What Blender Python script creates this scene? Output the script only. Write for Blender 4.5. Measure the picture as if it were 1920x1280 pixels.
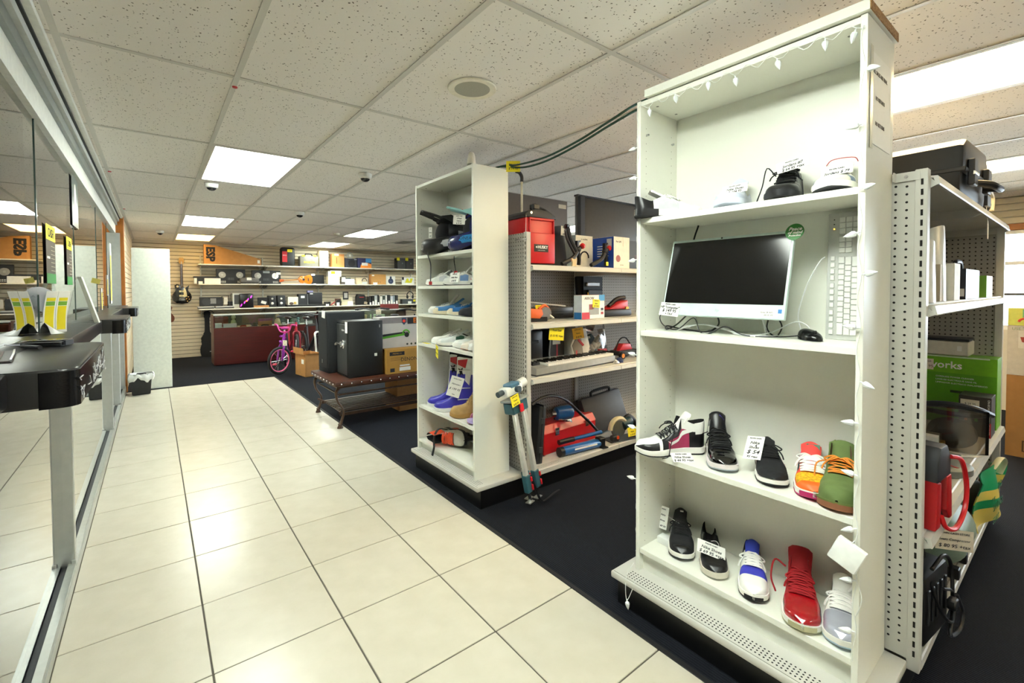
import bpy, bmesh, math, random
from mathutils import Vector, Matrix, Euler
for _o in list(bpy.data.objects): bpy.data.objects.remove(_o, do_unlink=True)
SC = bpy.context.scene
COL = SC.collection
R = math.radians
PI = math.pi
# ---------------------------------------------------------------- camera
_cd = bpy.data.cameras.new('camera'); CAM = bpy.data.objects.new('camera', _cd); COL.objects.link(CAM)
_yaw, _pit, _rol = R(37.865), R(1.44), R(-0.23)
_f = Vector((math.sin(_yaw)*math.cos(_pit), math.cos(_yaw)*math.cos(_pit), -math.sin(_pit)))
_r = Vector((math.cos(_yaw), -math.sin(_yaw), 0)); _u = _r.cross(_f)
_r2 = _r*math.cos(_rol)+_u*math.sin(_rol); _u2 = -_r*math.sin(_rol)+_u*math.cos(_rol)
CAM.matrix_world = Matrix(((_r2.x,_u2.x,-_f.x,0),(_r2.y,_u2.y,-_f.y,0),(_r2.z,_u2.z,-_f.z,1.37),(0,0,0,1)))
_cd.sensor_width = 36; _cd.lens = 854.83/1920*36
_cd.shift_x = (960-952.645)/1920; _cd.shift_y = (564.16-640)/1920
_cd.clip_start = 0.02
SC.camera = CAM
# ---------------------------------------------------------------- world, exposure
W = bpy.data.worlds.new('world'); SC.world = W; W.use_nodes = True
W.node_tree.nodes['Background'].inputs[0].default_value = (0.80, 0.90, 1.0, 1)
W.node_tree.nodes['Background'].inputs[1].default_value = 5.0
SC.view_settings.view_transform = 'Standard'; SC.view_settings.look = 'None'
SC.view_settings.gamma = 1; SC.view_settings.use_curve_mapping = False
SC.view_settings.exposure = 2.15
SC.cycles.max_bounces = 5; SC.cycles.diffuse_bounces = 4; SC.cycles.glossy_bounces = 3; SC.cycles.transmission_bounces = 4; SC.cycles.transparent_max_bounces = 12
SC.cycles.caustics_reflective = False; SC.cycles.caustics_refractive = False
_sd = bpy.data.lights.new('sun', 'SUN'); SUN = bpy.data.objects.new('sun', _sd); COL.objects.link(SUN)
_sd.energy = 9.0; _sd.angle = R(.6); _sd.color = (1, .95, .88); SUN.rotation_euler = (R(-38), 0, 0)   # added so the pavement outside bounces light onto the ceiling; stands behind the building
TROFFER = 7.0          # emission of the ceiling light diffusers
random.seed(7)
# ---------------------------------------------------------------- materials
def lin(c):
    if isinstance(c, str):
        c = [int(c[i:i+2], 16)/255 for i in (0, 2, 4)]
    return tuple((x/12.92 if x <= .04045 else ((x+.055)/1.055)**2.4) for x in c)+(1,)
MATS = {}
def mat(name, col='808080', rough=.5, metal=0, var=.06, scale=30, bump=0, spec=.5, coat=0, emit=0, ecol=None, trans=0, alpha=1):
    if name in MATS: return MATS[name]
    m = bpy.data.materials.new(name); m.use_nodes = True
    nt = m.node_tree; b = nt.nodes['Principled BSDF']; L = nt.links
    c = lin(col)
    tc = nt.nodes.new('ShaderNodeTexCoord'); nz = nt.nodes.new('ShaderNodeTexNoise')
    nz.inputs['Scale'].default_value = scale; nz.inputs['Detail'].default_value = 4
    L.new(tc.outputs['Object'], nz.inputs['Vector'])
    if var:
        rp = nt.nodes.new('ShaderNodeValToRGB')
        rp.color_ramp.elements[0].position = .3; rp.color_ramp.elements[1].position = .7
        rp.color_ramp.elements[0].color = tuple(x*(1-var) for x in c[:3])+(1,)
        rp.color_ramp.elements[1].color = tuple(min(1, x*(1+var)) for x in c[:3])+(1,)
        L.new(nz.outputs['Fac'], rp.inputs[0]); L.new(rp.outputs[0], b.inputs['Base Color'])
    else: b.inputs['Base Color'].default_value = c
    b.inputs['Roughness'].default_value = rough; b.inputs['Metallic'].default_value = metal
    b.inputs['Specular IOR Level'].default_value = spec
    if coat: b.inputs['Coat Weight'].default_value = coat; b.inputs['Coat Roughness'].default_value = .08
    if bump:
        bp = nt.nodes.new('ShaderNodeBump'); bp.inputs['Strength'].default_value = bump; bp.inputs['Distance'].default_value = .002
        n2 = nt.nodes.new('ShaderNodeTexNoise'); n2.inputs['Scale'].default_value = scale*8
        L.new(tc.outputs['Object'], n2.inputs['Vector']); L.new(n2.outputs['Fac'], bp.inputs['Height']); L.new(bp.outputs[0], b.inputs['Normal'])
    if emit:
        b.inputs['Emission Color'].default_value = lin(ecol or col); b.inputs['Emission Strength'].default_value = emit
    if trans: b.inputs['Transmission Weight'].default_value = trans
    if alpha < 1: b.inputs['Alpha'].default_value = alpha
    if emit: m.cycles.emission_sampling = 'FRONT' if name.startswith('lit_') else 'NONE'
    MATS[name] = m
    return m
def glassmat(name, tint=(1,1,1), boost=1.5, rough=0.0, base=.0):
    if name in MATS: return MATS[name]
    m = bpy.data.materials.new(name); m.use_nodes = True; nt = m.node_tree
    for n in list(nt.nodes): nt.nodes.remove(n)
    o = nt.nodes.new('ShaderNodeOutputMaterial'); t = nt.nodes.new('ShaderNodeBsdfTransparent'); g = nt.nodes.new('ShaderNodeBsdfGlossy')
    mx = nt.nodes.new('ShaderNodeMixShader'); fr = nt.nodes.new('ShaderNodeFresnel'); fr.inputs[0].default_value = 1.5
    ml = nt.nodes.new('ShaderNodeMath'); ml.operation = 'MULTIPLY_ADD'; ml.inputs[1].default_value = boost; ml.inputs[2].default_value = base; ml.use_clamp = True
    t.inputs[0].default_value = tint+(1,); g.inputs['Roughness'].default_value = rough; g.inputs[0].default_value = (1,1,1,1)
    nt.links.new(fr.outputs[0], ml.inputs[0]); nt.links.new(ml.outputs[0], mx.inputs[0])
    nt.links.new(t.outputs[0], mx.inputs[1]); nt.links.new(g.outputs[0], mx.inputs[2]); nt.links.new(mx.outputs[0], o.inputs[0])
    MATS[name] = m
    return m
def nodemat(name, build, rough=.5, spec=.5, metal=0):
    """build(nt, principled, texcoord) wires a custom procedural material"""
    if name in MATS: return MATS[name]
    m = bpy.data.materials.new(name); m.use_nodes = True; nt = m.node_tree; b = nt.nodes['Principled BSDF']
    b.inputs['Roughness'].default_value = rough; b.inputs['Specular IOR Level'].default_value = spec; b.inputs['Metallic'].default_value = metal
    tc = nt.nodes.new('ShaderNodeTexCoord'); build(nt, b, tc); MATS[name] = m
    return m
def c(hexcol, rough=.5, **k):      # plain coloured material, keyed by its colour
    return mat('paint_'+hexcol+'_%d' % int(rough*100)+''.join(sorted(k)), hexcol, rough, **k)
# ---------------------------------------------------------------- mesh builder
class MB:
    def __init__(s, M=None): s.bm = bmesh.new(); s.M = M or Matrix()
    def _v(s, p): return s.bm.verts.new(s.M @ Vector(p))
    def _f(s, vs):
        try: return s.bm.faces.new(vs)
        except ValueError: return None
    def box(s, x0, x1, y0, y1, z0, z1, bev=0, seg=1):
        v = [s._v((x, y, z)) for x in (x0, x1) for y in (y0, y1) for z in (z0, z1)]
        fs = [s._f([v[i] for i in q]) for q in ((0,1,3,2),(4,6,7,5),(0,4,5,1),(2,3,7,6),(0,2,6,4),(1,5,7,3))]
        if bev:
            es = list({e for f in fs if f for e in f.edges})
            bmesh.ops.bevel(s.bm, geom=es, offset=bev, segments=seg, affect='EDGES', profile=.5)
        return s
    def quad(s, a, b, cc, d): s._f([s._v(a), s._v(b), s._v(cc), s._v(d)]); return s
    def prism(s, poly, d0, d1, axis='z', bev=0):
        def P(p, d):
            return (p[0], p[1], d) if axis == 'z' else ((p[0], d, p[1]) if axis == 'y' else (d, p[0], p[1]))
        a = [s._v(P(p, d0)) for p in poly]; b = [s._v(P(p, d1)) for p in poly]; n = len(poly)
        fs = [s._f(a[::-1]), s._f(b)]+[s._f([a[i], a[(i+1) % n], b[(i+1) % n], b[i]]) for i in range(n)]
        if bev:
            es = list({e for f in fs[:2] if f for e in f.edges})
            bmesh.ops.bevel(s.bm, geom=es, offset=bev, segments=2, affect='EDGES', profile=.5)
        return s
    def tube(s, pts, r, n=8, closed=False, caps=True, flat=1.0):
        pts = [Vector(p) for p in pts]; k = len(pts); rings = []; up = None
        for i, p in enumerate(pts):
            if closed: t = pts[(i+1) % k]-pts[i-1]
            else: t = pts[min(i+1, k-1)]-pts[max(i-1, 0)]
            if t.length < 1e-9: t = Vector((0,0,1))
            t.normalize()
            if up is None: up = Vector((0,0,1)) if abs(t.z) < .9 else Vector((1,0,0))
            a = t.cross(up)
            if a.length < 1e-6: a = t.cross(Vector((0,1,0)))
            a.normalize(); b = a.cross(t); up = b
            rr = r[i] if isinstance(r, (list, tuple)) else r
            rings.append([s._v(p+a*(rr*math.cos(2*PI*j/n))+b*(rr*flat*math.sin(2*PI*j/n))) for j in range(n)])
        m = k if closed else k-1
        for i in range(m):
            A, B = rings[i], rings[(i+1) % k]
            for j in range(n): s._f([A[j], A[(j+1) % n], B[(j+1) % n], B[j]])
        if caps and not closed: s._f(rings[0][::-1]); s._f(rings[-1])
        return s
    def cyl(s, p0, p1, r0, r1=None, n=16): return s.tube([p0, p1], [r0, r0 if r1 is None else r1], n)
    def lathe(s, prof, n=24, at=(0,0,0), rot=None, caps=True):
        T = Matrix.Translation(at) @ (rot.to_4x4() if rot else Matrix())
        rings = [[s._v(T @ Vector((r*math.cos(2*PI*j/n), r*math.sin(2*PI*j/n), z))) for j in range(n)] for r, z in prof]
        for A, B in zip(rings, rings[1:]):
            for j in range(n): s._f([A[j], A[(j+1) % n], B[(j+1) % n], B[j]])
        if caps: s._f(rings[0][::-1]); s._f(rings[-1])
        return s
    def ball(s, cc, r, n=14, m=8):
        rx, ry, rz = (r, r, r) if not isinstance(r, (tuple, list)) else r
        rings = []
        for i in range(1, m):
            a = PI*i/m
            rings.append([s._v((cc[0]+rx*math.sin(a)*math.cos(2*PI*j/n), cc[1]+ry*math.sin(a)*math.sin(2*PI*j/n), cc[2]+rz*math.cos(a))) for j in range(n)])
        t = s._v((cc[0], cc[1], cc[2]+rz)); b = s._v((cc[0], cc[1], cc[2]-rz))
        for j in range(n):
            s._f([t, rings[0][j], rings[0][(j+1) % n]]); s._f([b, rings[-1][(j+1) % n], rings[-1][j]])
            for A, B in zip(rings, rings[1:]): s._f([A[j], B[j], B[(j+1) % n], A[(j+1) % n]])
        return s
    def grid(s, fn, nu, nv, keep=None, closed_v=False):
        V = [[None]*(nv+1) for _ in range(nu+1)]
        def g(i, j):
            if closed_v: j = j % nv
            if V[i][j] is None: V[i][j] = s._v(fn(i/nu, j/nv))
            return V[i][j]
        for i in range(nu):
            for j in range(nv):
                if keep is None or keep((i+.5)/nu, (j+.5)/nv): s._f([g(i, j), g(i+1, j), g(i+1, j+1), g(i, j+1)])
        return s
    def solid(s, t):
        bmesh.ops.recalc_face_normals(s.bm, faces=s.bm.faces)
        bmesh.ops.solidify(s.bm, geom=list(s.bm.faces), thickness=t)
        return s
    def mesh(s, name, smooth=40):
        bmesh.ops.remove_doubles(s.bm, verts=s.bm.verts, dist=1e-6)
        bmesh.ops.recalc_face_normals(s.bm, faces=s.bm.faces)
        me = bpy.data.meshes.new(name); s.bm.to_mesh(me); s.bm.free()
        if smooth:
            for p in me.polygons: p.use_smooth = True
            me.set_sharp_from_angle(angle=R(smooth))
        return me
    def build(s, name, m, parent=None, smooth=40, loc=None, rot=None):
        return link(name, s.mesh(name, smooth), m, parent, loc, rot)
def link(name, me, m=None, parent=None, loc=None, rot=None):
    o = bpy.data.objects.new(name, me); COL.objects.link(o)
    if m is not None:
        me.materials.clear(); me.materials.append(m)
    if parent is not None: o.parent = parent
    if loc is not None: o.location = loc
    if rot is not None: o.rotation_euler = rot
    return o
def tag(o, label, cat, group=None):
    o['label'] = label; o['category'] = cat
    if group: o['group'] = group
    return o
def thing(name, label, cat, loc=(0,0,0), rot=0, group=None):
    o = bpy.data.objects.new(name, None); COL.objects.link(o); o.empty_display_size = .05
    o.location = loc; o.rotation_euler = rot if isinstance(rot, (tuple, list)) else (0, 0, rot)
    return tag(o, label, cat, group)
def stuffed(o): o['kind'] = 'stuff'; return o
def struct(o): o['kind'] = 'structure'; return o
def box(name, m, b, parent=None, bev=0, seg=1, **k):
    return MB().box(*b, bev=bev, seg=seg).build(name, m, parent, smooth=30 if bev else 0, **k)
TEXTS = []
def text(body, size, m, parent, loc, rot=(R(90), 0, 0), align='CENTER', shear=0, ext=.0004, name='lettering', bold=0, sx=1):
    cu = bpy.data.curves.new(name, 'FONT'); cu.body = body; cu.size = size; cu.align_x = align; cu.align_y = 'CENTER'
    cu.extrude = ext; cu.shear = shear; cu.offset = bold; cu.resolution_u = 2
    o = bpy.data.objects.new(name+'_tmp', cu); COL.objects.link(o)
    TEXTS.append((o, name, m, parent, loc, rot, sx)); return o
def flush_text():
    bpy.context.view_layer.update(); dg = bpy.context.evaluated_depsgraph_get()
    out = []
    for o, name, m, parent, loc, rot, sx in TEXTS:
        me = bpy.data.meshes.new_from_object(o.evaluated_get(dg)); out.append(me)
    for (o, name, m, parent, loc, rot, sx), me in zip(TEXTS, out):
        cu = o.data; bpy.data.objects.remove(o); bpy.data.curves.remove(cu)
        me.name = name
        p = link(name, me, m, parent, loc, rot); p.scale = (sx, 1, 1)
def bez(pts, n=24):
    """smooth Catmull-Rom path through points"""
    P = [Vector(p) for p in pts]; P = [P[0]*2-P[1]]+P+[P[-1]*2-P[-2]]; out = []
    segs = len(P)-3
    for k in range(segs):
        a, b, cc, d = P[k:k+4]; m = max(2, n//segs)
        for i in range(m):
            t = i/m
            out.append(.5*((2*b)+(-a+cc)*t+(2*a-5*b+4*cc-d)*t*t+(-a+3*b-3*cc+d)*t**3))
    out.append(P[-2]); return out
def copytree(o, parent=None):
    n = o.copy(); COL.objects.link(n)
    if parent is not None: n.parent = parent
    for ch in list(o.children): copytree(ch, n)
    return n
# common materials
WHITE = mat('white_melamine', 'E8E8DD', .35, var=.015, scale=5)
STEEL = mat('putty_steel', 'C9C7BF', .4, var=.03, scale=8)
BLACK = mat('black_plastic', '15161A', .4, var=.15)
DARK = mat('dark_rubber', '0C0D10', .7, var=.1)
CHROME = mat('chrome', 'C8CACC', .18, 1, var=0)
ALU = mat('aluminium', 'B9BCB8', .35, .9, var=.04)
PAPER = mat('paper_white', 'F2F1EA', .7, var=.01)
INK = mat('ink', '1A1A22', .7, var=0)
YEL = mat('yellow_card', 'F2DF12', .6, var=.03)
CARD = mat('cardboard', 'B9854B', .75, var=.08, scale=12)
# ================================================================ STRUCTURE
H = 2.37
def _tile(nt, b, tc):
    L = nt.links; info = nt.nodes.new('ShaderNodeObjectInfo')
    nz = nt.nodes.new('ShaderNodeTexNoise'); nz.inputs['Scale'].default_value = 9; nz.inputs['Detail'].default_value = 6; L.new(tc.outputs['Object'], nz.inputs[0])
    rp = nt.nodes.new('ShaderNodeValToRGB'); rp.color_ramp.elements[0].position = .35; rp.color_ramp.elements[1].position = .65
    rp.color_ramp.elements[0].color = lin('CAC3B1'); rp.color_ramp.elements[1].color = lin('D0C9B8')
    L.new(nz.outputs['Fac'], rp.inputs[0])
    mx = nt.nodes.new('ShaderNodeMix'); mx.data_type = 'RGBA'; mx.blend_type = 'MULTIPLY'; mx.inputs[0].default_value = .05
    L.new(rp.outputs[0], mx.inputs[6]); L.new(info.outputs['Random'], mx.inputs[7]); L.new(mx.outputs[2], b.inputs['Base Color'])
    bp = nt.nodes.new('ShaderNodeBump'); bp.inputs['Strength'].default_value = .12; bp.inputs['Distance'].default_value = .002
    n2 = nt.nodes.new('ShaderNodeTexNoise'); n2.inputs['Scale'].default_value = 60; L.new(tc.outputs['Object'], n2.inputs[0])
    L.new(n2.outputs['Fac'], bp.inputs['Height']); L.new(bp.outputs[0], b.inputs['Normal'])
TILE = nodemat('glazed_floor_tile', _tile, .27, .42)
GROUT = mat('grout', '5B564C', .9, bump=.3)
floor = struct(box('floor', GROUT, (-2.75, 1.5, -4.6, 8.0, -.06, -.0035)))
T = .458; gx0, gy0 = .143, 1.91
_tm = {}
def tilemesh(w, d):
    k = (round(w, 3), round(d, 3))
    if k not in _tm:
        _tm[k] = MB().box(0, w, 0, d, -.01, 0, bev=.0015).mesh('floor_tile', 0); _tm[k].materials.append(TILE)
    return _tm[k]
xs = [gx0+T*i for i in range(-6, 4)]; ys = [gy0+T*i for i in range(-8, 14)]
for i in range(len(xs)-1):
    for j in range(len(ys)):
        xa, xb = xs[i]+.003, min(xs[i+1], 1.5)-.003
        ya, yb = ys[j]+.003, min(ys[j]+T, 7.99)-.003
        link('floor_tile', tilemesh(xb-xa, yb-ya), None, floor, (xa, ya, 0))
def _carpet(nt, b, tc):
    L = nt.links; wv = nt.nodes.new('ShaderNodeTexWave'); wv.wave_type = 'BANDS'; wv.bands_direction = 'X'
    mp = nt.nodes.new('ShaderNodeMapping'); mp.inputs['Rotation'].default_value = (0, 0, 0)
    L.new(tc.outputs['Object'], mp.inputs[0]); L.new(mp.outputs[0], wv.inputs[0]); wv.inputs['Scale'].default_value = 28; wv.inputs['Distortion'].default_value = .6
    wv.inputs['Detail'].default_value = 2
    nz = nt.nodes.new('ShaderNodeTexNoise'); nz.inputs['Scale'].default_value = 300; L.new(tc.outputs['Object'], nz.inputs[0])
    ad = nt.nodes.new('ShaderNodeMath'); ad.operation = 'MULTIPLY'; L.new(wv.outputs['Fac'], ad.inputs[0]); L.new(nz.outputs['Fac'], ad.inputs[1])
    rp = nt.nodes.new('ShaderNodeValToRGB'); rp.color_ramp.elements[0].color = lin('101218'); rp.color_ramp.elements[1].color = lin('272A32')
    L.new(ad.outputs[0], rp.inputs[0]); L.new(rp.outputs[0], b.inputs['Base Color'])
    bp = nt.nodes.new('ShaderNodeBump'); bp.inputs['Strength'].default_value = .8; bp.inputs['Distance'].default_value = .004
    L.new(ad.outputs[0], bp.inputs['Height']); L.new(bp.outputs[0], b.inputs['Normal'])
CARPET = nodemat('ribbed_carpet', _carpet, .95, .15)
m = MB(); m.box(1.5, 7.7, -4.6, 8.0, -.06, -.001); m.box(-2.75, 7.7, 8.0, 11.6, -.06, -.001)
cf = struct(m.build('floor_carpet', CARPET, smooth=0))
box('edge_strip', DARK, (1.488, 1.512, -4.6, 8.0, -.004, .004), cf, bev=.002)
# --- ceiling
def _acou(nt, b, tc):
    L = nt.links; info = nt.nodes.new('ShaderNodeObjectInfo')
    ad = nt.nodes.new('ShaderNodeVectorMath'); ad.operation = 'ADD'; mu = nt.nodes.new('ShaderNodeVectorMath'); mu.operation = 'SCALE'; mu.inputs[3].default_value = 7
    L.new(info.outputs['Location'], mu.inputs[0]); L.new(tc.outputs['Object'], ad.inputs[0]); L.new(mu.outputs[0], ad.inputs[1])
    nz = nt.nodes.new('ShaderNodeTexNoise'); nz.inputs['Scale'].default_value = 60; nz.inputs['Detail'].default_value = 1
    L.new(ad.outputs[0], nz.inputs[0])
    sc = nt.nodes.new('ShaderNodeVectorMath'); sc.operation = 'MULTIPLY_ADD'; sc.inputs[1].default_value = (.012,)*3
    L.new(nz.outputs['Color'], sc.inputs[0]); L.new(ad.outputs[0], sc.inputs[2])
    vo = nt.nodes.new('ShaderNodeTexVoronoi'); vo.inputs['Scale'].default_value = 105; L.new(sc.outputs[0], vo.inputs['Vector'])
    n3 = nt.nodes.new('ShaderNodeSeparateColor'); L.new(vo.outputs['Color'], n3.inputs[0])
    th = nt.nodes.new('ShaderNodeMath'); th.operation = 'SUBTRACT'; th.inputs[1].default_value = .66; L.new(n3.outputs[0], th.inputs[0])
    lt = nt.nodes.new('ShaderNodeMath'); lt.operation = 'GREATER_THAN'; L.new(vo.outputs['Distance'], lt.inputs[0])
    t2 = nt.nodes.new('ShaderNodeMath'); t2.operation = 'MULTIPLY'; t2.inputs[1].default_value = 1.15; L.new(th.outputs[0], t2.inputs[0]); L.new(t2.outputs[0], lt.inputs[1])
    mx = nt.nodes.new('ShaderNodeMix'); mx.data_type = 'RGBA'; mx.inputs[6].default_value = lin('7C7468'); mx.inputs[7].default_value = lin('F3EDE5')
    L.new(lt.outputs[0], mx.inputs[0]); L.new(mx.outputs[2], b.inputs['Base Color'])
    bp = nt.nodes.new('ShaderNodeBump'); bp.inputs['Strength'].default_value = .5; bp.inputs['Distance'].default_value = .003
    L.new(lt.outputs[0], bp.inputs['Height']); L.new(bp.outputs[0], b.inputs['Normal'])
ACOU = nodemat('fissured_ceiling_panel', _acou, .95, .1)
TBAR = mat('ceiling_grid_enamel', 'D3CEC4', .5, var=.01)
ceiling = struct(box('ceiling', c('8A867E', .9), (-2.75, 7.7, -4.6, 11.6, H+.05, H+.10)))
CX0, CY0 = .328, 2.49
LIGHTS = [(0, 1), (0, 4), (0, 6), (4, 4), (4, 6), (4, -2), (0, -2), (0, -5), (4, -5), (8, -2), (8, 2), (8, 5), (-3, 3)]   # grid cells (column, row) that hold a light; unseen ones include added fill
cxs = [CX0+.61*i for i in range(-5, 13)]; cys = [CY0+1.22*i for i in range(-6, 8)]
pm = MB().box(.004, .606, .004, 1.216, .002, .018).mesh('ceiling_panel', 0); pm.materials.append(ACOU)
for i in range(-5, 12):
    for j in range(-6, 8):
        if (i, j) in LIGHTS: continue
        y = CY0+1.22*j
        link('ceiling_panel', pm, None, ceiling, (CX0+.61*i, y, H))
mb = MB().box(-.012, .012, -4.6, 11.6, 0, .004).box(-.002, .002, -4.6, 11.6, .004, .03).mesh('grid_runner', 0); mb.materials.append(TBAR)
for x in cxs: link('grid_runner', mb, None, ceiling, (x, 0, H-.003))
mb = MB().box(.012, .598, -.012, .012, 0, .004).box(.012, .598, -.002, .002, .004, .03).mesh('grid_cross_bar', 0); mb.materials.append(TBAR)
for i in range(-5, 12):
    for y in cys: link('grid_cross_bar', mb, None, ceiling, (CX0+.61*i, y, H-.003))
DIFF = mat('lit_diffuser', 'FFFFFF', .6, var=0, emit=TROFFER, ecol='F6FFF4')
DIFFW = mat('lit_diffuser_warm', 'FFFFFF', .6, var=0, emit=TROFFER*.95, ecol='FFE0A6')
DIFFD = mat('lit_diffuser_dim_warm', 'FFF6DA', .6, var=0, emit=TROFFER*.25, ecol='FFD98A')
WHEN = ['by the white panel and trash bin', ]
LL = {(0, 1): 'lit rectangular ceiling light nearest the glass partition, beside a dome camera', (0, 4): 'lit ceiling light second from the front along the tile aisle',
      (0, 6): 'dim yellowish ceiling light against the back wall above the guitar', (4, 4): 'lit ceiling light right of the smoke detector toward the back',
      (4, 6): 'lit ceiling light closest to the boxes on the top back shelf', (4, -2): 'long bright ceiling light right of the tall shoe bookcase',
      (8, -2): 'bright ceiling light near the store windows', (0, -2): 'ceiling light directly above where the picture is taken', (0, -5): 'ceiling light over the tile aisle by the front windows',
      (4, -5): 'ceiling light over the carpet by the front windows', (8, 2): 'ceiling light beside the side windows', (8, 5): 'ceiling light in the back right corner of the store', (-3, 3): 'ceiling light in the room behind the glass partition'}  # lights called added brighten the near aisle and the room behind the glass
for (i, j) in LIGHTS:
    x, y = CX0+.61*i, CY0+1.22*j
    t = thing('ceiling_light', LL[(i, j)], 'ceiling light', (x, y, H), 0, 'recessed ceiling lights')
    f = MB(); f.box(.006, .604, .006, .03, -.004, .03); f.box(.006, .604, 1.19, 1.214, -.004, .03); f.box(.006, .03, .03, 1.19, -.004, .03); f.box(.58, .604, .03, 1.19, -.004, .03)
    f.box(.006, .604, .006, 1.214, .03, .045)
    f.build('frame', TBAR, t, 0)
    box('diffuser', DIFFD if (i, j) == (0, 6) else (DIFFW if i >= 4 and j < 0 else DIFF), (.03, .58, .03, 1.19, .004, .01), t) if False else MB().quad((.03, .03, .006), (.03, 1.19, .006), (.58, 1.19, .006), (.58, .03, .006)).build('diffuser', DIFFD if (i, j) == (0, 6) else (DIFFW if i >= 4 and j < 0 else DIFF), t, 0)
# --- walls
PAINT = mat('wall_paint', 'D9D4C6', .8, var=.02, scale=3)
SLAT = mat('slatwall_laminate', 'DCCFB6', .5, var=.03, scale=6)
GROOVE = mat('slat_groove', '4A4136', .8)
wb = struct(box('wall_back', GROOVE, (-2.75, 7.7, 11.45, 11.6, 0, H+.05)))
sm = MB().box(-2.75, 7.7, -.02, 0, 0, .066, bev=.003).mesh('slat', 0); sm.materials.append(SLAT)
for k in range(32): link('slat', sm, None, wb, (0, 11.45, .006+k*.0745))
wl = struct(box('wall_left', PAINT, (-2.85, -2.75, -4.6, 11.6, 0, H+.05)))
wf = struct(box('wall_front', PAINT, (-2.75, 7.7, -4.7, -4.6, 0, H+.05)))
# side slat wall beyond the glass
ws = struct(box('wall_side', GROOVE, (-.40, -.33, 8.12, 11.45, 0, H)))
sm = MB().box(0, .02, 8.12, 11.43, 0, .066, bev=.003).mesh('slat', 0); sm.materials.append(SLAT)
for k in range(32): link('slat', sm, None, ws, (-.33, 0, .006+k*.0745))
WOODT = mat('oak_trim', 'B06A25', .45, var=.12, scale=10)
struct(box('trim_1', WOODT, (-.40, -.30, 8.03, 8.12, 0, H-.004), bev=.004))
# right wall with windows
wr = MB(); XW = 7.5
wr.box(XW, 7.7, -4.6, 11.6, 0, .9); wr.box(XW, 7.7, -4.6, 11.6, 2.02, H+.05)
for a, b2 in ((-4.6, -3.4), (-1.25, -.95), (8.0, 11.6)): wr.box(XW, 7.7, a, b2, .9, 2.02)
wr = struct(wr.build('wall_right', PAINT, smooth=0))
sm = MB().box(-.02, 0, -4.6, 11.4, 0, .066, bev=.003).mesh('slat', 0); sm.materials.append(SLAT)
for k in range(4): link('slat', sm, None, wr, (XW, 0, 2.075+k*.0745))
struct(box('trim_2', WOODT, (XW-.03, XW, -4.6, 11.4, 2.0, 2.07), bev=.004))
GLW = glassmat('window_glass', (.95, .97, .97), 1.2)
for n, (a, b2) in enumerate(((-3.4, -1.25), (-.95, 8.0))):
    w = bpy.data.objects.new('window_%d' % (n+1), None); COL.objects.link(w); struct(w)
    fm = c('F4F4F0', .4)
    box('window_frame', fm, (XW, XW+.06, a, b2, .9, .95), w); box('window_frame', fm, (XW, XW+.06, a, b2, 1.96, 2.02), w)
    k = max(1, round((b2-a)/1.1))
    for i in range(k+1):
        y = a+(b2-a)*i/k; box('window_frame', fm, (XW, XW+.06, max(a, y-.025), min(b2, y+.025), .95, 1.96), w)
    box('window_rail', fm, (XW, XW+.06, a, b2, 1.62, 1.66), w); box('window_rail', c('55585A', .4), (XW, XW+.06, a, b2, 1.28, 1.31), w)
    box('window_pane', GLW, (XW+.025, XW+.033, a, b2, .95, 1.96), w)
struct(box('pavement', c('B9B6AE', .9), (7.7, 14, -12, 12, -.1, -.02)))
# ================================================================ GLASS PARTITION
GL = glassmat('partition_glass', (.90, .93, .93), 1.3, base=.05)
GASK = mat('gasket', '2B2F33', .6)
wp = struct(box('wall_partition', ALU, (-.41, -.314, -4.6, 8.03, 0, .055), bev=.004))
box('sill_channel', GASK, (-.385, -.345, -4.6, 8.03, .055, .06), wp)
box('sill_lip', ALU, (-.345, -.318, -4.6, 8.03, .055, .07), wp)
MUL = [.4, 2.98, 5.65, 6.85, 7.95]
for y in MUL:
    u = box('mullion', ALU, (-.40, -.32, y, y+.05, .055, 1.10), wp, bev=.003)
    box('gasket_strip', GASK, (-.39, -.335, y+.05, y+.075, .055, 1.10), u)
    box('clamp_foot', ALU, (-.335, -.316, y-.01, y+.06, .055, .085), u, bev=.003)
for a, b2 in zip([-4.6]+MUL, MUL+[8.03]):
    if b2-a > .1: box('glass_pane', GL, (-.366, -.358, a+.05 if a > -4 else a, b2, .06, 1.10), wp)
JO = [-4.6, .4, 2.92, 4.15, 5.65, 6.85, 8.0]
for a, b2 in zip(JO, JO[1:]):
    box('glass_pane', GL, (-.418, -.410, a+.004, b2-.004, 1.18, 2.14), wp)
EDGE = mat('glass_edge', '3C5650', .2, var=0)
for y in JO[1:]:
    box('glass_joint', EDGE, (-.421, -.407, y-.004, y+.004, 1.18, 2.14), wp)
box('header_fascia', c('DFE0D6', .5), (-.425, -.385, -4.6, 8.03, 2.14, H), wp)
box('track_rail', c('8E9490', .4, metal=.6), (-.385, -.365, -4.6, 8.03, 2.25, 2.30), wp)
box('track_rail', c('C9CDC8', .4), (-.385, -.345, -4.6, 8.03, 2.30, 2.335), wp)
box('track_slot', DARK, (-.35, -.335, -4.6, 8.03, 2.335, 2.35), wp)
box('track_rail', c('E4E5DC', .4), (-.385, -.31, -4.6, 8.03, 2.345, H-.001), wp)
box('header_post', ALU, (-.42, -.34, 7.95, 8.03, 1.18, 2.14), wp)
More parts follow.
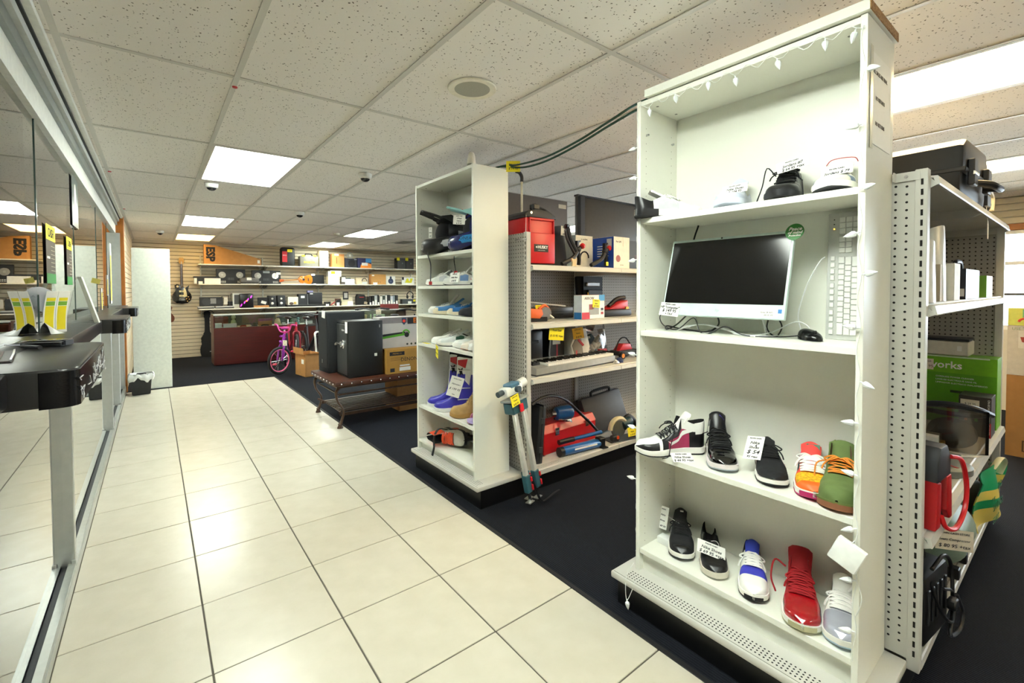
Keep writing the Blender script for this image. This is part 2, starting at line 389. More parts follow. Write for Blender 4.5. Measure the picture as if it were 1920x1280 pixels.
# --- service counter
CTOP = mat('black_laminate', '131315', .3, var=.15, scale=12)
TAPE = mat('glossy_tape', '08080A', .2, var=.3, scale=25, bump=.08, spec=.3)
t = thing('service_counter', 'long black teller counter running through the glass partition with three taped ledges', 'counter', (0, 0, 0))
box('worktop', CTOP, (-.66, -.27, .45, 7.94, 1.10, 1.18), t, bev=.006, seg=2)
def rr_poly(x0, x1, y0, y1, r, n=6):
    P = []
    for cx, cy, a0 in ((x1-r, y1-r, 0), (x0+.002, y1-.002, 90), (x0+.002, y0+.002, 180), (x1-r, y0+r, 270)):
        q = r if a0 in (0, 270) else .002
        for i in range(n+1): a = R(a0+90*i/n); P.append((cx+q*math.cos(a), cy+q*math.sin(a)))
    return P
for y0, y1 in ((1.53, 2.28), (3.98, 4.73), (6.55, 7.31)):
    l = MB().prism(rr_poly(-.33, -.15, y0, y1, .035), 1.092, 1.182, bev=.006).build('ledge', CTOP, t)
    m = MB(); m.prism([(x+.0015*(1 if x > -.2 else 0), y) for x, y in rr_poly(-.22, -.15, y0-.001, y1+.001, .036)], 1.088, 1.176)
    m.build('tape_wrap', TAPE, l)
    w = MB(); rnd = random.Random(int(y0*10))
    for k in range(26):
        y = y0+.03+rnd.random()*(y1-y0-.06); z = 1.10+rnd.random()*.06
        w.tube([(-.1475, y, z), (-.147, y+rnd.uniform(-.04, .04), z+rnd.uniform(-.03, .03)), (-.1475, y+rnd.uniform(-.06, .06), z+rnd.uniform(-.02, .02))], .0012, 5)
    stuffed(w.build('tape_creases', c('B8BABC', .3), l))
# --- room behind the glass
dr = bpy.data.objects.new('door_1', None); COL.objects.link(dr); struct(dr); dr.location = (0, 8.05, 0)
box('door_leaf', c('E6E8DC', .45), (-.86, -.44, 0, .04, .01, 2.03), dr, bev=.003)
box('door_leaf', c('DADCCF', .5), (-2.75, -.86, .0, .03, .01, .0101), dr)
k = box('escutcheon', CHROME, (-.672, -.664, -.006, 0, 1.50, 1.68), dr, bev=.002)
MB().prism([(-.668, 1.70), (-.655, 1.60), (-.668, 1.50), (-.681, 1.60)], -.008, -.002, 'y').build('escutcheon', CHROME, dr)
MB().cyl((-.70, -.01, 1.60), (-.70, -.04, 1.60), .014).cyl((-.64, -.01, 1.60), (-.64, -.04, 1.60), .014).build('lever', CHROME, dr)
MB().lathe([(.016, 0), (.018, .01), (.012, .025), (.001, .03)], 16, (-.668, 0, 1.78), Matrix.Rotation(R(90), 3, 'X')).build('door_viewer', CHROME, dr)
box('latch', c('8A8C8C', .4, metal=.5), (-.69, -.645, -.02, 0, 1.44, 1.47), dr, bev=.003)
# ================================================================ GONDOLAS AND BOOKCASES
def _peg(ax):
    def f(nt, b, tc):
        L = nt.links; sp = nt.nodes.new('ShaderNodeSeparateXYZ'); L.new(tc.outputs['Object'], sp.inputs[0]); sq = []
        for a in ax:
            mu = nt.nodes.new('ShaderNodeMath'); mu.operation = 'MULTIPLY'; mu.inputs[1].default_value = 1/.0254; L.new(sp.outputs[a], mu.inputs[0])
            fr = nt.nodes.new('ShaderNodeMath'); fr.operation = 'FRACT'; L.new(mu.outputs[0], fr.inputs[0])
            su = nt.nodes.new('ShaderNodeMath'); su.operation = 'SUBTRACT'; su.inputs[1].default_value = .5; L.new(fr.outputs[0], su.inputs[0])
            p2 = nt.nodes.new('ShaderNodeMath'); p2.operation = 'POWER'; p2.inputs[1].default_value = 2; L.new(su.outputs[0], p2.inputs[0]); sq.append(p2)
        ad = nt.nodes.new('ShaderNodeMath'); ad.operation = 'ADD'; L.new(sq[0].outputs[0], ad.inputs[0]); L.new(sq[1].outputs[0], ad.inputs[1])
        gt = nt.nodes.new('ShaderNodeMath'); gt.operation = 'GREATER_THAN'; gt.inputs[1].default_value = .024; L.new(ad.outputs[0], gt.inputs[0])
        mx = nt.nodes.new('ShaderNodeMix'); mx.data_type = 'RGBA'; mx.inputs[6].default_value = lin('14130F'); mx.inputs[7].default_value = lin('A6A29A')
        L.new(gt.outputs[0], mx.inputs[0]); L.new(mx.outputs[2], b.inputs['Base Color'])
    return f
PEGX = nodemat('pegboard_facing_side', _peg(('Y', 'Z')), .6)
PEGY = nodemat('pegboard_facing_front', _peg(('X', 'Z')), .6)
KICK = mat('black_kick', '0B0B0D', .35, var=.2, scale=4)
def dots(mb, pts, r, normal, n=6):
    nv = Vector(normal); a = nv.orthogonal().normalized(); b = nv.cross(a)
    for p in pts:
        p = Vector(p)+nv*.0004
        mb._f([mb._v(p+a*(r*math.cos(2*PI*j/n))+b*(r*math.sin(2*PI*j/n))) for j in range(n)])
HOLE = mat('hole_shadow', '1B1916', .9, var=0)
def shelf_profile(yf, yb, z):
    return [(yb, z), (yf+.03, z), (yf+.026, z-.006), (yf+.006, z-.008), (yf, z-.034), (yf+.002, z-.038), (yf+.01, z-.036), (yf+.016, z-.014), (yf+.03, z-.012), (yb, z-.014)]
def gondola(name, label, yc, x1, zs, joints, hole_geo):
    g = thing(name, label, 'shelving unit', (0, 0, 0))
    ya, yb = yc-.458, yc+.458
    box('end_panel', STEEL if hole_geo else PEGX, (1.935, 1.962, ya-.02, yb+.02, .15, 1.745), g, bev=.002)
    up = box('upright', STEEL, (1.930, 1.966, ya-.03, ya+.002, .12, 1.748), g, bev=.002)
    m = MB(); k = 0
    zz = .17
    pts = []
    while zz < 1.72:
        m.box(1.9290, 1.9305, ya-.019, ya-.013, zz, zz+.019); zz += .0325
    m.build('slots', HOLE, up, 0)
    if hole_geo:
        m = MB(); zz = .2
        while zz < 1.70:
            for yy in (ya+.022, ya+.050): pts.append((1.9348, yy, zz+(0 if yy < ya+.03 else .004)))
            zz += .0254
        dots(m, pts, .0038, (-1, 0, 0), 10); stuffed(m.build('peg_holes', HOLE, g, 0))
    bx = MB().box(1.966, 1.966+.001, ya, ya+.0005, .15, .16)
    bx.bm.free()
    for (xa, xb) in joints:
        bp = box('back_panel', PEGY, (xa+.004, xb-.004, yc-.012, yc+.012, .15, 1.745), g)
        box('upright', STEEL, (xb-.016, xb+.016, yc-.028, yc+.028, .12, 1.748), g)
        dk = box('base_deck', STEEL, (xa, xb, ya-.03, yb+.03, .112, .150), g, bev=.004)
        m = MB(); n = int((xb-xa)/.0127)
        dots(m, [(xa+.02+i*.0127, ya-.005+j*.014, .150) for i in range(n-2) for j in range(3)], .0032, (0, 0, 1)); stuffed(m.build('deck_holes', HOLE, dk, 0))
        for z in zs:
            s = MB().prism(shelf_profile(ya-.052, yc-.015, z), xa+.002, xb-.002, 'x').build('shelf', STEEL, g, 25)
            for xx in (xa+.001, xb-.004):
                MB().prism([(yc-.02, z-.055), (yc-.02, z-.002), (ya-.02, z-.002), (ya-.048, z-.036), (ya-.02, z-.05)], xx, xx+.003, 'x').build('shelf_bracket', STEEL, s, 0)
    box('kick_plate', KICK, (1.585, x1-.02, ya+.012, yb-.012, 0, .114), g)
    # end-cap deck for the bookcase
    d = MB().box(1.55, 1.935, ya, yb, .118, .146, bev=.006, seg=2).build('end_deck', STEEL, g, 30)
    box('end_deck_seam', HOLE, (1.560, 1.5615, ya+.01, yb-.01, .1458, .1464), d)
    m = MB(); n = int((yb-ya-.08)/.0135)
    dots(m, [(1.577+j*.0135, ya+.04+i*.0135, .146) for i in range(n) for j in range(4)], .0034, (0, 0, 1), 8); stuffed(m.build('deck_holes', HOLE, d, 0))
    return g
g1 = gondola('gondola_shelving', 'putty steel gondola shelving behind the tall bookcase at right, its rows running toward the windows', .815, 3.92, [1.735, 1.32, .565], [(1.966, 2.90), (2.90, 3.92)], True)
box('end_panel', PEGX, (3.92, 3.94, .36, 1.27, .15, 1.745), g1)
box('upright', STEEL, (3.915, 3.945, .325, .36, .12, 1.748), g1, bev=.002)
g2 = gondola('gondola_shelving', 'putty steel gondola shelving with the red tank on its top shelf, behind the helmet bookcase', 2.77, 4.7, [1.535, 1.145, .78], [(1.966, 2.88), (2.88, 3.79), (3.79, 4.7)], False)
box('rear_top_shelf', STEEL, (1.97, 4.7, 2.785, 3.24, 1.50, 1.52), g2)
def bookcase(label, x, y0, y1, z0, tops, depth=.28, h=2.02, pins=True):
    b = thing('bookcase', label, 'bookcase', (x, y0, z0)); w = y1-y0; t_ = .018
    box('side_panel', WHITE, (0, depth, 0, t_, 0, h), b, bev=.001); box('side_panel', WHITE, (0, depth, w-t_, w, 0, h), b, bev=.001)
    box('top_panel', WHITE, (.004, depth-.006, t_, w-t_, h-.022, h-.002), b, bev=.001)
    box('back_panel', WHITE, (depth-.006, depth, t_, w-t_, .03, h-.01), b)
    for i, z in enumerate(tops):
        box('shelf', WHITE, (.004, depth-.008, t_+.001, w-t_-.001, z-z0-.022, z-z0), b, bev=.001)
    box('plinth', WHITE, (.03, .045, t_, w-t_, 0, min(tops)-z0-.022), b)
    m = MB(); pts = []; pt2 = []
    z = .12
    while z < h-.1:
        for xx in (.04, depth-.05): pts.append((xx, w-t_, z)); pt2.append((xx, t_, z))
        z += .032
    dots(m, pts, .0022, (0, -1, 0)); dots(m, pt2, .0022, (0, 1, 0)); stuffed(m.build('pin_holes', c('8F8B80', .8), b, 0))
    for yy in (.06, w-.06):
        for xx in (.06, .2): MB().cyl((xx, yy, h-.0225), (xx, yy, h-.0215), .006, n=12).build('cam_lock', c('77766F', .5), b)
    return b
BK1Y = (.415, 1.213); BK2Y = (2.412, 3.212)
bk1 = bookcase('tall white bookcase at right holding sneakers and an all-in-one computer', 1.645, *BK1Y, .146, [1.67, 1.192, .677, .246])
bk2 = bookcase('white bookcase in the middle with motocross helmets, shoes and boots', 1.60, *BK2Y, .146, [1.63, 1.40, 1.19, .965, .486, .222])
for p in ((.05, 'shelf_pin'),):
    for xx, zz in ((.045, 1.905), (.235, 1.90)): MB().cyl((xx, .780, zz-.02), (xx, .770, zz-.02), .005, .004, 10).build('shelf_pin', CHROME, bk1)
CHIP = nodemat('chipboard', lambda nt, b, tc: (lambda v, r: (nt.links.new(tc.outputs['Object'], v.inputs['Vector']), v.inputs['Scale'].__setattr__('default_value', 260), nt.links.new(v.outputs['Color'], r.inputs[0]),
    r.color_ramp.elements[0].__setattr__('color', lin('7A4E26')), r.color_ramp.elements[1].__setattr__('color', lin('C49A62')), nt.links.new(r.outputs[0], b.inputs['Base Color'])))(nt.nodes.new('ShaderNodeTexVoronoi'), nt.nodes.new('ShaderNodeValToRGB')), .9)
t = thing('loose_board', 'loose white shelf board lying on top of the tall shoe bookcase', 'board', (1.63, .405, 2.168), 0)
box('panel', WHITE, (0, .30, .0025, .76, 0, .03), t); box('raw_edge', CHIP, (.001, .299, 0, .0024, .0015, .0285), t)
# ================================================================ SHOES
def lerp_tab(tab, u):
    if u <= tab[0][0]: return tab[0][1]
    for (a, va), (b, vb) in zip(tab, tab[1:]):
        if u <= b:
            t = (u-a)/(b-a); t = t*t*(3-2*t)*.5+t*.5
            return va+(vb-va)*t
    return tab[-1][1]
class Shoe:
    """parametric shoe: toe tip at the origin pointing +x, heel at -L"""
    def __init__(s, L=.29, W=.104, sole=.03, rim=((0, .085), (.2, .07), (.36, .09)), ridge=((.34, .105), (.5, .085), (.7, .062), (.88, .05), (1, .03)), uo=.36, spring=.012, toe=.5, nu=44, nv=36, shaft=0):
        s.L, s.W, s.sole, s.rim, s.ridge, s.uo, s.spring, s.nu, s.nv, s.shaft, s.toe = L, W, sole, rim, ridge, uo, spring, nu, nv, shaft, toe
        s.wt = ((0, .66), (.12, .70), (.32, .68), (.5, .82), (.68, 1.0), (.82, .97), (.92, .84), (1, .62))
    def w(s, u):
        v = lerp_tab(s.wt, u)*s.W*.5
        if u > .86: v *= math.sqrt(max(0, 1-((u-.86)/.14)**2*.985))
        if u < .09: v *= math.sqrt(max(0, 1-((.09-u)/.09)**2*.97))
        return v
    def zs(s, u): q = min(1, max(0, (u-.5)/.5)); return s.sole*(1-.30*q*q*(3-2*q))
    def lift(s, u): return s.spring*max(0, (u-.68)/.32)**2+.004*max(0, (.12-u)/.12)**2
    def skew(s, u): return .012*math.sin(max(0, u-.3)*2.4)
    def S(s, u, v):
        u = min(max(u, 0), 1); w = s.w(u); t = abs(v); sg = 1 if v >= 0 else -1
        zs = s.zs(u)
        a = (1-t)*PI/2
        h = lerp_tab(s.ridge, u)
        if u > .93: h = zs+(h-zs)*math.sqrt(max(0, 1-((u-.93)/.07)**2*.9))
        y1 = w*max(0, math.cos(a))**.55 if t < 1 else w
        z1 = zs+(h-zs)*max(0, math.sin(a))**.75
        if u < s.uo+.03:
            hr = lerp_tab(s.rim, u)
            if t >= .5:
                q = (1-t)/.5; y2 = w*(1-.26*q**1.6); z2 = zs+(hr-zs)*q
            else:
                b = (.5-t)/.5; y2 = w*.72*(1-b)**.8; z2 = hr-(hr-zs-.012)*min(1, b*1.7)**.7 if b > .12 else hr+.003*math.sin(b/.12*PI)
            k = 0 if u < s.uo-.01 else min(1, (u-s.uo+.01)/.04)
            y, z = y2+(y1-y2)*k, z2+(z1-z2)*k
        else: y, z = y1, z1
        x = (u-1)*s.L
        if u < .12:      # rounded heel leans out a little
            x += .012*(z-zs)/.1*(1-u/.12)*-.4
        if s.shaft: x += s.shaft*max(0, z-.10)*(1-u)
        return Vector((x, sg*y+s.skew(u), z+s.lift(u)))
    def N(s, u, v, e=.01):
        du = s.S(min(1, u+e), v)-s.S(max(0, u-e), v); dv = s.S(u, min(.98, v+e))-s.S(u, max(-.98, v-e))
        n = dv.cross(du)
        if n.length < 1e-9: return Vector((0, 0, 1))
        n.normalize()
        if n.z < -.2: n = -n
        return n
    def P(s, u, v, off=.001):
        n = s.N(u, v); p = s.S(u, v)
        if n.y*(p.y-s.skew(u)) < 0 and abs(n.y) > abs(n.z): n = -n
        return p+n*off
    def parts(s, t, region, mats, alias=None):
        """split the upper's faces into parts by region(u, v) -> part name"""
        sets = {}
        U = lambda i: 1-(1-i)**1.0
        for i in range(s.nu):
            for j in range(s.nv):
                k = 'lining' if (i+.5)/s.nu < s.uo and abs((j+.5)/s.nv*2-1) < .46 else region((i+.5)/s.nu, (j+.5)/s.nv*2-1)
                sets.setdefault(k, set()).add((i, j))
        for k in ('panel', 'quarter'):
            if k in sets:
                st = sets.pop(k); sets[k+'+'] = {q for q in st if q[1] >= s.nv/2}; sets[k+'-'] = {q for q in st if q[1] < s.nv/2}
        for k, st in sets.items():
            k = k.rstrip('+-')
            MB().grid(lambda a, b: s.S(a, b*2-1), s.nu, s.nv, keep=lambda a, b, st=st: (int(a*s.nu), int(b*s.nv)) in st).build(k, mats[k], t, 60)
    def outline(s, grow=1.0, ext=.004, n=26):
        P = [((u-1)*s.L+(ext if u > .99 else (-ext if u < .01 else 0)), s.w(u)*grow+s.skew(u)) for u in [i/n for i in range(n+1)]]
        Q = [((u-1)*s.L+(ext if u > .99 else (-ext if u < .01 else 0)), -s.w(u)*grow+s.skew(u)) for u in [i/n for i in range(n, -1, -1)]]
        return P+Q
    def slab(s, t, name, m, z0, z1, grow=1.06, ext=.004, u0=0, u1=1, tread=False):
        n = 30; mb = MB(); top = []; bot = []
        us = [u0+(u1-u0)*i/n for i in range(n+1)]
        def ring(z, g):
            P = []
            for sg in (1, -1):
                for u in (us if sg > 0 else us[::-1]):
                    x = (u-1)*s.L*(1)+(ext*(u-.5)*2); P.append((x, sg*s.w(u)*g+s.skew(u), z*(s.zs(u)/s.sole)+s.lift(u)))
            return P
        A = [mb._v(p) for p in ring(z0, grow*.97)]; Mid = [mb._v(p) for p in ring((z0+z1)/2, grow*1.02)]; B = [mb._v(p) for p in ring(z1, grow)]
        k = len(A)
        for X, Y in ((A, Mid), (Mid, B)):
            for i in range(k): mb._f([X[i], X[(i+1) % k], Y[(i+1) % k], Y[i]])
        for X in (A, B):
            for i in range(n): mb._f([X[i], X[i+1], X[k-2-i], X[k-1-i]])
        return mb.build(name, m, t, 50)
    def lace(s, t, m, u0=.42, u1=.66, n=5, v=.34, r=.0026, bow=True, cross=True, seed=0):
        rd = random.Random(seed); mb = MB()
        us = [u1+(u0-u1)*i/(n-1) for i in range(n)]
        for i, u in enumerate(us):
            vv = v*(1-.25*(u-u0)/(u1-u0))
            mb.tube([s.P(u, -vv+2*vv*k/8, .004+.003*math.sin(PI*k/8)) for k in range(9)], r, 6, flat=.6)
            if cross and i < n-1:
                for sg in (-1, 1): mb.tube([s.P(u+(us[i+1]-u)*k/8, sg*(-vv+2*vv*k/8), .006+.003*math.sin(PI*k/8)) for k in range(9)], r, 6, flat=.6)
        if bow:
            c0 = s.P(u0, 0, .008)
            for sg in (-1, 1):
                mb.tube(bez([c0, c0+Vector((.006, sg*.02, .008)), c0+Vector((.02, sg*.042, .0)), c0+Vector((.024, sg*.03, -.004)), c0+Vector((.008, sg*.008, .004))], 20), r*.9, 6)
                mb.tube(bez([c0, c0+Vector((.012, sg*.018, .006)), c0+Vector((.035, sg*.040, -.014)), c0+Vector((.045, sg*.046, -.03))], 14), r*.9, 6)
        return mb.build('laces', m, t, 60)
    def tongue(s, t, m, top=.13, lean=.30, width=.05, u0=.58, lining=None, thick=.008):
        b = s.S(u0, 0); q = s.S(s.uo+.03, 0); e = Vector(((lean-1)*s.L, q.y, top))
        path = bez([b+Vector((0, 0, .001)), q+Vector((0, 0, .004)), e], 14); k = len(path)
        mb = MB(); rows = []
        for i, p in enumerate(path):
            f = i/(k-1); ww = width*.5*(.75+.3*f); 
            if f > .9: ww *= math.sqrt(max(.15, 1-((f-.9)/.1)**2*.6))
            d = (path[min(i+1, k-1)]-path[max(0, i-1)]).normalized(); nn = Vector((-d.z, 0, d.x)); 
            if nn.x < 0: nn = -nn
            rows.append([p+Vector((0, ww*g, 0))-nn*(.012*g*g) for g in (-1, -.6, -.2, .2, .6, 1)])
        for off, fl in ((0, False), (thick, True)):
            pass
        V = [[mb._v(p) for p in r_] for r_ in rows]; Bk = [[mb._v(p-Vector((thick, 0, .001))) for p in r_] for r_ in rows]
        for i in range(k-1):
            for j in range(5):
                mb._f([V[i][j], V[i][j+1], V[i+1][j+1], V[i+1][j]]); mb._f([Bk[i][j], Bk[i+1][j], Bk[i+1][j+1], Bk[i][j+1]])
            mb._f([V[i][0], V[i+1][0], Bk[i+1][0], Bk[i][0]]); mb._f([V[i][5], Bk[i][5], Bk[i+1][5], V[i+1][5]])
        for j in range(5): mb._f([V[-1][j], V[-1][j+1], Bk[-1][j+1], Bk[-1][j]])
        return mb.build('tongue', m, t, 50)
    def swoosh(s, t, m, side=-1, u0=.16, u1=.62, v0=.60, v1=.86, th=.10):
        mb = MB(); n = 22; A = []; B = []
        for i in range(n+1):
            f = i/n
            if f < .25:     # short hooked start near the toe end
                g = f/.25; u = u1-.02+.02*math.sin(g*PI*.5)*-1-.03*g; vv = v0+(v1-v0)*g**.8; w_ = th*(.05+.95*g)
            else:
                g = (f-.25)/.75; u = u1-.05+(u0-u1+.05)*g; vv = v1-(v1-v0+.05)*g**1.15; w_ = th*(1-g)**.8
            A.append(s.P(u, side*(vv-w_*.5), .0016)); B.append(s.P(u, side*(vv+w_*.5), .0016))
        va = [mb._v(p) for p in A]; vb = [mb._v(p) for p in B]
        for i in range(n): mb._f([va[i], va[i+1], vb[i+1], vb[i]])
        return mb.build('logo', m, t, 60)
    def patch(s, t, name, m, outline, off=.0015):
        mb = MB(); cu = sum(p[0] for p in outline)/len(outline); cv = sum(p[1] for p in outline)/len(outline)
        pts = []
        for a, b in zip(outline, outline[1:]+outline[:1]):
            for k in range(3): pts.append((a[0]+(b[0]-a[0])*k/3, a[1]+(b[1]-a[1])*k/3))
        rings = [[mb._v(s.P(cu+(p[0]-cu)*f, cv+(p[1]-cv)*f, off)) for p in pts] for f in (1, .66, .33)]; ce = mb._v(s.P(cu, cv, off)); n = len(pts)
        for A, B in zip(rings, rings[1:]):
            for i in range(n): mb._f([A[i], A[(i+1) % n], B[(i+1) % n], B[i]])
        for i in range(n): mb._f([rings[-1][i], rings[-1][(i+1) % n], ce])
        return mb.build(name, m, t, 60)
def at_toe(x, y, z, heading):  # location and rotation for a shoe whose toe tip stands at (x, y, z)
    return dict(loc=(x, y, z), rot=R(heading))
def price_tag(parent, w, h, loc, rot, lines, m=None, col=None, string=None, body=None):
    """card with handwriting; local x right, z up, facing -y before rot"""
    g = box('price_tag', m or PAPER, (-w/2, w/2, 0, .0008, -h/2, h/2), parent, loc=loc, rot=rot)
    n = len(lines)
    for i, (s_, size) in enumerate(lines):
        text(s_, size, col or INK, g, (0, -.0006, h*.5-h*(i+.5)/n), shear=.25 if i else .0, bold=0.0002)
    return g
# materials for shoes
LEA_BLK = mat('black_leather', '131316', .33, var=.15, scale=40, bump=.1)
LEA_WHT = mat('white_leather', 'F0EFEA', .4, var=.02)
MESH_BLK = mat('black_knit', '17181C', .8, var=.2, scale=150, bump=.4)
MID = mat('foam_white', 'F1EFE8', .55, var=.02)
LIN_BLK = mat('black_lining', '0E0E11', .9)
def basic_shoe(label, x, y, z, head, mats, region, kw={}, mid=(.004, .032), midm=None, outm=None, lace=None, lacekw={}, tongue=None, tonguekw={}, cat='shoe', name='sneaker', group=None, tilt=None):
    s = Shoe(**kw); t = thing(name, label, cat, (x, y, z), (0, 0, R(head)) if tilt is None else tilt, group)
    s.parts(t, region, mats)
    s.slab(t, 'outsole', outm or DARK, .0005, .007, 1.05)
    s.slab(t, 'midsole', midm or MID, .0068, mid[1], 1.07)
    if tongue: s.tongue(t, tongue, **tonguekw)
    if lace: s.lace(t, lace, **lacekw)
    return s, t
HI = dict(rim=((0, .135), (.18, .128), (.36, .150)), ridge=((.34, .135), (.46, .105), (.62, .074), (.78, .058), (.9, .050), (1, .034)), uo=.38)
LOW = dict(rim=((0, .088), (.2, .068), (.38, .088)), ridge=((.34, .10), (.48, .088), (.64, .068), (.8, .054), (.92, .047), (1, .03)), uo=.40)
# ---- row of five on the middle shelf of the tall bookcase
Z3 = .677
def reg(u, v):
    t = abs(v)
    if u > .70 and t > .42+.5*max(0, .8-u): return 'toe_guard'
    if u > .66: return 'toe_box'
    if u < .17: return 'heel_counter' if t > .72 else 'collar'
    if t < .30 and u > .38: return 'throat'
    if u > .60 : return 'eyestay'
    if .26 < u < .56 and t > .66: return 'quarter'
    if t > .5 and u < .36 and t < .66: return 'collar'
    return 'eyestay'
s, t = basic_shoe('black, white and berry red high top sneaker at the left end of the middle row', 1.600, 1.185, Z3, 143,
    dict(toe_guard=LEA_BLK, toe_box=LEA_WHT, heel_counter=LEA_BLK, collar=LEA_WHT, throat=LEA_WHT, eyestay=LEA_BLK, quarter=c('A8325A', .45), lining=LIN_BLK), reg,
    HI, lace=c('17171B', .8), lacekw=dict(u0=.42, u1=.66, n=6), tongue=LEA_WHT, tonguekw=dict(top=.175, lean=.27, width=.055), group='shoes on the tall bookcase')
for sd in (1, -1): s.swoosh(t, LEA_WHT, sd, .06, .60, .60, .84, .12)
MB().tube(bez([(-.165, .02, .125), (-.14, .055, .08), (-.13, .056, .04), (-.12, .062, .004), (-.09, .075, -.0)], 20), .0018, 6).build('loose_lace', c('17171B', .8), t)
price_tag(t, .085, .048, (-.165, .092, .012), (R(-62), 0, R(180)), [('PAWN CASH', .008), ('Nike Shoes', .014), ('$ 44 95 +tax', .015)])
def reg(u, v):
    t = abs(v)
    if u > .70: return 'toe_box'
    if t < .3 and u > .38: return 'throat'
    return 'quarter' if t > .6 and u > .15 else 'ankle'
PAT = mat('black_patent', '0B0B0E', .07, var=.1, coat=1)
s, t = basic_shoe('glossy black patent high top sneaker, second in the middle row', 1.672, .850, Z3, 212, dict(toe_box=PAT, throat=MESH_BLK, quarter=PAT, ankle=LEA_BLK, lining=LIN_BLK), reg,
    dict(HI, L=.295), midm=c('E6DCDD', .5), outm=c('9AA3AC', .5), lace=c('0F0F12', .8), lacekw=dict(n=7, u0=.40, u1=.68, r=.0032, v=.42), tongue=LEA_BLK, tonguekw=dict(top=.178, lean=.26, width=.062), group='shoes on the tall bookcase')
s.patch(t, 'emblem', c('3A2A78', .5), [(.405, -.10), (.405, .02), (.40, -.06)]) if False else None
MB().prism([(-.016, 0), (.016, 0), (.006, .014), (0, .02), (-.008, .012)], 0, .0015, 'x').build('emblem', c('43309A', .5), t, loc=(-.207, .012, .148), rot=(0, R(-14), 0))
MB().tube(bez([(-.18, -.035, .10), (-.19, -.06, .08), (-.19, -.065, .03), (-.185, -.075, .002)], 16), .002, 6).build('loose_lace', c('0F0F12', .8), t)
def reg(u, v): return 'toe_guard' if u > .93 and abs(v) > .55 else ('throat' if abs(v) < .3 and u > .40 and u < .66 else 'upper')
s, t = basic_shoe('black knit running shoe with pink accent, between patent high top and orange shoe', 1.678, .680, Z3, 206, dict(upper=MESH_BLK, throat=LIN_BLK, toe_guard=MESH_BLK, lining=LIN_BLK), reg,
    dict(LOW, W=.098), lace=c('141417', .8), lacekw=dict(n=5, u0=.44, u1=.62), tongue=MESH_BLK, tonguekw=dict(top=.118, lean=.26, width=.05), mid=(.004, .027), group='shoes on the tall bookcase')
for sd in (1, -1): s.swoosh(t, c('D8637C', .5), sd, .28, .66, .62, .80, .10)
price_tag(t, .062, .105, (-.135, -.045, .093), (R(-52), R(-8), R(70)), [('PAWN CASH', .007), ('Nike', .017), ('Shoes', .015), ('$ 54', .024), ('95 +tax', .012)])
def reg(u, v):
    t = abs(v)
    if u > .86 or (u > .7 and t > .78): return 'mudguard'
    if u > .68: return 'toe_box'
    if t < .28 and u > .38: return 'throat'
    if u < .16: return 'heel_counter'
    if t < .5: return 'collar' if u < .4 else 'eyestay'
    return 'quarter' if .3 < u < .62 else 'panel'
s, t = basic_shoe('orange, yellow and teal running shoe with thick white laces', 1.672, .556, Z3, 199, dict(mudguard=c('EE6A1E', .5), toe_box=mat('yellow_knit', 'F0A91E', .7, var=.45, scale=120), throat=c('E8433F', .7), heel_counter=c('C02A9B', .5), collar=c('A0258C', .7), eyestay=c('F0504A', .6), quarter=c('1D5A5C', .6), panel=c('E8542E', .6), lining=c('8E1E7E', .8)), reg,
    dict(LOW, W=.106), midm=MID, outm=c('B5175F', .5), lace=LEA_WHT, lacekw=dict(n=6, u0=.43, u1=.68, r=.0042, v=.42), tongue=c('EA4B45', .7), tonguekw=dict(top=.135, lean=.25, width=.062), group='shoes on the tall bookcase')
box('tongue_label', c('5E8B76', .6), (-.002, .0, -.02, .02, -.012, .012), t, loc=(-.205, .01, .118), rot=(0, R(-22), 0))
s.slab(t, 'toe_bumper', c('B5175F', .5), .004, .026, 1.10, u0=.93, u1=1)
def reg(u, v): return 'throat' if abs(v) < .26 and .36 < u < .62 else ('upper')
NUB = mat('green_nubuck', '627540', .85, var=.16, scale=14, bump=.2)
s, t = basic_shoe('olive green nubuck work boot with orange laces', 1.642, .487, Z3, 190, dict(upper=NUB, throat=c('536534', .85), lining=c('5B4436', .9)), reg,
    dict(L=.30, W=.112, sole=.03, rim=((0, .150), (.2, .148), (.38, .165)), ridge=((.34, .15), (.46, .115), (.60, .085), (.76, .075), (.9, .068), (1, .05)), uo=.40), midm=c('8C5A3C', .7), outm=c('9A6241', .7),
    lace=c('E88B2D', .7), lacekw=dict(n=4, u0=.45, u1=.61, r=.003), tongue=NUB, tonguekw=dict(top=.172, lean=.29, width=.075), name='work_boot', cat='boot', group='shoes on the tall bookcase')
s.slab(t, 'welt', c('66743A', .8), .028, .036, 1.12)
MB().tube(bez([(-.17, -.03, .11), (-.14, -.06, .10), (-.12, -.062, .05), (-.10, -.06, .02), (-.07, -.062, -.01)], 18), .0025, 6).build('loose_lace', c('E88B2D', .7), t)
# ---- five on the bottom shelf
Z4 = .246
def reg(u, v): return 'toe_guard' if u > .88 and abs(v) < .5 else ('throat' if abs(v) < .28 and .40 < u < .68 else 'upper')
s, t = basic_shoe('black running shoe with a tall white paper tag, leftmost on the bottom shelf', 1.690, 1.035, Z4, 210, dict(upper=MESH_BLK, throat=LIN_BLK, toe_guard=LEA_BLK, lining=LIN_BLK), reg, dict(LOW, W=.1),
    lace=c('141417', .8), lacekw=dict(n=6, u0=.42, u1=.66), tongue=MESH_BLK, tonguekw=dict(top=.125, lean=.25, width=.052), group='shoes on the bottom shelf of the tall bookcase')
box('tongue_label', PAPER, (-.001, .001, -.007, .007, -.003, .003), t, loc=(-.203, .008, .118), rot=(0, R(-20), 0))
g = price_tag(t, .045, .098, (-.175, -.072, .088), (R(-12), R(4), R(75)), [('PAWN', .006), ('Asics', .010), ('Shoes', .009), ('$ 49 95', .011)])
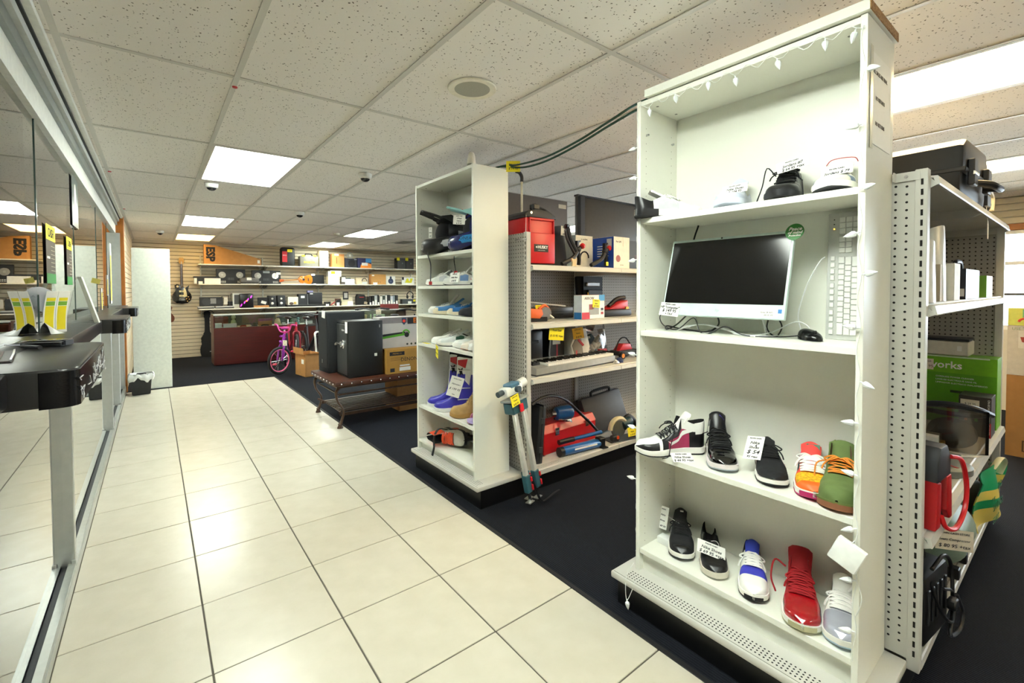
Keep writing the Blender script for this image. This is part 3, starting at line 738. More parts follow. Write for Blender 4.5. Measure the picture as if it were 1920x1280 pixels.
MB().tube(bez([(-.15, .03, .075), (-.15, -.01, .09), (-.165, -.055, .105)], 12), .001, 5).build('tag_string', PAPER, t)
s, t = basic_shoe('black sneaker without laces beside a sixty-nine dollar tag', 1.680, .885, Z4, 211, dict(upper=LEA_BLK, throat=LEA_BLK, toe_guard=LEA_BLK, lining=LIN_BLK), reg, dict(LOW, W=.098, L=.295, ridge=((.34, .07), (.48, .072), (.64, .062), (.8, .052), (.92, .046), (1, .03))), midm=c('D9D2C2', .6), outm=c('D9D2C2', .6), group='shoes on the bottom shelf of the tall bookcase')
for sd in (1, -1): s.swoosh(t, LEA_WHT, sd, .25, .62, .62, .82, .12)
price_tag(t, .108, .055, (-.085, .0, .075), (R(-58), R(16), R(96)), [('PAWN CASH', .008), ('Nike Shoes', .017), ('$ 69 95 +tax', .018)])
MB().tube(bez([(-.17, -.01, .06), (-.14, .02, .085), (-.11, .03, .08), (-.10, .012, .085)], 14), .0011, 5).build('tag_string', PAPER, t)
def reg(u, v):
    t = abs(v)
    if u > .72: return 'toe_box'
    if u > .60 and t < .7: return 'vamp'
    if t < .3 and u > .38: return 'throat'
    if u < .2: return 'heel_counter'
    return 'quarter' if .25 < u < .45 and t > .55 else 'upper'
s, t = basic_shoe('white sneaker with royal blue panels and white laces', 1.664, .738, Z4, 203, dict(toe_box=LEA_WHT, vamp=c('3C3FB8', .6), throat=c('2E3A6E', .7), heel_counter=c('1A1B22', .5), quarter=c('7F97DD', .5), upper=LEA_WHT, lining=c('2338A8', .8)), reg, dict(LOW, W=.096),
    lace=LEA_WHT, lacekw=dict(n=6, u0=.42, u1=.60, r=.0036), tongue=c('3346BE', .7), tonguekw=dict(top=.125, lean=.26, width=.05), group='shoes on the bottom shelf of the tall bookcase')
s.slab(t, 'toe_bumper', DARK, .004, .022, 1.09, u0=.95, u1=1)
REDP = mat('red_patent', 'A80C18', .12, var=.08, coat=.8); REDF = mat('red_fabric', '980C17', .8, var=.1, bump=.2)
def reg(u, v): return 'toe_guard' if u > .66 or (abs(v) > .74) else ('throat' if abs(v) < .3 and u > .38 else 'upper')
s, t = basic_shoe('bright red high top with a shiny patent toe', 1.640, .575, Z4, 199, dict(toe_guard=REDP, throat=REDF, upper=REDF, lining=c('8C0A14', .9)), reg, dict(HI, L=.30, W=.112), midm=MID, outm=c('B9B58E', .3),
    lace=c('A00C18', .8), lacekw=dict(n=7, u0=.40, u1=.66, r=.0038, v=.42), tongue=REDF, tonguekw=dict(top=.178, lean=.25, width=.075), group='shoes on the bottom shelf of the tall bookcase')
s.slab(t, 'toe_bumper', c('B9B58E', .3), .004, .026, 1.09, u0=.94, u1=1)
MB().tube(bez([(-.17, -.04, .12), (-.18, -.075, .13), (-.15, -.085, .08), (-.14, -.07, .035)], 16), .003, 6).build('loose_lace', c('980C17', .8), t)
s, t = basic_shoe('pale grey patent sneaker with white laces at the right end of the bottom shelf', 1.662, .476, Z4, 192, dict(toe_guard=mat('grey_patent', 'A9ABB8', .12, var=.05, coat=.8), throat=c('C9CAD2', .6), upper=LEA_WHT, lining=c('C9CAD2', .8)), reg, dict(LOW, W=.104, L=.28), midm=MID, outm=c('A9C0D6', .3),
    lace=LEA_WHT, lacekw=dict(n=6, u0=.42, u1=.64, r=.004, v=.42), tongue=LEA_WHT, tonguekw=dict(top=.135, lean=.25, width=.06), group='shoes on the bottom shelf of the tall bookcase')
MB().tube(bez([(-.17, .02, .10), (-.15, .045, .15), (-.14, .05, .155), (-.12, .052, .12), (-.10, .06, .10)], 16), .0035, 6).build('loose_lace', LEA_WHT, t)
price_tag(t, .05, .03, (-.12, .062, .085), (R(-50), 0, R(150)), [('Jordan', .010), ('$ 89', .011)])
# ---- four on the top shelf (seen from below)
Z1 = 1.67
def reg(u, v): return 'heel_counter' if u < .22 and abs(v) > .5 else ('throat' if abs(v) < .3 and .38 < u < .66 else ('panel' if .3 < u < .6 and abs(v) > .6 else 'upper'))
s, t = basic_shoe('white and grey running shoe with black heel showing its sole edge on the top shelf', 1.725, .980, Z1, -36, dict(heel_counter=LEA_BLK, throat=c('DADDDD', .7), panel=c('C3C8C8', .5), upper=mat('offwhite_mesh', 'E8EAE6', .7, var=.06, scale=120), lining=c('33363A', .9)), reg, dict(LOW), outm=DARK, lace=LEA_WHT, lacekw=dict(n=6, u0=.42, u1=.64), tongue=LEA_WHT, tonguekw=dict(top=.12, lean=.25), group='shoes on the top shelf of the tall bookcase')
t.location = (1.855, 1.03, Z1)
s.slab(t, 'heel_wedge', LEA_BLK, .007, .034, 1.09, u0=0, u1=.3)
def reg(u, v): return 'toe_guard' if u > .82 else ('throat' if abs(v) < .3 and .38 < u < .66 else 'upper')
s, t = basic_shoe('pale grey-blue shoe with lime trim and a tag, second on the top shelf', 1.650, .845, Z1, 190, dict(toe_guard=c('C3C9DA', .5), throat=c('E5E3B8', .7), upper=c('CDD2DE', .6), lining=c('B8BECC', .8)), reg, dict(LOW, W=.108), midm=c('D4DAE6', .5), outm=c('B9C2D4', .5), lace=c('EEEBC8', .8), lacekw=dict(n=5, r=.0036), tongue=c('C9D0DD', .7), tonguekw=dict(top=.14, lean=.26, width=.06), group='shoes on the top shelf of the tall bookcase')
price_tag(t, .088, .036, (-.095, .018, .078), (R(-20), R(-4), R(90)), [('PAWN CASH', .007), ('Nike Shoes', .013), ('$ 104 95', .013)])
s, t = basic_shoe('matte black high top with a tilted tag and dangling laces on the top shelf', 1.665, .673, Z1, 188, dict(toe_guard=LEA_BLK, throat=LIN_BLK, upper=LEA_BLK, lining=LIN_BLK), reg, dict(HI, W=.106), midm=BLACK, outm=BLACK, lace=c('141417', .8), tongue=LEA_BLK, tonguekw=dict(top=.15, lean=.28, width=.06), group='shoes on the top shelf of the tall bookcase')
price_tag(t, .098, .040, (-.11, .03, .135), (R(-14), R(-10), R(92)), [('PAWN CASH', .007), ('Jordans #7', .014), ('$ 64 95 +tax', .013)])
for sg, b2 in ((1, .0), (-1, .01)):
    MB().tube(bez([(-.15, sg*.03, .11), (-.13, sg*.055, .14-.06*(sg > 0)), (-.10, sg*.062, .07), (-.07, sg*.072, .012)], 14), .0022, 6).build('loose_lace', c('141417', .8), t)
def reg(u, v): return 'toe_guard' if u > .88 else ('toe_box' if u > .72 else ('throat' if abs(v) < .3 and .38 < u < .66 else 'upper'))
s, t = basic_shoe('white and denim grey sneaker with red piping, rightmost on the top shelf', 1.655, .520, Z1, 187, dict(toe_guard=c('D9D6C6', .5), toe_box=c('7F8EA6', .6), throat=LEA_WHT, upper=LEA_WHT, lining=c('C8C8C4', .8)), reg, dict(LOW, W=.112), outm=c('24262B', .5), lace=LEA_WHT, lacekw=dict(n=5, r=.0038), tongue=LEA_WHT, tonguekw=dict(top=.138, lean=.28, width=.075), group='shoes on the top shelf of the tall bookcase')
MB().tube(bez([(-.195, -.033, .122), (-.203, -.02, .140), (-.204, .012, .143), (-.203, .045, .138), (-.196, .055, .122)], 14), .0015, 6).build('piping', c('B03038', .5), t)
price_tag(t, .085, .03, (-.085, .015, .078), (R(-25), R(-3), R(88)), [('PAWN CASH', .007), ('Jordans $ 79', .013)])
# ================================================================ COMPUTER SHELF
Z2 = 1.192
t = thing('all_in_one_computer', 'pale mint all-in-one computer with a black screen leaning on the bookcase shelf', 'computer', (1.705, .652, Z2+.070), (0, R(15.5), 0))
box('housing', c('CFE2DD', .35), (0, .018, 0, .478, 0, .327), t, bev=.004, seg=2)
box('screen', mat('black_screen', '08090B', .12, var=.1, scale=3), (-.0012, .001, .008, .470, .052, .315), t)
MB().cyl((-.0015, .262, .321), (.001, .262, .321), .0035, n=12).build('webcam', BLACK, t)
MB().tube(bez([(.016, .10, .06), (.10, .09, -.04), (.07, .09, -.085), (.01, .09, -.079)], 14), .004, 6).build('stand_leg', ALU, t)
MB().tube(bez([(.016, .36, .06), (.10, .36, -.04), (.07, .36, -.085), (.01, .36, -.079)], 14), .004, 6).build('stand_leg', ALU, t)
box('spec_sticker', PAPER, (-.0008, 0, .022, .085, .008, .030), t)
text('Envy 24 AIO', .008, INK, t, (-.0012, .058, .024), (R(90), 0, R(-90))); text('||||| |||| |||||', .007, INK, t, (-.0012, .052, .015), (R(90), 0, R(-90)))
box('chip_sticker', c('2E77B8', .4), (-.0008, 0, .010, .022, .022, .036), t)
text('hp', .016, c('B9CFCB', .3), t, (-.0008, .24, .026), (R(90), 0, R(-90)), shear=.25)
g = MB().cyl((-.004, .0, .318), (-.0022, .0, .318), .030, n=32).build('round_sticker', c('2C7A2E', .4), t)
for b_, sz, dz in (('Peace', .018, .010), ('of mind', .015, -.003), ('Protection', .009, -.014)): text(b_, sz, PAPER, g, (-.0045, -.001, .318+dz), (R(90), 0, R(-90)), shear=.3, bold=.0003)
g = box('price_tag', PAPER, (-.0015, 0, -.045, .045, -.028, .028), t, loc=(-.004, .440, .022), rot=(R(4), 0, 0))
for b_, sz, dz in (('PAWN CASH', .008, .021), ('HP "computer"', .014, .008), ('$ 149 95', .018, -.006), ('+ TAX', .012, -.020)): text(b_, sz, INK, g, (-.002, 0, dz), (R(90), 0, R(-90)), shear=.15, bold=.0003)
t = thing('keyboard', 'white full-size computer keyboard standing on its end against the shelf back', 'keyboard', (1.862, .438, Z2), (0, R(3), 0))
KW = mat('keyboard_white', 'DADAD6', .45, var=.01)
box('body', c('B9BAB6', .45), (0, .018, 0, .142, 0, .440), t, bev=.004, seg=2)
km = {}
def key(y, z, w, h):
    k = (round(w, 4), round(h, 4))
    if k not in km: km[k] = MB().box(-.005, 0, 0, w, 0, h, bev=.0012).mesh('key', 30); km[k].materials.append(KW)
    link('key', km[k], None, t, (0, y, z))
for r_ in range(5):
    y = .012+r_*.0195
    z = .018
    if r_ == 0:
        for w in (.022, .018, .02, .115, .02, .018, .022): key(y, z, .0175, w-.002); z += w
    else:
        n = 13; first = .018+.006*r_
        key(y, z, .0175, first-.002); z += first
        while z < .245: key(y, z, .0175, .0165); z += .0185
        key(y, z, .0175, .286-z)
for k in range(12): key(.118, .018+k*.0225+(k//4)*.004, .013, .0165)
for r_ in range(5):
    for k in range(3):
        if r_ in (0, 3, 4) or (r_ == 1 and k == 1): key(.012+r_*.0195, .300+k*.0195, .0175, .0175)
    for k in range(3): key(.012+r_*.0195, .366+k*.0195, .0175, .0175)
for k in range(3): MB().cyl((-.001, .124, .385+k*.016), (0, .124, .385+k*.016), .002, n=8).build('indicator', c('F5B233', .4, emit=2) if k == 0 else BLACK, t)
t = thing('computer_mouse', 'black computer mouse lying on the shelf in front of the keyboard', 'mouse', (1.775, .598, Z2), R(228))
m = MB(); m.grid(lambda u, v: (.056*math.cos(PI*u), .031*math.sin(PI*u)*math.cos(PI*v)*(.9+.1*math.cos(PI*u)), .002+.036*math.sin(PI*u)**.7*math.sin(PI*v)**.6*(1-.25*math.cos(PI*u))), 18, 14)
m.build('shell', mat('glossy_black', '0C0C0F', .15, var=0), t, 60)
MB().cyl((.03, -.004, .030), (.03, .004, .030), .006, n=12).build('scroll_wheel', BLACK, t)
def cable(label, m, pts, r=.0022, name='cable'):
    return tag(MB().tube(bez(pts, 60), r, 6).build(name, m, smooth=60), label, 'cable')
WC = c('E4E6E6', .5); BC = c('101013', .5)
z = Z2+.004
cable('thin black mouse cord looping along the front of the computer shelf', BC, [(1.80, .63, z+.008), (1.765, .70, z), (1.73, .80, z+.002), (1.715, .86, z+.03), (1.72, .92, z), (1.74, .975, z), (1.75, 1.01, z+.055), (1.73, 1.07, z+.005), (1.72, 1.13, z+.02), (1.76, 1.17, z+.06), (1.80, 1.12, z+.07)])
cable('thick black power cord curled below the left side of the computer', BC, [(1.79, 1.05, z+.075), (1.77, 1.10, z+.02), (1.76, 1.14, z), (1.80, 1.165, z+.01), (1.82, 1.12, z+.001), (1.78, 1.03, z), (1.77, .96, z), (1.80, .93, z+.03), (1.81, .945, z+.075)], .0035)
cable('white keyboard cord arching down from the keyboard to the shelf', WC, [(1.87, .585, 1.48), (1.86, .60, 1.46), (1.855, .635, 1.38), (1.85, .66, 1.28), (1.845, .65, z+.02), (1.83, .66, z)], .002)
cable('long white charging cable tangled between computer and mouse', WC, [(1.84, .635, z), (1.82, .615, z+.035), (1.80, .65, z+.055), (1.78, .72, z+.015), (1.75, .78, z), (1.735, .84, z+.003), (1.74, .77, z+.001), (1.77, .72, z+.001), (1.83, .70, z+.006)], .002)
cable('grey ribbon-like white cable lying flat under the computer', WC, [(1.76, 1.09, z), (1.755, 1.03, z+.02), (1.76, .97, z+.03), (1.78, .90, z+.015), (1.76, .82, z), (1.73, .76, z)], .004)
cable('black cord hanging below the right side of the computer', BC, [(1.79, .735, z+.072), (1.785, .74, z+.03), (1.79, .725, z+.004), (1.80, .71, z+.002), (1.80, .695, z+.035), (1.81, .715, z+.072)], .003)
cable('black power cord rising behind the computer to the shelf above', BC, [(1.84, 1.07, 1.55), (1.87, 1.075, 1.60), (1.89, 1.07, 1.646)], .004)
# string lights around the bookcase
LEDM = mat('clear_bulb', 'EDF1F2', .12, var=.03, spec=.8)
t = thing('string_lights', 'string of small clear teardrop lights taped around the tall shoe bookcase', 'string lights', (0, 0, 0))
XF = 1.639
rd = random.Random(4); top = [(XF, 1.207-.004*i*0-(.785/40)*i, 2.135+.012*math.sin(i*1.7)) for i in range(41)]
right = [(XF-.003, .424+.005*math.sin(i*1.3), 2.13-(1.88/60)*i) for i in range(61)]
left = [(XF, 1.2045+.004*math.sin(i*1.9), 2.13-(1.90/60)*i) for i in range(61)]
MB().tube(bez(left[::-1]+top+right, 300), .0014, 5).build('wire', c('E3E5E0', .4), t)
bm_ = MB().lathe([(.0005, 0), (.0025, .004), (.003, .010), (.0085, .014), (.0095, .020), (.006, .033), (.0006, .044)], 8).mesh('bulb', 20); bm_.materials.append(LEDM)
def bulb(p, d):
    d = Vector(d).normalized(); o = link('bulb', bm_, None, t, p); o.rotation_euler = d.to_track_quat('Z', 'Y').to_euler()
for i in (3, 9, 16, 21, 28, 35, 39): bulb(top[i], (-.1, rd.uniform(-.3, .3), -1))
for i in (4, 9, 15, 19, 23, 28, 33, 37, 42, 47, 52, 57): bulb(right[i], (-.35, rd.choice((-1, 1, 1)), rd.uniform(-.5, .3)))
for i in (5, 9, 20, 33, 43, 50): bulb(left[i], (-.2, 1, rd.uniform(-.2, .2)))
b = box('battery_box', c('EEF0EC', .4), (-.012, .012, -.038, .038, -.038, .038), t, bev=.004, seg=2, loc=(1.622, .440, .575), rot=(R(22), R(6), 0))
MB().tube(bez([(1.63, .425, .62), (1.62, .43, .60), (1.64, .42, .5), (1.63, .405, .45), (1.64, .425, .38)], 18), .0014, 5).build('wire_tail', c('E3E5E0', .4), t)
MB().tube(bez([(1.60, 1.19, .20), (1.57, 1.20, .16), (1.545, 1.19, .12), (1.54, 1.18, .07), (1.545, 1.165, .10), (1.56, 1.15, .16)], 22), .0014, 5).build('wire_tail', c('E3E5E0', .4), t)
bulb((1.54, 1.18, .075), (0, -.2, -1))
t = tag(box('power_adapter', c('E8E9E6', .4), (1.745, 1.79, 1.115, 1.175, Z4, Z4+.03), bev=.004, seg=2), 'small white box in the left corner of the bottom shelf', 'box')
# notice on the side panel
t = thing('notice', 'white paper notice taped to the side of the tall shoe bookcase', 'notice', (1.78, .4140, 1.935), 0)
box('sheet', PAPER, (-.105, .105, -.0008, 0, -.135, .135), t)
for i, s_ in enumerate(('ALL SALES ARE FINAL', 'NO REFUNDS', 'NO RETURNS')): text(s_, .017, c('6E6A62', .7), t, (-.012, -.0012, .08-.075*i), sx=.9)
box('tape', c('D9D6C4', .3), (-.110, -.085, -.0012, -.0008, -.15, .15), t)
# ================================================================ HELMETS
def helmet(label, loc, rz, shell, trim, peak, peak2, sc=1.0, name2=None):
    t = thing('motocross_helmet', label, 'helmet', loc, rz, 'motocross helmets')
    def E(u, v):   # u: elevation, v: azimuth 0 at front
        el = -.55+u*(PI/2+.55); az = (v-.5)*2*PI
        r = math.cos(el)
        return (.135*r*math.cos(az)-.01, .112*r*math.sin(az), .15+.125*math.sin(el)+.01*math.cos(az))
    openq = lambda u, v: not (u < .55 and abs(v-.5) < .20)
    MB().grid(lambda u, v: E(u, v), 18, 36, keep=lambda u, v: openq(u, v) and not (abs(v-.5) > .27 and u < .35)).solid(.006).build('shell', shell, t, 60)
    MB().grid(lambda u, v: E(u, v), 18, 36, keep=lambda u, v: abs(v-.5) > .27 and u < .35).solid(.0075).build('side_graphic', trim, t, 60)
    MB().ball((-.012, 0, .15), (.118, .098, .115), 20, 12).build('lining', LIN_BLK, t)
    ch = [(-.03, .106, .10), (.05, .110, .075), (.12, .085, .055), (.165, .035, .05), (.170, 0, .05), (.165, -.035, .05), (.12, -.085, .055), (.05, -.110, .075), (-.03, -.106, .10)]
    MB().tube(bez(ch, 40), [.028+.010*math.sin(PI*i/40) for i in range(41)], 12, flat=1.5).build('chin_bar', shell, t, 60)
    MB().tube(bez([(.0, .126, .085), (.07, .122, .072), (.14, .082, .058)], 12), .022, 8, flat=1.4).build('chin_graphic', trim, t, 60)
    MB().tube(bez([(.0, -.126, .085), (.07, -.122, .072), (.14, -.082, .058)], 12), .022, 8, flat=1.4).build('chin_graphic', trim, t, 60)
    v = MB()
    for k in range(5): v.box(.198, .206, -.02+.01*k-.003, -.02+.01*k+.003, .035, .068)
    v.tube([(.205, .026*math.cos(a*PI/8), .052+.026*math.sin(a*PI/8)) for a in range(16)], .003, 5, closed=True)
    v.build('vent_grille', c('C9CBCB', .4), t)
    def PK(u, v):
        x = -.05+.26*u; w = (.105-.03*u)*(1-.25*max(0, u-.7)/.3)
        return (x, w*(2*v-1), .262+.055*u-.02*(2*v-1)**2-.03*(1-u)**2+.0*u)
    hole = lambda u, v: (.35 < u < .62 and (.16 < v < .30 or .70 < v < .84)) or (.72 < u < .88 and .38 < v < .62)
    MB().grid(PK, 20, 16, keep=lambda u, v: not hole(u, v) and (abs(v-.5) < .28)).solid(.006).build('peak', peak, t, 50)
    MB().grid(PK, 20, 16, keep=lambda u, v: not hole(u, v) and not (abs(v-.5) < .28)).solid(.006).build('peak_edge', peak2, t, 50)
    for sg in (-1, 1):
        MB().prism([(-.04, .20), (.03, .235), (.10, .265), (.02, .28), (-.05, .25)], sg*.100, sg*.112, 'y').build('peak_mount', peak2, t)
    return t
hb = helmet('matte black motocross helmet with a silver chin grille, left of the blue one', (1.748, 2.955, 1.631), R(166), mat('matte_black', '17181B', .45, var=.1), c('BFC2C4', .4), mat('matte_black', '17181B', .45), mat('matte_black', '17181B', .45))
MB().tube(bez([(.17, .04, .03), (.178, .05, -.01), (.158, .052, -.08), (.160, .05, -.20)], 20), .011, 8, flat=.25).build('chin_strap', c('2A2C30', .8), hb)
box('strap_end', c('B5252C', .6), (.150, .170, .04, .06, -.225, -.20), hb, bev=.002)
g = price_tag(hb, .034, .075, (.16, .06, .15), (0, 0, R(120)), [('M', .006), ('Helmet', .008), ('$ 59', .008)])
hn = helmet('navy motocross helmet with a red and aqua peak and price card', (1.765, 2.60, 1.631), R(134), mat('navy_gloss', '20265A', .25, var=.1), c('2A93D8', .3), c('C3222B', .35), c('A9E3E2', .35))
MB().tube(bez([(.10, -.05, .02), (.17, -.06, 0), (.185, -.05, -.05), (.165, -.02, -.13)], 20), .012, 8, flat=.25).build('chin_strap', c('2A2C30', .8), hn)
box('strap_end', c('B5252C', .6), (.155, .175, -.03, -.008, -.155, -.13), hn, bev=.002)
price_tag(hn, .09, .062, (.10, .135, .20), (0, R(5), R(165)), [('PAWN CASH', .008), ('O\'Neal', .012), ('Helmet', .012), ('$ 79 95', .013)])
text('ONEAL', .030, INK, hn, (.05, -.148, .075), (R(90), 0, R(0)), shear=.2)
text('ONEAL', .030, INK, hn, (.05, .148, .078), (R(90), 0, R(180)), shear=.2)
# ================================================================ SHOES ON THE MIDDLE BOOKCASE
SM = dict(nu=30, nv=24)
def reg(u, v): return 'toe_guard' if u > .85 and abs(v) > .4 else ('throat' if abs(v) < .3 and .38 < u < .66 else ('panel' if .3 < u < .5 and abs(v) > .6 else 'upper'))
GB2 = 'shoes on the middle bookcase'
def mshoe(label, x, y, z, head, kw, up, panel, toe, sole=None, out=None, lace=LEA_WHT, top=.12, lin='B9B6AE', **k):
    return basic_shoe(label, x, y, z, head, dict(upper=up, panel=panel, toe_guard=toe, throat=up, lining=c(lin, .85)), reg, dict(kw, **SM), midm=sole or MID, outm=out or MID, lace=lace, lacekw=dict(n=5), tongue=up, tonguekw=dict(top=top, lean=.26), group=GB2, **k)
s, t = mshoe('white mesh trainer with black sole pods below the black helmet', 1.68, 3.165, 1.40, 112, LOW, mat('offwhite_mesh', 'E8EAE6', .7), c('D3D6DA', .6), LEA_WHT, out=DARK)
s, t = mshoe('white and blue striped trainer with a forty-four dollar tag', 1.655, 2.87, 1.40, 122, LOW, LEA_WHT, c('6E8FC0', .5), LEA_WHT, out=DARK, top=.14)
price_tag(t, .115, .07, (-.12, .085, .055), (R(-12), 0, R(150)), [('PAWN CASH', .009), ('Adidas Shoes', .015), ('$ 44 95', .018)])
mshoe('white shoe with a black and red toe at the right end of the second shelf', 1.635, 2.497, 1.40, 182, dict(LOW, L=.23), LEA_WHT, c('C3222B', .5), c('C3222B', .5), out=DARK)
CANB = mat('blue_canvas', '4F86BE', .85, var=.1, scale=100)
CANV = dict(rim=((0, .075), (.2, .062), (.38, .082)), ridge=((.34, .09), (.48, .078), (.64, .062), (.8, .054), (.92, .05), (1, .034)), uo=.42)
mshoe('white canvas shoe with tan insole at the left of the third shelf', 1.645, 3.09, 1.19, 140, CANV, c('E7E5DD', .8), c('DAD7CC', .8), c('ECEAE2', .6), lin='C3A574', top=.15)
mshoe('light blue canvas sneaker with cream rubber toe', 1.625, 2.985, 1.19, 146, CANV, CANB, CANB, c('EADFC2', .6), c('EADFC2', .6), c('D9CBA6', .6), lin='BFA873')
mshoe('darker blue canvas sneaker beside the black high top', 1.635, 2.80, 1.19, 146, CANV, mat('denim_canvas', '2F6CAB', .85), CANB, c('EADFC2', .6), c('EADFC2', .6), lin='3A78B8')
s, t = mshoe('charcoal black high top with pale laces on the third shelf', 1.62, 2.625, 1.19, 164, dict(HI, W=.115), c('202226', .75), c('26282C', .7), c('1C1E22', .7), c('1C1E22', .7), DARK, c('D8D2CC', .8), top=.165, lin='15161A')
RUN = dict(LOW)
mshoe('white trainer with a navy stripe at the left of the fourth shelf', 1.655, 3.06, .965, 132, RUN, LEA_WHT, c('34466E', .6), LEA_WHT, out=c('C8C8C4', .6), lin='2B2F36')
s, t = mshoe('white running shoe with green stripes and black sole', 1.625, 2.93, .965, 138, RUN, c('DADFDD', .6), c('2E5F4A', .6), LEA_WHT, out=DARK, lin='15161A')
g = box('price_tag', YEL, (-.022, .022, 0, .0008, -.05, .05), t, loc=(-.01, .062, -.035), rot=(R(8), R(22), R(125)))
for i, s_ in enumerate(('New Bal', '$ 39 95')): text(s_, .012, INK, g, (0, -.0008, .02-.035*i))
s, t = mshoe('white trainer striped green with its dark collar open, at the back of the fourth shelf', 1.655, 2.76, .965, 146, RUN, c('E4E8E2', .6), c('24704C', .6), LEA_WHT, lin='111216')
mshoe('cream chunky trainer on the fourth shelf', 1.618, 2.60, .965, 166, dict(LOW, L=.27), c('EDE6DC', .6), c('E5DBCE', .6), c('E8DCCB', .6), c('EADFD2', .6), c('C99B7C', .6), lin='D9CDBB')
mshoe('white round toed slipper at the right edge of the fourth shelf', 1.612, 2.492, .965, 182, dict(LOW, L=.24), LEA_WHT, LEA_WHT, LEA_WHT)
YT = tag(box('price_card', YEL, (1.61, 1.64, 3.06, 3.14, .966, .967)), 'yellow price card lying flat at the left end of the fourth shelf', 'price card')
# motocross boots
BLU = c('3B35B0', .4); MXW = c('EDEDEA', .35)
def mreg(u, v):
    t = abs(v); q = min(1, (1-t)/.5)
    if u > .46: return 'toe_box' if t > .3 or u > .6 else 'vamp'
    if q > .93: return 'cuff'
    if u > .28 and q > .55: return 'shin_plate'
    if q > .62: return 'calf' if u < .22 else 'shin_plate'
    if q < .22: return 'ankle'
    return 'side_panel'
MXK = dict(L=.31, W=.112, sole=.03, rim=((0, .42), (.2, .43), (.42, .44)), ridge=((.40, .40), (.46, .20), (.54, .115), (.66, .088), (.8, .07), (.92, .058), (1, .04)), uo=.42, shaft=.03, nu=34, nv=40)
for lab, x, y in (('white and blue motocross boot standing behind and left of its mate', 1.648, 3.125), ('white and blue motocross boot in front carrying a large folded price card', 1.622, 2.975)):
    s, t = basic_shoe(lab, x, y, .486, 139, dict(toe_box=BLU, vamp=c('2B2C33', .6), cuff=LIN_BLK, shin_plate=MXW, calf=MXW, ankle=BLU, side_panel=BLU, lining=LIN_BLK), mreg, MXK, midm=MXW, outm=MXW, name='motocross_boot', cat='boot', group='motocross boots')
    for sd in (1, -1):
        s.patch(t, 'emblem', c('C3222B', .4), [(.16, sd*.56), (.40, sd*.58), (.40, sd*.62), (.22, sd*.645)], .003)
        s.patch(t, 'knee_graphic', MXW, [(.10, sd*.70), (.22, sd*.68), (.24, sd*.76), (.14, sd*.80)], .003)
        s.patch(t, 'star_graphic', INK, [(.28, sd*.64), (.34, sd*.66), (.40, sd*.65), (.36, sd*.69), (.38, sd*.73), (.32, sd*.70), (.27, sd*.72), (.30, sd*.68)], .004)
        for q in (.66, .82, .92):
            MB().tube([s.P(.12+.30*i/8, sd*(q+.01*i/8), .006) for i in range(9)], .008, 6, flat=.4).build('buckle_strap', MXW, t)
    price_tag(t, .095, .145, (-.17, .085, .19), (R(-6), R(18), R(188)), [('PAWN CASH', .010), ('Alpinestars', .014), ('$ 199 95', .022), ('+tax', .012)]) if y < 3 else None
SUE = mat('tan_suede', 'B4935F', .9, var=.12, scale=30, bump=.2)
def breg(u, v): return 'throat' if abs(v) < .26 and .38 < u < .62 else 'upper'
basic_shoe('tan suede desert combat boot', 1.612, 2.735, .486, 156, dict(upper=SUE, throat=c('A38350', .9), lining=c('8C6E44', .9)), breg, dict(L=.30, W=.108, sole=.035, rim=((0, .24), (.2, .245), (.40, .25)), ridge=((.38, .235), (.46, .14), (.58, .095), (.72, .08), (.9, .07), (1, .05)), uo=.41, **SM), mid=(.004, .036), midm=c('A98348', .8), outm=c('94713B', .8), lace=c('B89763', .9), lacekw=dict(n=6, u0=.42, u1=.60), tongue=SUE, tonguekw=dict(top=.255, lean=.38, width=.07), name='combat_boot', cat='boot')
t = thing('slide_sandal', 'pink and lilac slide sandal at the right edge of the fifth shelf', 'sandal', (1.612, 2.515, .486), R(176))
s = Shoe(L=.25, W=.10, sole=.02, nu=24, nv=20)
s.slab(t, 'outsole', c('7B3A66', .6), .0005, .006, 1.04); s.slab(t, 'footbed', c('B4A8DC', .6), .006, .030, 1.08)
MB().grid(lambda u, v: (-.12+.075*u, .054*math.cos(PI*v)+.008, .02+.055*math.sin(PI*v)*(1-.12*u)), 6, 16).solid(.006).build('strap', c('EE9AAE', .6), t, 60)
# inline skate lying on its side
t = thing('inline_skate', 'orange, black and white inline skate lying on its side with a dangling black strap', 'skate', (1.765, 2.74, .283), 0)
s = Shoe(L=.30, W=.11, rim=((0, .17), (.2, .17), (.4, .18)), ridge=((.38, .16), (.46, .12), (.6, .09), (.78, .075), (.9, .065), (1, .045)), uo=.42, **SM)
sub = bpy.data.objects.new('boot', None); COL.objects.link(sub); sub.parent = t; sub.rotation_euler = Matrix(((0, 0, -1), (-1, 0, 0), (0, 1, 0))).to_euler()
def sreg(u, v): return 'cuff' if u < .42 and (1-abs(v))/.5 > .35 else ('lace_panel' if abs(v) < .42 and .42 < u < .75 else ('toe_box' if u > .75 else 'upper'))
s.parts(sub, sreg, dict(cuff=c('E2512F', .5), lace_panel=c('1E1F23', .6), toe_box=c('D5D2C8', .5), upper=c('D5D2C8', .5), lining=LIN_BLK))
s.slab(sub, 'sole_plate', BLACK, .0, .03, 1.04)
s.lace(sub, c('E2512F', .6), .46, .72, 5, .5, .006, bow=False)
box('wheel_frame', BLACK, (-.31, -.03, -.012, .012, -.05, .0), sub, bev=.004)
for k in range(4): MB().cyl((-.28+k*.075, -.011, -.055), (-.28+k*.075, .011, -.055), .034, n=20).build('wheel', c('C9472E', .4) if k == 0 else DARK, sub)
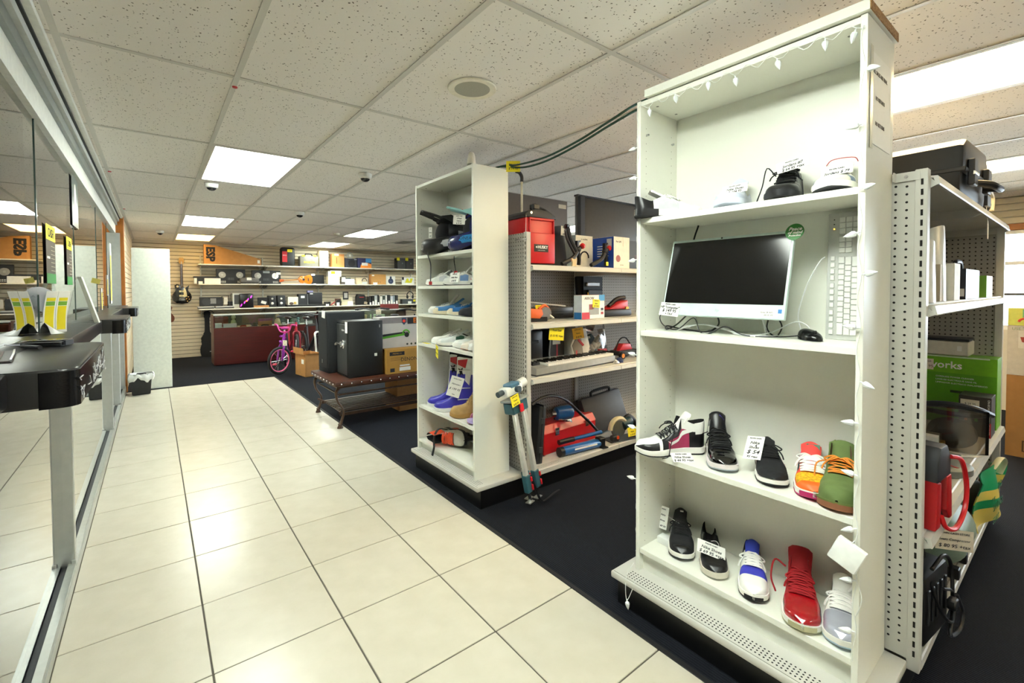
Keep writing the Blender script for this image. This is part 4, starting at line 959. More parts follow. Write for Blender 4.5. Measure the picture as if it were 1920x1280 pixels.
MB().tube(bez([(-.06, .20, .05), (-.13, .20, .065), (-.165, .20, .02), (-.172, .195, -.04), (-.175, .19, -.06), (-.19, .19, -.115)], 20), .015, 8, flat=.2).build('strap', DARK, t)
# small things on top of the middle bookcase
t = thing('air_freshener', 'white cone shaped dispenser standing on the middle bookcase', 'dispenser', (1.66, 2.52, 2.166), 0)
MB().lathe([(.029, 0), (.030, .02), (.030, .024)], 20).build('base', glassmat('clear_plastic', (.95, .95, .93), 1.3), t); MB().lathe([(.030, .024), (.030, .030), (.022, .085), (.016, .100), (.012, .102), (.001, .103)], 20).build('cover', c('F0EBDD', .4), t)
GC = c('12402F', .5)
cable('pair of green extension cords sagging from the middle bookcase to the tall bookcase', GC, [(1.80, 2.44, 2.175), (1.83, 2.36, 2.178), (1.84, 2.25, 2.16), (1.84, 2.0, 2.15), (1.83, 1.75, 2.17), (1.80, 1.5, 2.20), (1.76, 1.3, 2.215), (1.74, 1.12, 2.207)], .006, 'extension_cord')
cable('second green extension cord looped just below the first', GC, [(1.82, 2.42, 2.180), (1.84, 2.34, 2.165), (1.85, 2.2, 2.135), (1.85, 2.0, 2.13), (1.84, 1.75, 2.155), (1.81, 1.5, 2.185), (1.78, 1.3, 2.20), (1.76, 1.12, 2.207)], .006, 'extension_cord')
t = thing('price_card', 'yellow price card tied to the green cords above the middle bookcase', 'price card', (1.85, 2.32, 2.165), (0, 0, R(-38)))
box('card', YEL, (-.045, .045, 0, .001, -.035, .035), t); text('Ext cord', .016, INK, t, (0, -.001, .014), shear=.2); text('$ 14 95', .02, INK, t, (0, -.001, -.014), shear=.2)
t = thing('tool_pole', 'thin beige pole with a black hooked end rising behind the red tank', 'pole', (2.07, 2.50, 1.536), 0)
MB().cyl((0, 0, 0), (0, 0, .60), .008).build('shaft', c('C9BFA6', .5), t); MB().tube(bez([(0, 0, .595), (0, 0, .63), (-.02, 0, .655), (-.05, 0, .66)], 10), .012, 8).build('hook', BLACK, t)
# ================================================================ GONDOLA WITH THE RED TANK
ZT, ZM, ZL, ZD = 1.536, 1.146, .781, .151
def card(t, w, h, loc, rot, lines, m=None):
    g = box('price_card', m or YEL, (-w/2, w/2, 0, .0008, -h/2, h/2), t, loc=loc, rot=rot)
    for i, (b_, sz) in enumerate(lines): text(b_, sz, INK, g, (0, -.0006, h*.5-h*(i+.5)/len(lines)), shear=.2)
    return g
t = thing('red_tank', 'red portable tank with black carry lid and black name plate on the top shelf', 'tank', (2.005, 2.375, ZT), R(-4))
RED = mat('red_plastic', 'D11A24', .38, var=.05, scale=10)
box('body', RED, (0, .27, .012, .27, .01, .335), t, bev=.022, seg=3)
m = MB(); m.box(.03, .25, -.004, .02, .015, .225, bev=.006, seg=2); m.build('front_panel', RED, t)
m = MB(); m.box(.028, .04, 0, .02, .22, .325, bev=.004); m.box(.238, .25, 0, .02, .22, .325, bev=.004); m.box(.03, .25, 0, .02, .312, .330, bev=.004); m.build('recess_frame', RED, t)
box('base_strip', BLACK, (.01, .26, .01, .26, 0, .012), t)
m = MB(); m.prism([(-.004, .33), (.27, .33), (.262, .352), (.20, .385), (.10, .392), (.03, .375), (-.004, .35)], .005, .275, 'y', bev=.008); m.build('lid', c('25272B', .5), t)
MB().tube(bez([(.10, .06, .385), (.14, .06, .405), (.20, .05, .395), (.245, .04, .35), (.262, .03, .325)], 16), .013, 8).build('carry_handle', BLACK, t)
MB().box(.10, .155, .045, .10, .395, .435, bev=.006).build('valve_knob', BLACK, t)
MB().cyl((.045, .0, .36), (.045, .012, .36), .009, n=12).build('lid_screw', CHROME, t)
g = box('badge', BLACK, (-.062, .062, -.002, 0, -.026, .026), t, loc=(.125, -.0045, .12))
text('HUSKY', .028, PAPER, g, (.012, -.003, .006), bold=.001); text('12 VOLT AIR SYSTEM', .007, PAPER, g, (.0, -.003, -.016))
MB().prism([(-.05, .006), (-.042, .014), (-.034, .006), (-.042, -.002)], -.003, -.002, 'y').build('badge_mark', PAPER, g)
MB().tube([(.0, .0, .34), (-.003, .0, .25), (-.003, .002, .2)], .0012, 5).build('tag_string', PAPER, t)
BLK = c('1A1B1F', .45)
for n, (x, lab) in enumerate(((2.545, 'black folding rack arm with a red ball grip, next to the red tank'), (2.86, 'black folding rack arm with a red ball grip, in front of the blue box'))):
    t = thing('rack_arm', lab, 'rack arm', (x, 2.41, ZT), R(8), 'folding rack arms')
    MB().tube(bez([(-.17, .02, .02), (-.06, .0, .07), (0, 0, .13), (.02, -.01, .155)], 16), .017, 8).build('lower_arm', BLK, t)
    MB().tube(bez([(.04, .02, .022), (.03, .01, .07), (.0, 0, .13)], 10), .015, 8).build('brace', BLK, t)
    MB().ball((.0, 0, .135), .026, 12, 8).build('joint', BLK, t)
    MB().lathe([(.012, 0), (.021, .008), (.022, .024), (.012, .036), (.001, .038)], 16, (.03, -.012, .155), Matrix.Rotation(R(60), 3, 'Y')).build('grip', c('E02020', .35), t)
    MB().prism([(-.02, .15), (0, .15), (.0, .185), (.022, .195), (.022, .205), (-.02, .2)], -.012, .012, 'y').build('hook', BLK, t)
    if n == 0:
        MB().tube(bez([(-.02, .0, .12), (-.07, .02, .22), (-.085, .03, .30), (-.11, .03, .305)], 14), .016, 8).build('upper_arm', BLK, t)
        MB().tube(bez([(-.04, .0, .10), (-.10, .02, .2), (-.11, .03, .26)], 14), .010, 8).build('link_bar', BLK, t)
        MB().prism([(-.15, .0), (-.10, .0), (-.105, .03), (-.09, .06), (-.115, .055), (-.135, .055), (-.16, .06), (-.145, .03)], -.06, -.05, 'y').build('cardboard_cutout', c('D6C094', .8), t)
    else: box('strap_label', YEL, (-.03, .0, -.03, -.026, .02, .05), t)
t = thing('black_bag', 'black cloth bag with a white price card behind the rack arm', 'bag', (2.40, 2.56, ZT), 0)
m = MB(); m.grid(lambda u, v: (.16*math.cos(2*PI*v)*(1-.3*u*u), .09*math.sin(2*PI*v)*(1-.4*u), .30*u+.02*math.sin(9*v)*u), 10, 20, closed_v=True); m.build('body', c('1B1C20', .85), t, 60)
MB().ball((0, 0, .27), (.11, .055, .05), 12, 8).build('flap', c('202126', .85), t)
card(t, .085, .072, (.045, -.115, .27), (0, R(3), 0), [('PAWN CASH', .010), ('Rack', .014), ('$ 49 95', .015)], PAPER)
def carton(label, loc, size, front, side=None, rz=0, name='carton', cat='box', lines=(), top=None, group=None):
    t = thing(name, label, cat, loc, rz, group); w, d, h = size
    box('carton_body', front, (0, w, 0, d, 0, h), t, bev=.001)
    if side: box('side_print', side, (-.0008, 0, .001, d-.001, .001, h-.001), t)
    if top: box('top_print', top, (.001, w-.001, .001, d-.001, h, h+.0008), t)
    for (b_, sz, x, z, mm) in lines: text(b_, sz, mm, t, (x, -.0008, z))
    return t
t = carton('blue and cream carton standing corner-on at the top shelf', (2.905, 2.36, ZT), (.20, .22, .255), c('EDE3D2', .6), c('1F4FB0', .5), lines=(('Pet GPS', .02, .06, .215, INK), ('two way', .012, .10, .03, c('8A7F70', .7))))
MB().cyl((.055, -.0008, .08), (.055, 0, .08), .028, n=20).build('print_circle', c('A0564A', .6), t); box('seam_tape', c('D8C9B0', .6), (.115, .118, -.001, 0, .18, .255), t)
for i in range(5): box('print_line', PAPER, (-.0016, -.0008, .05, .17, .10+.02*i, .106+.02*i), t)
box('barcode_label', c('C8CCD0', .6), (-.0016, -.0008, .02, .07, .17, .24), t)
t = carton('white carton with round logo behind the blue box', (2.68, 2.56, ZT), (.2, .12, .27), c('E8E6DC', .6), c('C3CBC6', .6), lines=(('o evolve', .022, .10, .24, INK),))
MB().tube([(.1+.05*math.cos(a), -.002, .09+.05*math.sin(a)) for a in [i*PI/8 for i in range(9)]], .006, 6).build('print_arc', INK, t)
carton('tall black carton beside the cream box at the top shelf', (3.12, 2.37, ZT), (.16, .2, .235), c('1D1A1C', .5), c('2A2527', .5), lines=(('||', .05, .08, .1, c('7A5A60', .6)),))
# televisions on the far side of the gondola
def tv(label, x0, x1, y, z0, z1, m, tape=False):
    t = thing('television', label, 'television', (x0, y, z0), 0, 'televisions seen from behind'); w = x1-x0; h = z1-z0
    box('back_cover', m, (0, w, .0, .03, 0, h), t, bev=.006, seg=2)
    if not tape:
        f = MB(); f.box(.005, .07, -.035, 0, .01, h-.01, bev=.006); f.build('side_rib', c('28282B', .6), t)
        f = MB(); f.prism([(.10, .10), (w-.05, .10), (w-.05, .22), (.10, .24)], -.05, .0, 'y', bev=.006); f.build('electronics_bulge', m, t)
        box('frame_edge', BLACK, (-.004, w+.004, -.012, .035, h-.012, h+.004), t)
    else: box('tape_strip', c('C9C2B2', .6), (w-.11, w-.02, -.002, 0, h-.07, h-.035), t)
    for xx in (.2*w, .75*w): MB().prism([(-.015, 0), (.015, 0), (.03, -.02), (-.03, -.02)], -.05, .08, 'y').build('foot', BLACK, t, loc=(xx, 0, 0))
tv('flat grey television back with a strip of tape, behind the red tank', 2.0, 2.93, 2.90, 1.545, 2.152, c('5B5654', .55), True)
tv('large black television back with a raised rib, behind the cartons', 3.055, 4.15, 2.90, 1.545, 2.228, c('48443F', .5))
# ---- second shelf
t = thing('cutoff_saw', 'orange and black power saw at the left end of the second shelf', 'saw', (1.985, 2.37, ZM), R(-6))
m = MB(); m.prism([(0, .03), (.13, .02), (.16, .05), (.15, .085), (.05, .095), (0, .09)], 0, .06, 'y', bev=.008); m.build('housing', c('E0652A', .45), t)
box('battery', BLACK, (-.01, .20, .005, .07, .0, .032), t, bev=.005); MB().cyl((.19, .01, .055), (.19, .055, .055), .045, n=24).build('blade_guard', c('8E8F92', .4, metal=.6), t)
MB().tube(bez([(.14, .03, .085), (.19, .03, .11), (.235, .03, .07)], 10), .012, 8).build('handle', c('E0652A', .45), t); MB().cyl((.225, .02, .04), (.25, .0, .02), .012, .006, 10).build('spindle', CHROME, t)
box('orange_trigger', c('E0652A', .45), (.01, .05, .0, .004, .01, .022), t)
t = thing('price_card', 'yellow price card hanging on a white string below the second shelf', 'price card', (2.205, 2.288, 1.065), (0, R(6), R(-3)))
box('card', YEL, (-.068, .068, 0, .001, -.048, .048), t); text('Tool Saw', .022, INK, t, (0, -.001, .02), shear=.2); text('$ 10 95 +tax', .022, INK, t, (0, -.001, -.018), shear=.2)
MB().tube([(-.02, .0, .045), (0, .0, .085), (.02, .0, .045)], .0012, 5).build('string', PAPER, t)
t = thing('metal_case', 'flat dark grey metal case with a yellow price card on the second shelf', 'case', (2.24, 2.55, ZM), 0)
box('body', c('4A4641', .4, metal=.5), (0, .40, 0, .16, 0, .085), t, bev=.005, seg=2); box('lid_seam', DARK, (-.001, .401, -.001, .161, .052, .055), t); text('GUARDSMAN', .016, c('2B2926', .6), t, (.24, -.001, .03))
card(t, .105, .085, (.05, -.006, .065), (R(-6), 0, 0), [('PAWN CASH', .011), ('Lockbox', .016), ('$ 24 95', .02)])
tag(MB().cyl((1.975, 2.62, 1.30), (2.60, 2.60, 1.235), .007, n=10).build('white_rod', c('DAD8D2', .4)), 'thin white rod leaning across the pegboard on the second shelf', 'rod')
t = carton('white and red tool carton with blue corner and yellow price card', (2.505, 2.33, ZM), (.27, .08, .18), c('EFEDE8', .5), c('DDE7F0', .5), lines=(('ARROW', .030, .085, .155, INK),), top=c('B7222B', .5), rz=R(3))
for nm, cc, bb in (('blue_corner', '2E8FD0', (.2, .27, .135, .181)), ('red_wedge', 'C8202A', (.0, .09, .0, .05)), ('photo_print', '9A9C98', (.08, .2, .03, .11)), ('photo_red', 'C23A36', (.085, .14, .07, .11)), ('icon_strip', 'B0353A', (.225, .255, .03, .05)), ('icon_strip', '3A3A40', (.225, .255, .06, .08))):
    box(nm, c(cc, .5), (bb[0], bb[1], -.0012, -.0002, bb[2], bb[3]), t)
box('side_blue', c('2E7FC8', .5), (-.0016, -.0008, .005, .075, .0, .05), t)
card(t, .085, .062, (.165, -.003, .115), (0, R(4), 0), [('PAWN CASH', .008), ('Stapler', .012), ('$ 15 95', .018)])
t = thing('open_tool_case', 'open black blow-moulded tool case with its lid raised against the pegboard', 'tool case', (2.80, 2.42, ZM), R(-2))
lid = box('lid', c('1E2023', .5), (0, .30, .215, .25, .04, .36), t, bev=.012, seg=2, rot=(R(-6), 0, 0)); box('lid_hollow', c('101114', .6), (.035, .265, .208, .216, .08, .33), t)
MB().box(.06, .22, .19, .21, .245, .285, bev=.008).build('foil_wrapped_part', c('B6B8BA', .25, metal=.7), t); box('charger_block', c('2A2C30', .5), (.07, .24, .185, .212, .11, .22), t, bev=.006)
box('tray', c('16171A', .5), (-.02, .40, 0, .2, 0, .055), t, bev=.012, seg=2)
MB().prism([(.14, .055), (.39, .055), (.39, .13), (.30, .12), (.2, .075)], .03, .13, 'y', bev=.01).build('drill_body', c('C0242A', .45), t); MB().tube(bez([(.2, .08, .08), (.3, .08, .14), (.4, .08, .15)], 10), .018, 8).build('drill_grip', BLACK, t); box('battery_pack', c('D8B23A', .5), (.35, .385, .02, .06, .056, .075), t)
card(t, .10, .075, (.115, .185, .165), (R(-4), R(-5), 0), [('PAWN CASH', .010), ('Tool set', .015), ('$ 59 95', .017)], c('E8A820', .6))
# ---- third shelf: music keyboard and toys
t = thing('music_keyboard', 'silver electronic music keyboard lying along the front of the third shelf', 'keyboard', (2.02, 2.292, ZL), R(4))
SIL = c('B4B4AE', .35, metal=.4)
MB().prism([(0, .012), (.0, .055), (.02, .062), (.20, .075), (.24, .075), (.24, .012)], 0, .90, 'x', bev=.003).build('body', SIL, t)
box('base', c('4A4B4A', .5), (.01, .89, .01, .23, 0, .013), t)
wk = MB().box(0, .0205, 0, .13, .0, .018, bev=.001).mesh('white_key', 0); wk.materials.append(c('F2F0E8', .3)); bk = MB().box(0, .012, .045, .13, .018, .030, bev=.0015).mesh('black_key', 0); bk.materials.append(c('141416', .25))
for i in range(36):
    link('white_key', wk, None, t, (.125+i*.0212, .006, .058))
    if i % 7 in (0, 1, 3, 4, 5): link('black_key', bk, None, t, (.125+i*.0212+.0147, .006, .058))
for k in range(2): MB().cyl((.045+.035*k, .06, .072), (.045+.035*k, .10, .075), .018, n=16).build('pitch_wheel', c('222326', .5), t)
box('paper_label', PAPER, (.02, .14, .15, .19, .0765, .0775), t)
t = thing('black_case', 'black vertical case standing at the left of the third shelf', 'case', (2.13, 2.56, ZL), 0)
box('shell', c('141518', .35), (0, .20, 0, .14, 0, .285), t, bev=.02, seg=2); box('handle', c('2B2D31', .4), (.06, .14, -.02, 0, .19, .21), t, bev=.005); MB().tube([(.03, -.004, .03), (.03, -.004, .25)], .004, 6).build('zipper', CHROME, t)
t = carton('dark carton with red stripe and white price label behind the music keyboard', (2.38, 2.55, ZL), (.16, .12, .275), c('1E1D22', .5), lines=())
box('red_stripe', c('B02034', .5), (.075, .088, -.001, 0, .02, .26), t); box('price_label', PAPER, (.035, .115, -.0015, 0, .165, .205), t); box('white_block', c('D9D4CC', .6), (.05, .12, -.0012, 0, .03, .075), t)
MB().tube(bez([(.0, -.02, .02), (-.02, -.02, .1), (-.01, -.02, .2), (.0, -.01, .25)], 10), .006, 6).build('clear_strap', c('9AA0A8', .3), t)
t = thing('angular_case', 'white and grey six-sided plastic case with an orange price card', 'case', (2.56, 2.50, ZL), R(-10))
MB().prism([(.05, 0), (.14, 0), (.19, .13), (.15, .275), (.06, .28), (.0, .15)], 0, .16, 'y', bev=.006).build('shell', c('E6E0D4', .45), t)
MB().prism([(.055, .02), (.13, .02), (.10, .20), (.055, .22), (.012, .15)], -.006, .002, 'y', bev=.004).build('grey_face', c('8D857B', .45), t)
MB().prism([(.06, .19), (.075, .20), (.125, .15), (.11, .14)], -.010, -.005, 'y').build('brand_plate', c('C84448', .5), t); box('red_mark', c('D0585A', .5), (.045, .058, -.009, -.005, .075, .11), t)
card(t, .105, .085, (.06, -.016, .245), (R(-8), R(-6), 0), [('PAWN CASH', .010), ('Robot', .015), ('$ 60 95', .018)], c('F0B41C', .6))
t = thing('bag_of_toy_parts', 'clear bag of white, red and teal toy parts on the third shelf', 'toy parts', (2.78, 2.46, ZL), R(6))
rd = random.Random(12)
for k in range(22):
    cc = ('ECE3D8', 'ECE3D8', 'ECE3D8', 'E4DACB', 'C82A38', '1E4F6C', 'D9D3CB')[k % 7]; x, y, z = rd.uniform(.02, .24), rd.uniform(.03, .16), rd.uniform(.04, .24)
    w, d, h = rd.uniform(.03, .10), rd.uniform(.02, .05), rd.uniform(.02, .06)
    box('toy_part', c(cc, .45), (-w/2, w/2, -d/2, d/2, -h/2, h/2), t, bev=.006, seg=2, loc=(x, y, z), rot=(rd.uniform(-.5, .5), rd.uniform(-.8, .8), rd.uniform(-.6, .6)))
m = MB(); m.grid(lambda u, v: (.13+.15*math.cos(2*PI*v)*(1-.15*u), .09+.10*math.sin(2*PI*v)*(1-.5*u*u), .29*u+.008*math.sin(14*v)), 10, 24, closed_v=True); m.build('clear_bag', glassmat('thin_plastic_bag', (.97, .97, .97), .9), t, 60)
t = thing('toy_vehicle', 'red and black toy vehicle with yellow wheels at the right of the third shelf', 'toy', (3.06, 2.42, ZL), 0)
box('chassis', c('23252A', .5), (0, .26, 0, .11, .03, .07), t, bev=.008); MB().prism([(.02, .07), (.20, .07), (.17, .12), (.07, .125)], .02, .09, 'y', bev=.008).build('hood', c('B8222C', .4), t)
for x, y in ((.03, -.012), (.03, .10), (.24, -.012), (.24, .10)): w = MB().cyl((x, y, .032), (x, y+.022, .032), .032, n=18).build('wheel', DARK, t); MB().cyl((x, y-.002, .032), (x, y+.024, .032), .018, n=14).build('hub', c('E8881E', .4), w)
MB().tube(bez([(.0, .05, .07), (.06, .05, .16), (.14, .05, .17), (.22, .05, .09)], 14), .006, 6).build('roll_bar', DARK, t)
t = thing('blue_cloth', 'crumpled blue rag with silver wrapper by the toy vehicle', 'rag', (2.93, 2.345, ZL), R(20))
MB().grid(lambda u, v: (.12*u, .06*(v-.5)*(1+.4*math.sin(6*u)), .028*math.sin(PI*u)**.5*math.sin(PI*v)*(1+.3*math.sin(11*u+5*v))), 14, 12).build('fabric', c('1E2C58', .8), t, 60); MB().grid(lambda u, v: (-.06+.07*u, .05*(v-.5), .022*math.sin(PI*u)*math.sin(PI*v)*(1+.5*math.sin(19*u*v))), 10, 10).build('wrapper', c('C9CCD2', .25, metal=.6), t, 30)
# ---- base deck: tools
t = thing('flat_case', 'black flat plastic case leaning upright at the left end of the base deck', 'case', (2.075, 2.365, ZD), (R(-4), R(8), R(-8)))
box('shell', c('1F2124', .5), (0, .06, 0, .25, 0, .40), t, bev=.012, seg=2); box('seam', DARK, (.027, .033, -.002, .252, .01, .41), t)
for z in (.1, .3): box('latch', c('2F3134', .4), (.015, .045, -.008, 0, z-.02, z+.02), t, bev=.002)
t = thing('toolbox', 'long red metal toolbox on the base deck', 'toolbox', (2.235, 2.455, ZD), R(3))
TB = mat('red_enamel', 'B5141C', .3, var=.06, scale=8)
box('body', TB, (0, .60, 0, .2, 0, .155), t, bev=.004); MB().prism([(0, .155), (.2, .155), (.165, .205), (.035, .205)], -.003, .603, 'x').build('lid', TB, t)
MB().tube(bez([(.22, .1, .205), (.24, .1, .235), (.36, .1, .235), (.38, .1, .205)], 14), .008, 8).build('handle', BLACK, t)
for x in (.12, .47): box('latch', CHROME, (x, x+.04, -.008, 0, .125, .18), t, bev=.002)
t = thing('spray_gun', 'blue spray gun lying on the red toolbox', 'spray gun', (2.42, 2.53, ZD+.207), R(-15))
MB().lathe([(.03, 0), (.05, .01), (.055, .05), (.055, .12), (.045, .145), (.02, .15)], 20, (0, 0, .056), Matrix.Rotation(R(90), 3, 'Y')).build('cup', c('23558C', .35), t)
MB().tube(bez([(.02, -.02, .02), (.06, -.06, .015), (.10, -.08, .02)], 10), .012, 8).build('grip', CHROME, t); MB().cyl((-.03, 0, .056), (.0, 0, .056), .02, .026).build('nozzle', CHROME, t); MB().tube(bez([(.03, -.07, .02), (.05, -.1, .03), (.09, -.1, .01)], 10), .005, 6).build('trigger', CHROME, t)
t = thing('hydraulic_pump', 'blue hydraulic hand pump lying in front of the red toolbox', 'hydraulic pump', (2.31, 2.37, ZD), R(-6))
PB = mat('pump_blue', '1F5D9C', .3, var=.06)
MB().lathe([(.018, 0), (.033, .006), (.033, .38), (.026, .39)], 20, (0, 0, .034), Matrix.Rotation(R(90), 3, 'Y')).build('cylinder', PB, t); MB().lathe([(.035, 0), (.035, .035)], 20, (-.004, 0, .034), Matrix.Rotation(R(90), 3, 'Y')).build('end_cap', BLACK, t)
box('pump_head', BLACK, (.37, .43, -.03, .03, .005, .075), t, bev=.006); MB().cyl((.02, .02, .098), (.43, .02, .105), .014, n=12).build('lever', PB, t); MB().cyl((.01, .02, .098), (.15, .02, .100), .019, n=14).build('lever_grip', BLACK, t); box('foot_plate', BLACK, (.38, .44, -.05, .05, 0, .006), t); box('print', PAPER, (.12, .34, -.0335, -.033, .035, .048), t)
cable('black hydraulic hose arching over the red toolbox', BC, [(2.76, 2.39, ZD+.09), (2.68, 2.40, ZD+.17), (2.55, 2.42, ZD+.29), (2.40, 2.40, ZD+.40), (2.25, 2.38, ZD+.455), (2.13, 2.37, ZD+.455), (2.04, 2.365, ZD+.425)], .011, 'hose')
t = thing('drill_case', 'dark grey moulded drill case tilted against the back of the base deck', 'tool case', (2.80, 2.50, ZD+.02), (R(-18), R(-6), R(-4)))
box('shell', c('3A3B3E', .5), (0, .46, 0, .12, 0, .30), t, bev=.016, seg=2); box('seam', DARK, (-.002, .462, .055, .062, -.001, .302), t); MB().tube(bez([(.12, .0, .30), (.14, -.0, .335), (.32, -.0, .335), (.34, .0, .30)], 12), .012, 8).build('handle', c('2B2C2F', .5), t)
for x in (.08, .38): box('latch', c('6A6B6E', .4), (x, x+.05, .03, .09, .295, .306), t, bev=.002)
t = thing('circular_saw', 'teal and black circular saw with a cream blade guard and yellow card', 'saw', (2.86, 2.345, ZD), R(-10))
MB().tube([(.10+.085*math.cos(a), .03, .085+.085*math.sin(a)) for a in [R(20+160*i/14) for i in range(15)]], .022, 8, flat=.8).build('blade_guard', c('DDD0A8', .45), t); MB().cyl((.10, .02, .085), (.10, .04, .085), .07, n=28).build('blade', c('9FA3A6', .3, metal=.8), t)
MB().lathe([(.03, 0), (.045, .01), (.045, .09), (.03, .11)], 16, (.14, .04, .10), Matrix.Rotation(R(70), 3, 'Y')).build('motor', c('1B3A44', .4), t); box('base_plate', c('4A4C4E', .4, metal=.5), (-.02, .28, -.03, .09, 0, .008), t, bev=.002); MB().tube(bez([(.16, .05, .13), (.22, .05, .17), (.29, .05, .12), (.30, .05, .06)], 14), .018, 8).build('handle', c('1A1C1F', .5), t)
box('front_grip', c('26282C', .5), (-.01, .06, -.035, .01, .008, .055), t, bev=.008); MB().cyl((.04, -.036, .04), (.04, -.03, .04), .014, n=14).build('lock_knob', c('E2572A', .4), t)
card(t, .10, .07, (.17, -.055, .075), (R(-10), 0, R(4)), [('PAWN CASH', .009), ('Makita', .015), ('$ 79 95', .017)])
# ---- surveying tripod leaning at the corner
t = thing('surveying_tripod', 'folded aluminium surveying tripod with teal optical level leaning on the shelving corner', 'tripod', (1.885, 2.16, 0), (R(-6), R(-8), R(10)))
TEAL = c('2F5B66', .45)
for k, (dx, dy) in enumerate(((-.045, -.01), (.0, .03), (.045, -.015))):
    l = MB().box(dx*.9-.016, dx*.9+.016, dy-.014, dy+.014, .19, .62, bev=.004).build('leg', c('D3D3CC', .35, metal=.3), t)
    box('leg_clamp', TEAL, (dx*.9-.022, dx*.9+.022, dy-.02, dy+.02, .11, .22), l, bev=.004); MB().box(dx*.9+.014, dx*.9+.026, dy-.03, dy-.012, .12, .155, bev=.003).box(dx*.9+.014, dx*.9+.026, dy-.03, dy-.012, .175, .205, bev=.003).build('clamp_lever', c('E21E2A', .35), l)
    MB().cyl((dx*.8, dy, .02), (dx*.9, dy, .12), .008, .012, 10).build('leg_tip', CHROME, l); box('foot_plate', c('B9BBBA', .4, metal=.6), (dx*.8-.03, dx*.8+.015, dy-.02, dy+.02, .045, .05), l)
box('head', TEAL, (-.072, .072, -.035, .05, .615, .69), t, bev=.008); box('head_plate', c('9EA4A2', .4), (-.08, .08, -.045, .06, .69, .702), t, bev=.003); box('red_latch', c('E21E2A', .35), (-.018, .012, -.05, -.035, .62, .67), t, bev=.003)
lv = box('level_body', c('E3E5E2', .4), (-.10, .05, -.035, .035, .735, .79), t, bev=.01, seg=2); box('level_top', c('45708A', .45), (-.06, .03, -.036, .036, .775, .805), lv, bev=.008); MB().cyl((.05, 0, .775), (.105, 0, .778), .028, .030, 20).build('objective', c('DADCD8', .35), lv); MB().cyl((.105, 0, .778), (.107, 0, .778), .026, n=20).build('lens', BLACK, lv)
MB().cyl((-.10, 0, .768), (-.145, 0, .766), .016, .018, 14).build('eyepiece', c('33424A', .5), lv); MB().cyl((-.01, -.034, .765), (-.01, -.06, .765), .02, n=16).build('focus_knob', c('3A4A54', .5), lv); MB().cyl((0, 0, .70), (0, 0, .737), .03, n=16).build('levelling_base', BLACK, lv)
card(t, .075, .066, (-.075, -.07, .715), (0, R(-4), 0), [('PAWN CASH', .008), ('Transit', .012), ('$ 85 95', .015)])
MB().tube(bez([(.0, -.01, .20), (.01, -.03, .10), (.02, -.05, .03), (.08, -.055, .022), (.15, -.05, .02), (.20, -.055, .018)], 22), .012, 8, flat=.3).build('carry_strap', c('1E1F22', .8), t)
# ================================================================ GONDOLA AT RIGHT
Y0 = .34; S1, S2, S3, S4 = 1.736, 1.321, .566, .151
t = thing('hard_case', 'large black hard case on the top shelf at right with a tan tag hanging', 'case', (2.62, .335, S1), R(-2))
HC = c('17181B', .5)
MB().prism([(.03, 0), (.47, 0), (.50, .05), (.50, .12), (0, .12), (0, .05)], .01, .48, 'y', bev=.012).build('lower_shell', HC, t); MB().prism([(0, .126), (.50, .126), (.50, .19), (.44, .255), (.06, .255), (.0, .22)], .0, .48, 'y', bev=.015).build('upper_shell', HC, t)
box('rim', c('222327', .5), (-.006, .506, -.006, .486, .112, .130), t, bev=.003)
for x in (.06, .36): l = box('latch', c('2A2B2F', .5), (x, x+.07, -.022, 0, .06, .17), t, bev=.004); MB().cyl((x, -.018, .11), (x+.07, -.018, .11), .008, n=10).build('latch_pin', CHROME, l)
MB().tube(bez([(.16, -.01, .08), (.17, -.05, .07), (.20, -.065, .06), (.30, -.065, .06), (.33, -.05, .07), (.34, -.01, .08)], 18), .014, 8).build('grip_handle', HC, t)
box('bracket', c('56575A', .5), (.40, .48, -.014, -.002, .01, .055), t)
tg = thing('hang_tag', 'tan paper tag hanging on a string from the black hard case', 'tag', (3.12, .325, 1.80), 0)
MB().tube([(0, 0, .0), (0, -.01, -.12)], .0012, 5).build('string', PAPER, tg); MB().prism([(-.018, -.20), (.018, -.20), (.018, -.13), (.008, -.115), (-.008, -.115), (-.018, -.13)], -.011, -.010, 'y').build('card', c('CFC2A0', .8), tg)
t = thing('tool_nozzle', 'black curved tool with a pale band beside the hard case', 'tool', (3.16, .37, S1), 0)
MB().tube(bez([(0, .12, .04), (.10, .06, .12), (.24, .02, .13), (.32, .0, .07), (.30, .02, .03)], 22), [.03]*23, 10).build('body', HC, t); MB().tube(bez([(.26, -.02, .15), (.34, -.03, .11), (.33, -.03, .04)], 10), .010, 8).build('band', c('D6CDB8', .4), t); box('foot', HC, (0, .3, .0, .2, 0, .02), t, bev=.004)
# second shelf
def bagged(label, loc, w, d, h, rz, m):
    t = thing('wrapped_parcel', label, 'parcel', loc, rz)
    MB().grid(lambda u, v: (w*.5*math.cos(2*PI*v)*(1-.25*u)*(1+.08*math.sin(5*u+9*v)), d*.5*math.sin(2*PI*v)*(1-.1*u), h*u+.01*math.sin(12*v)*u), 12, 22, closed_v=True).build('plastic_wrap', m, t, 50)
    box('contents', c('BFB9AA', .6), (-w*.28, w*.28, -d*.28, d*.28, .002, h*.9), t)
    return t
PW = mat('milky_plastic', 'E9E6DC', .25, var=.06, scale=9, spec=.7)
bagged('white plastic wrapped parcel standing nearest on the middle shelf at right', (2.06, .375, S2), .13, .10, .20, 0, PW)
bagged('taller white plastic wrapped parcel behind the narrow tool box', (2.33, .40, S2), .16, .12, .27, .3, PW)
t = carton('narrow tan tool box with blue lettering down its end', (2.26, .345, S2), (.10, .062, .135), c('CBBDA2', .6), c('C4B496', .6)); text('DREMEL', .028, c('3A4E78', .5), t, (-.0014, .031, .072), (R(90), R(90), R(-90)), bold=.0005)
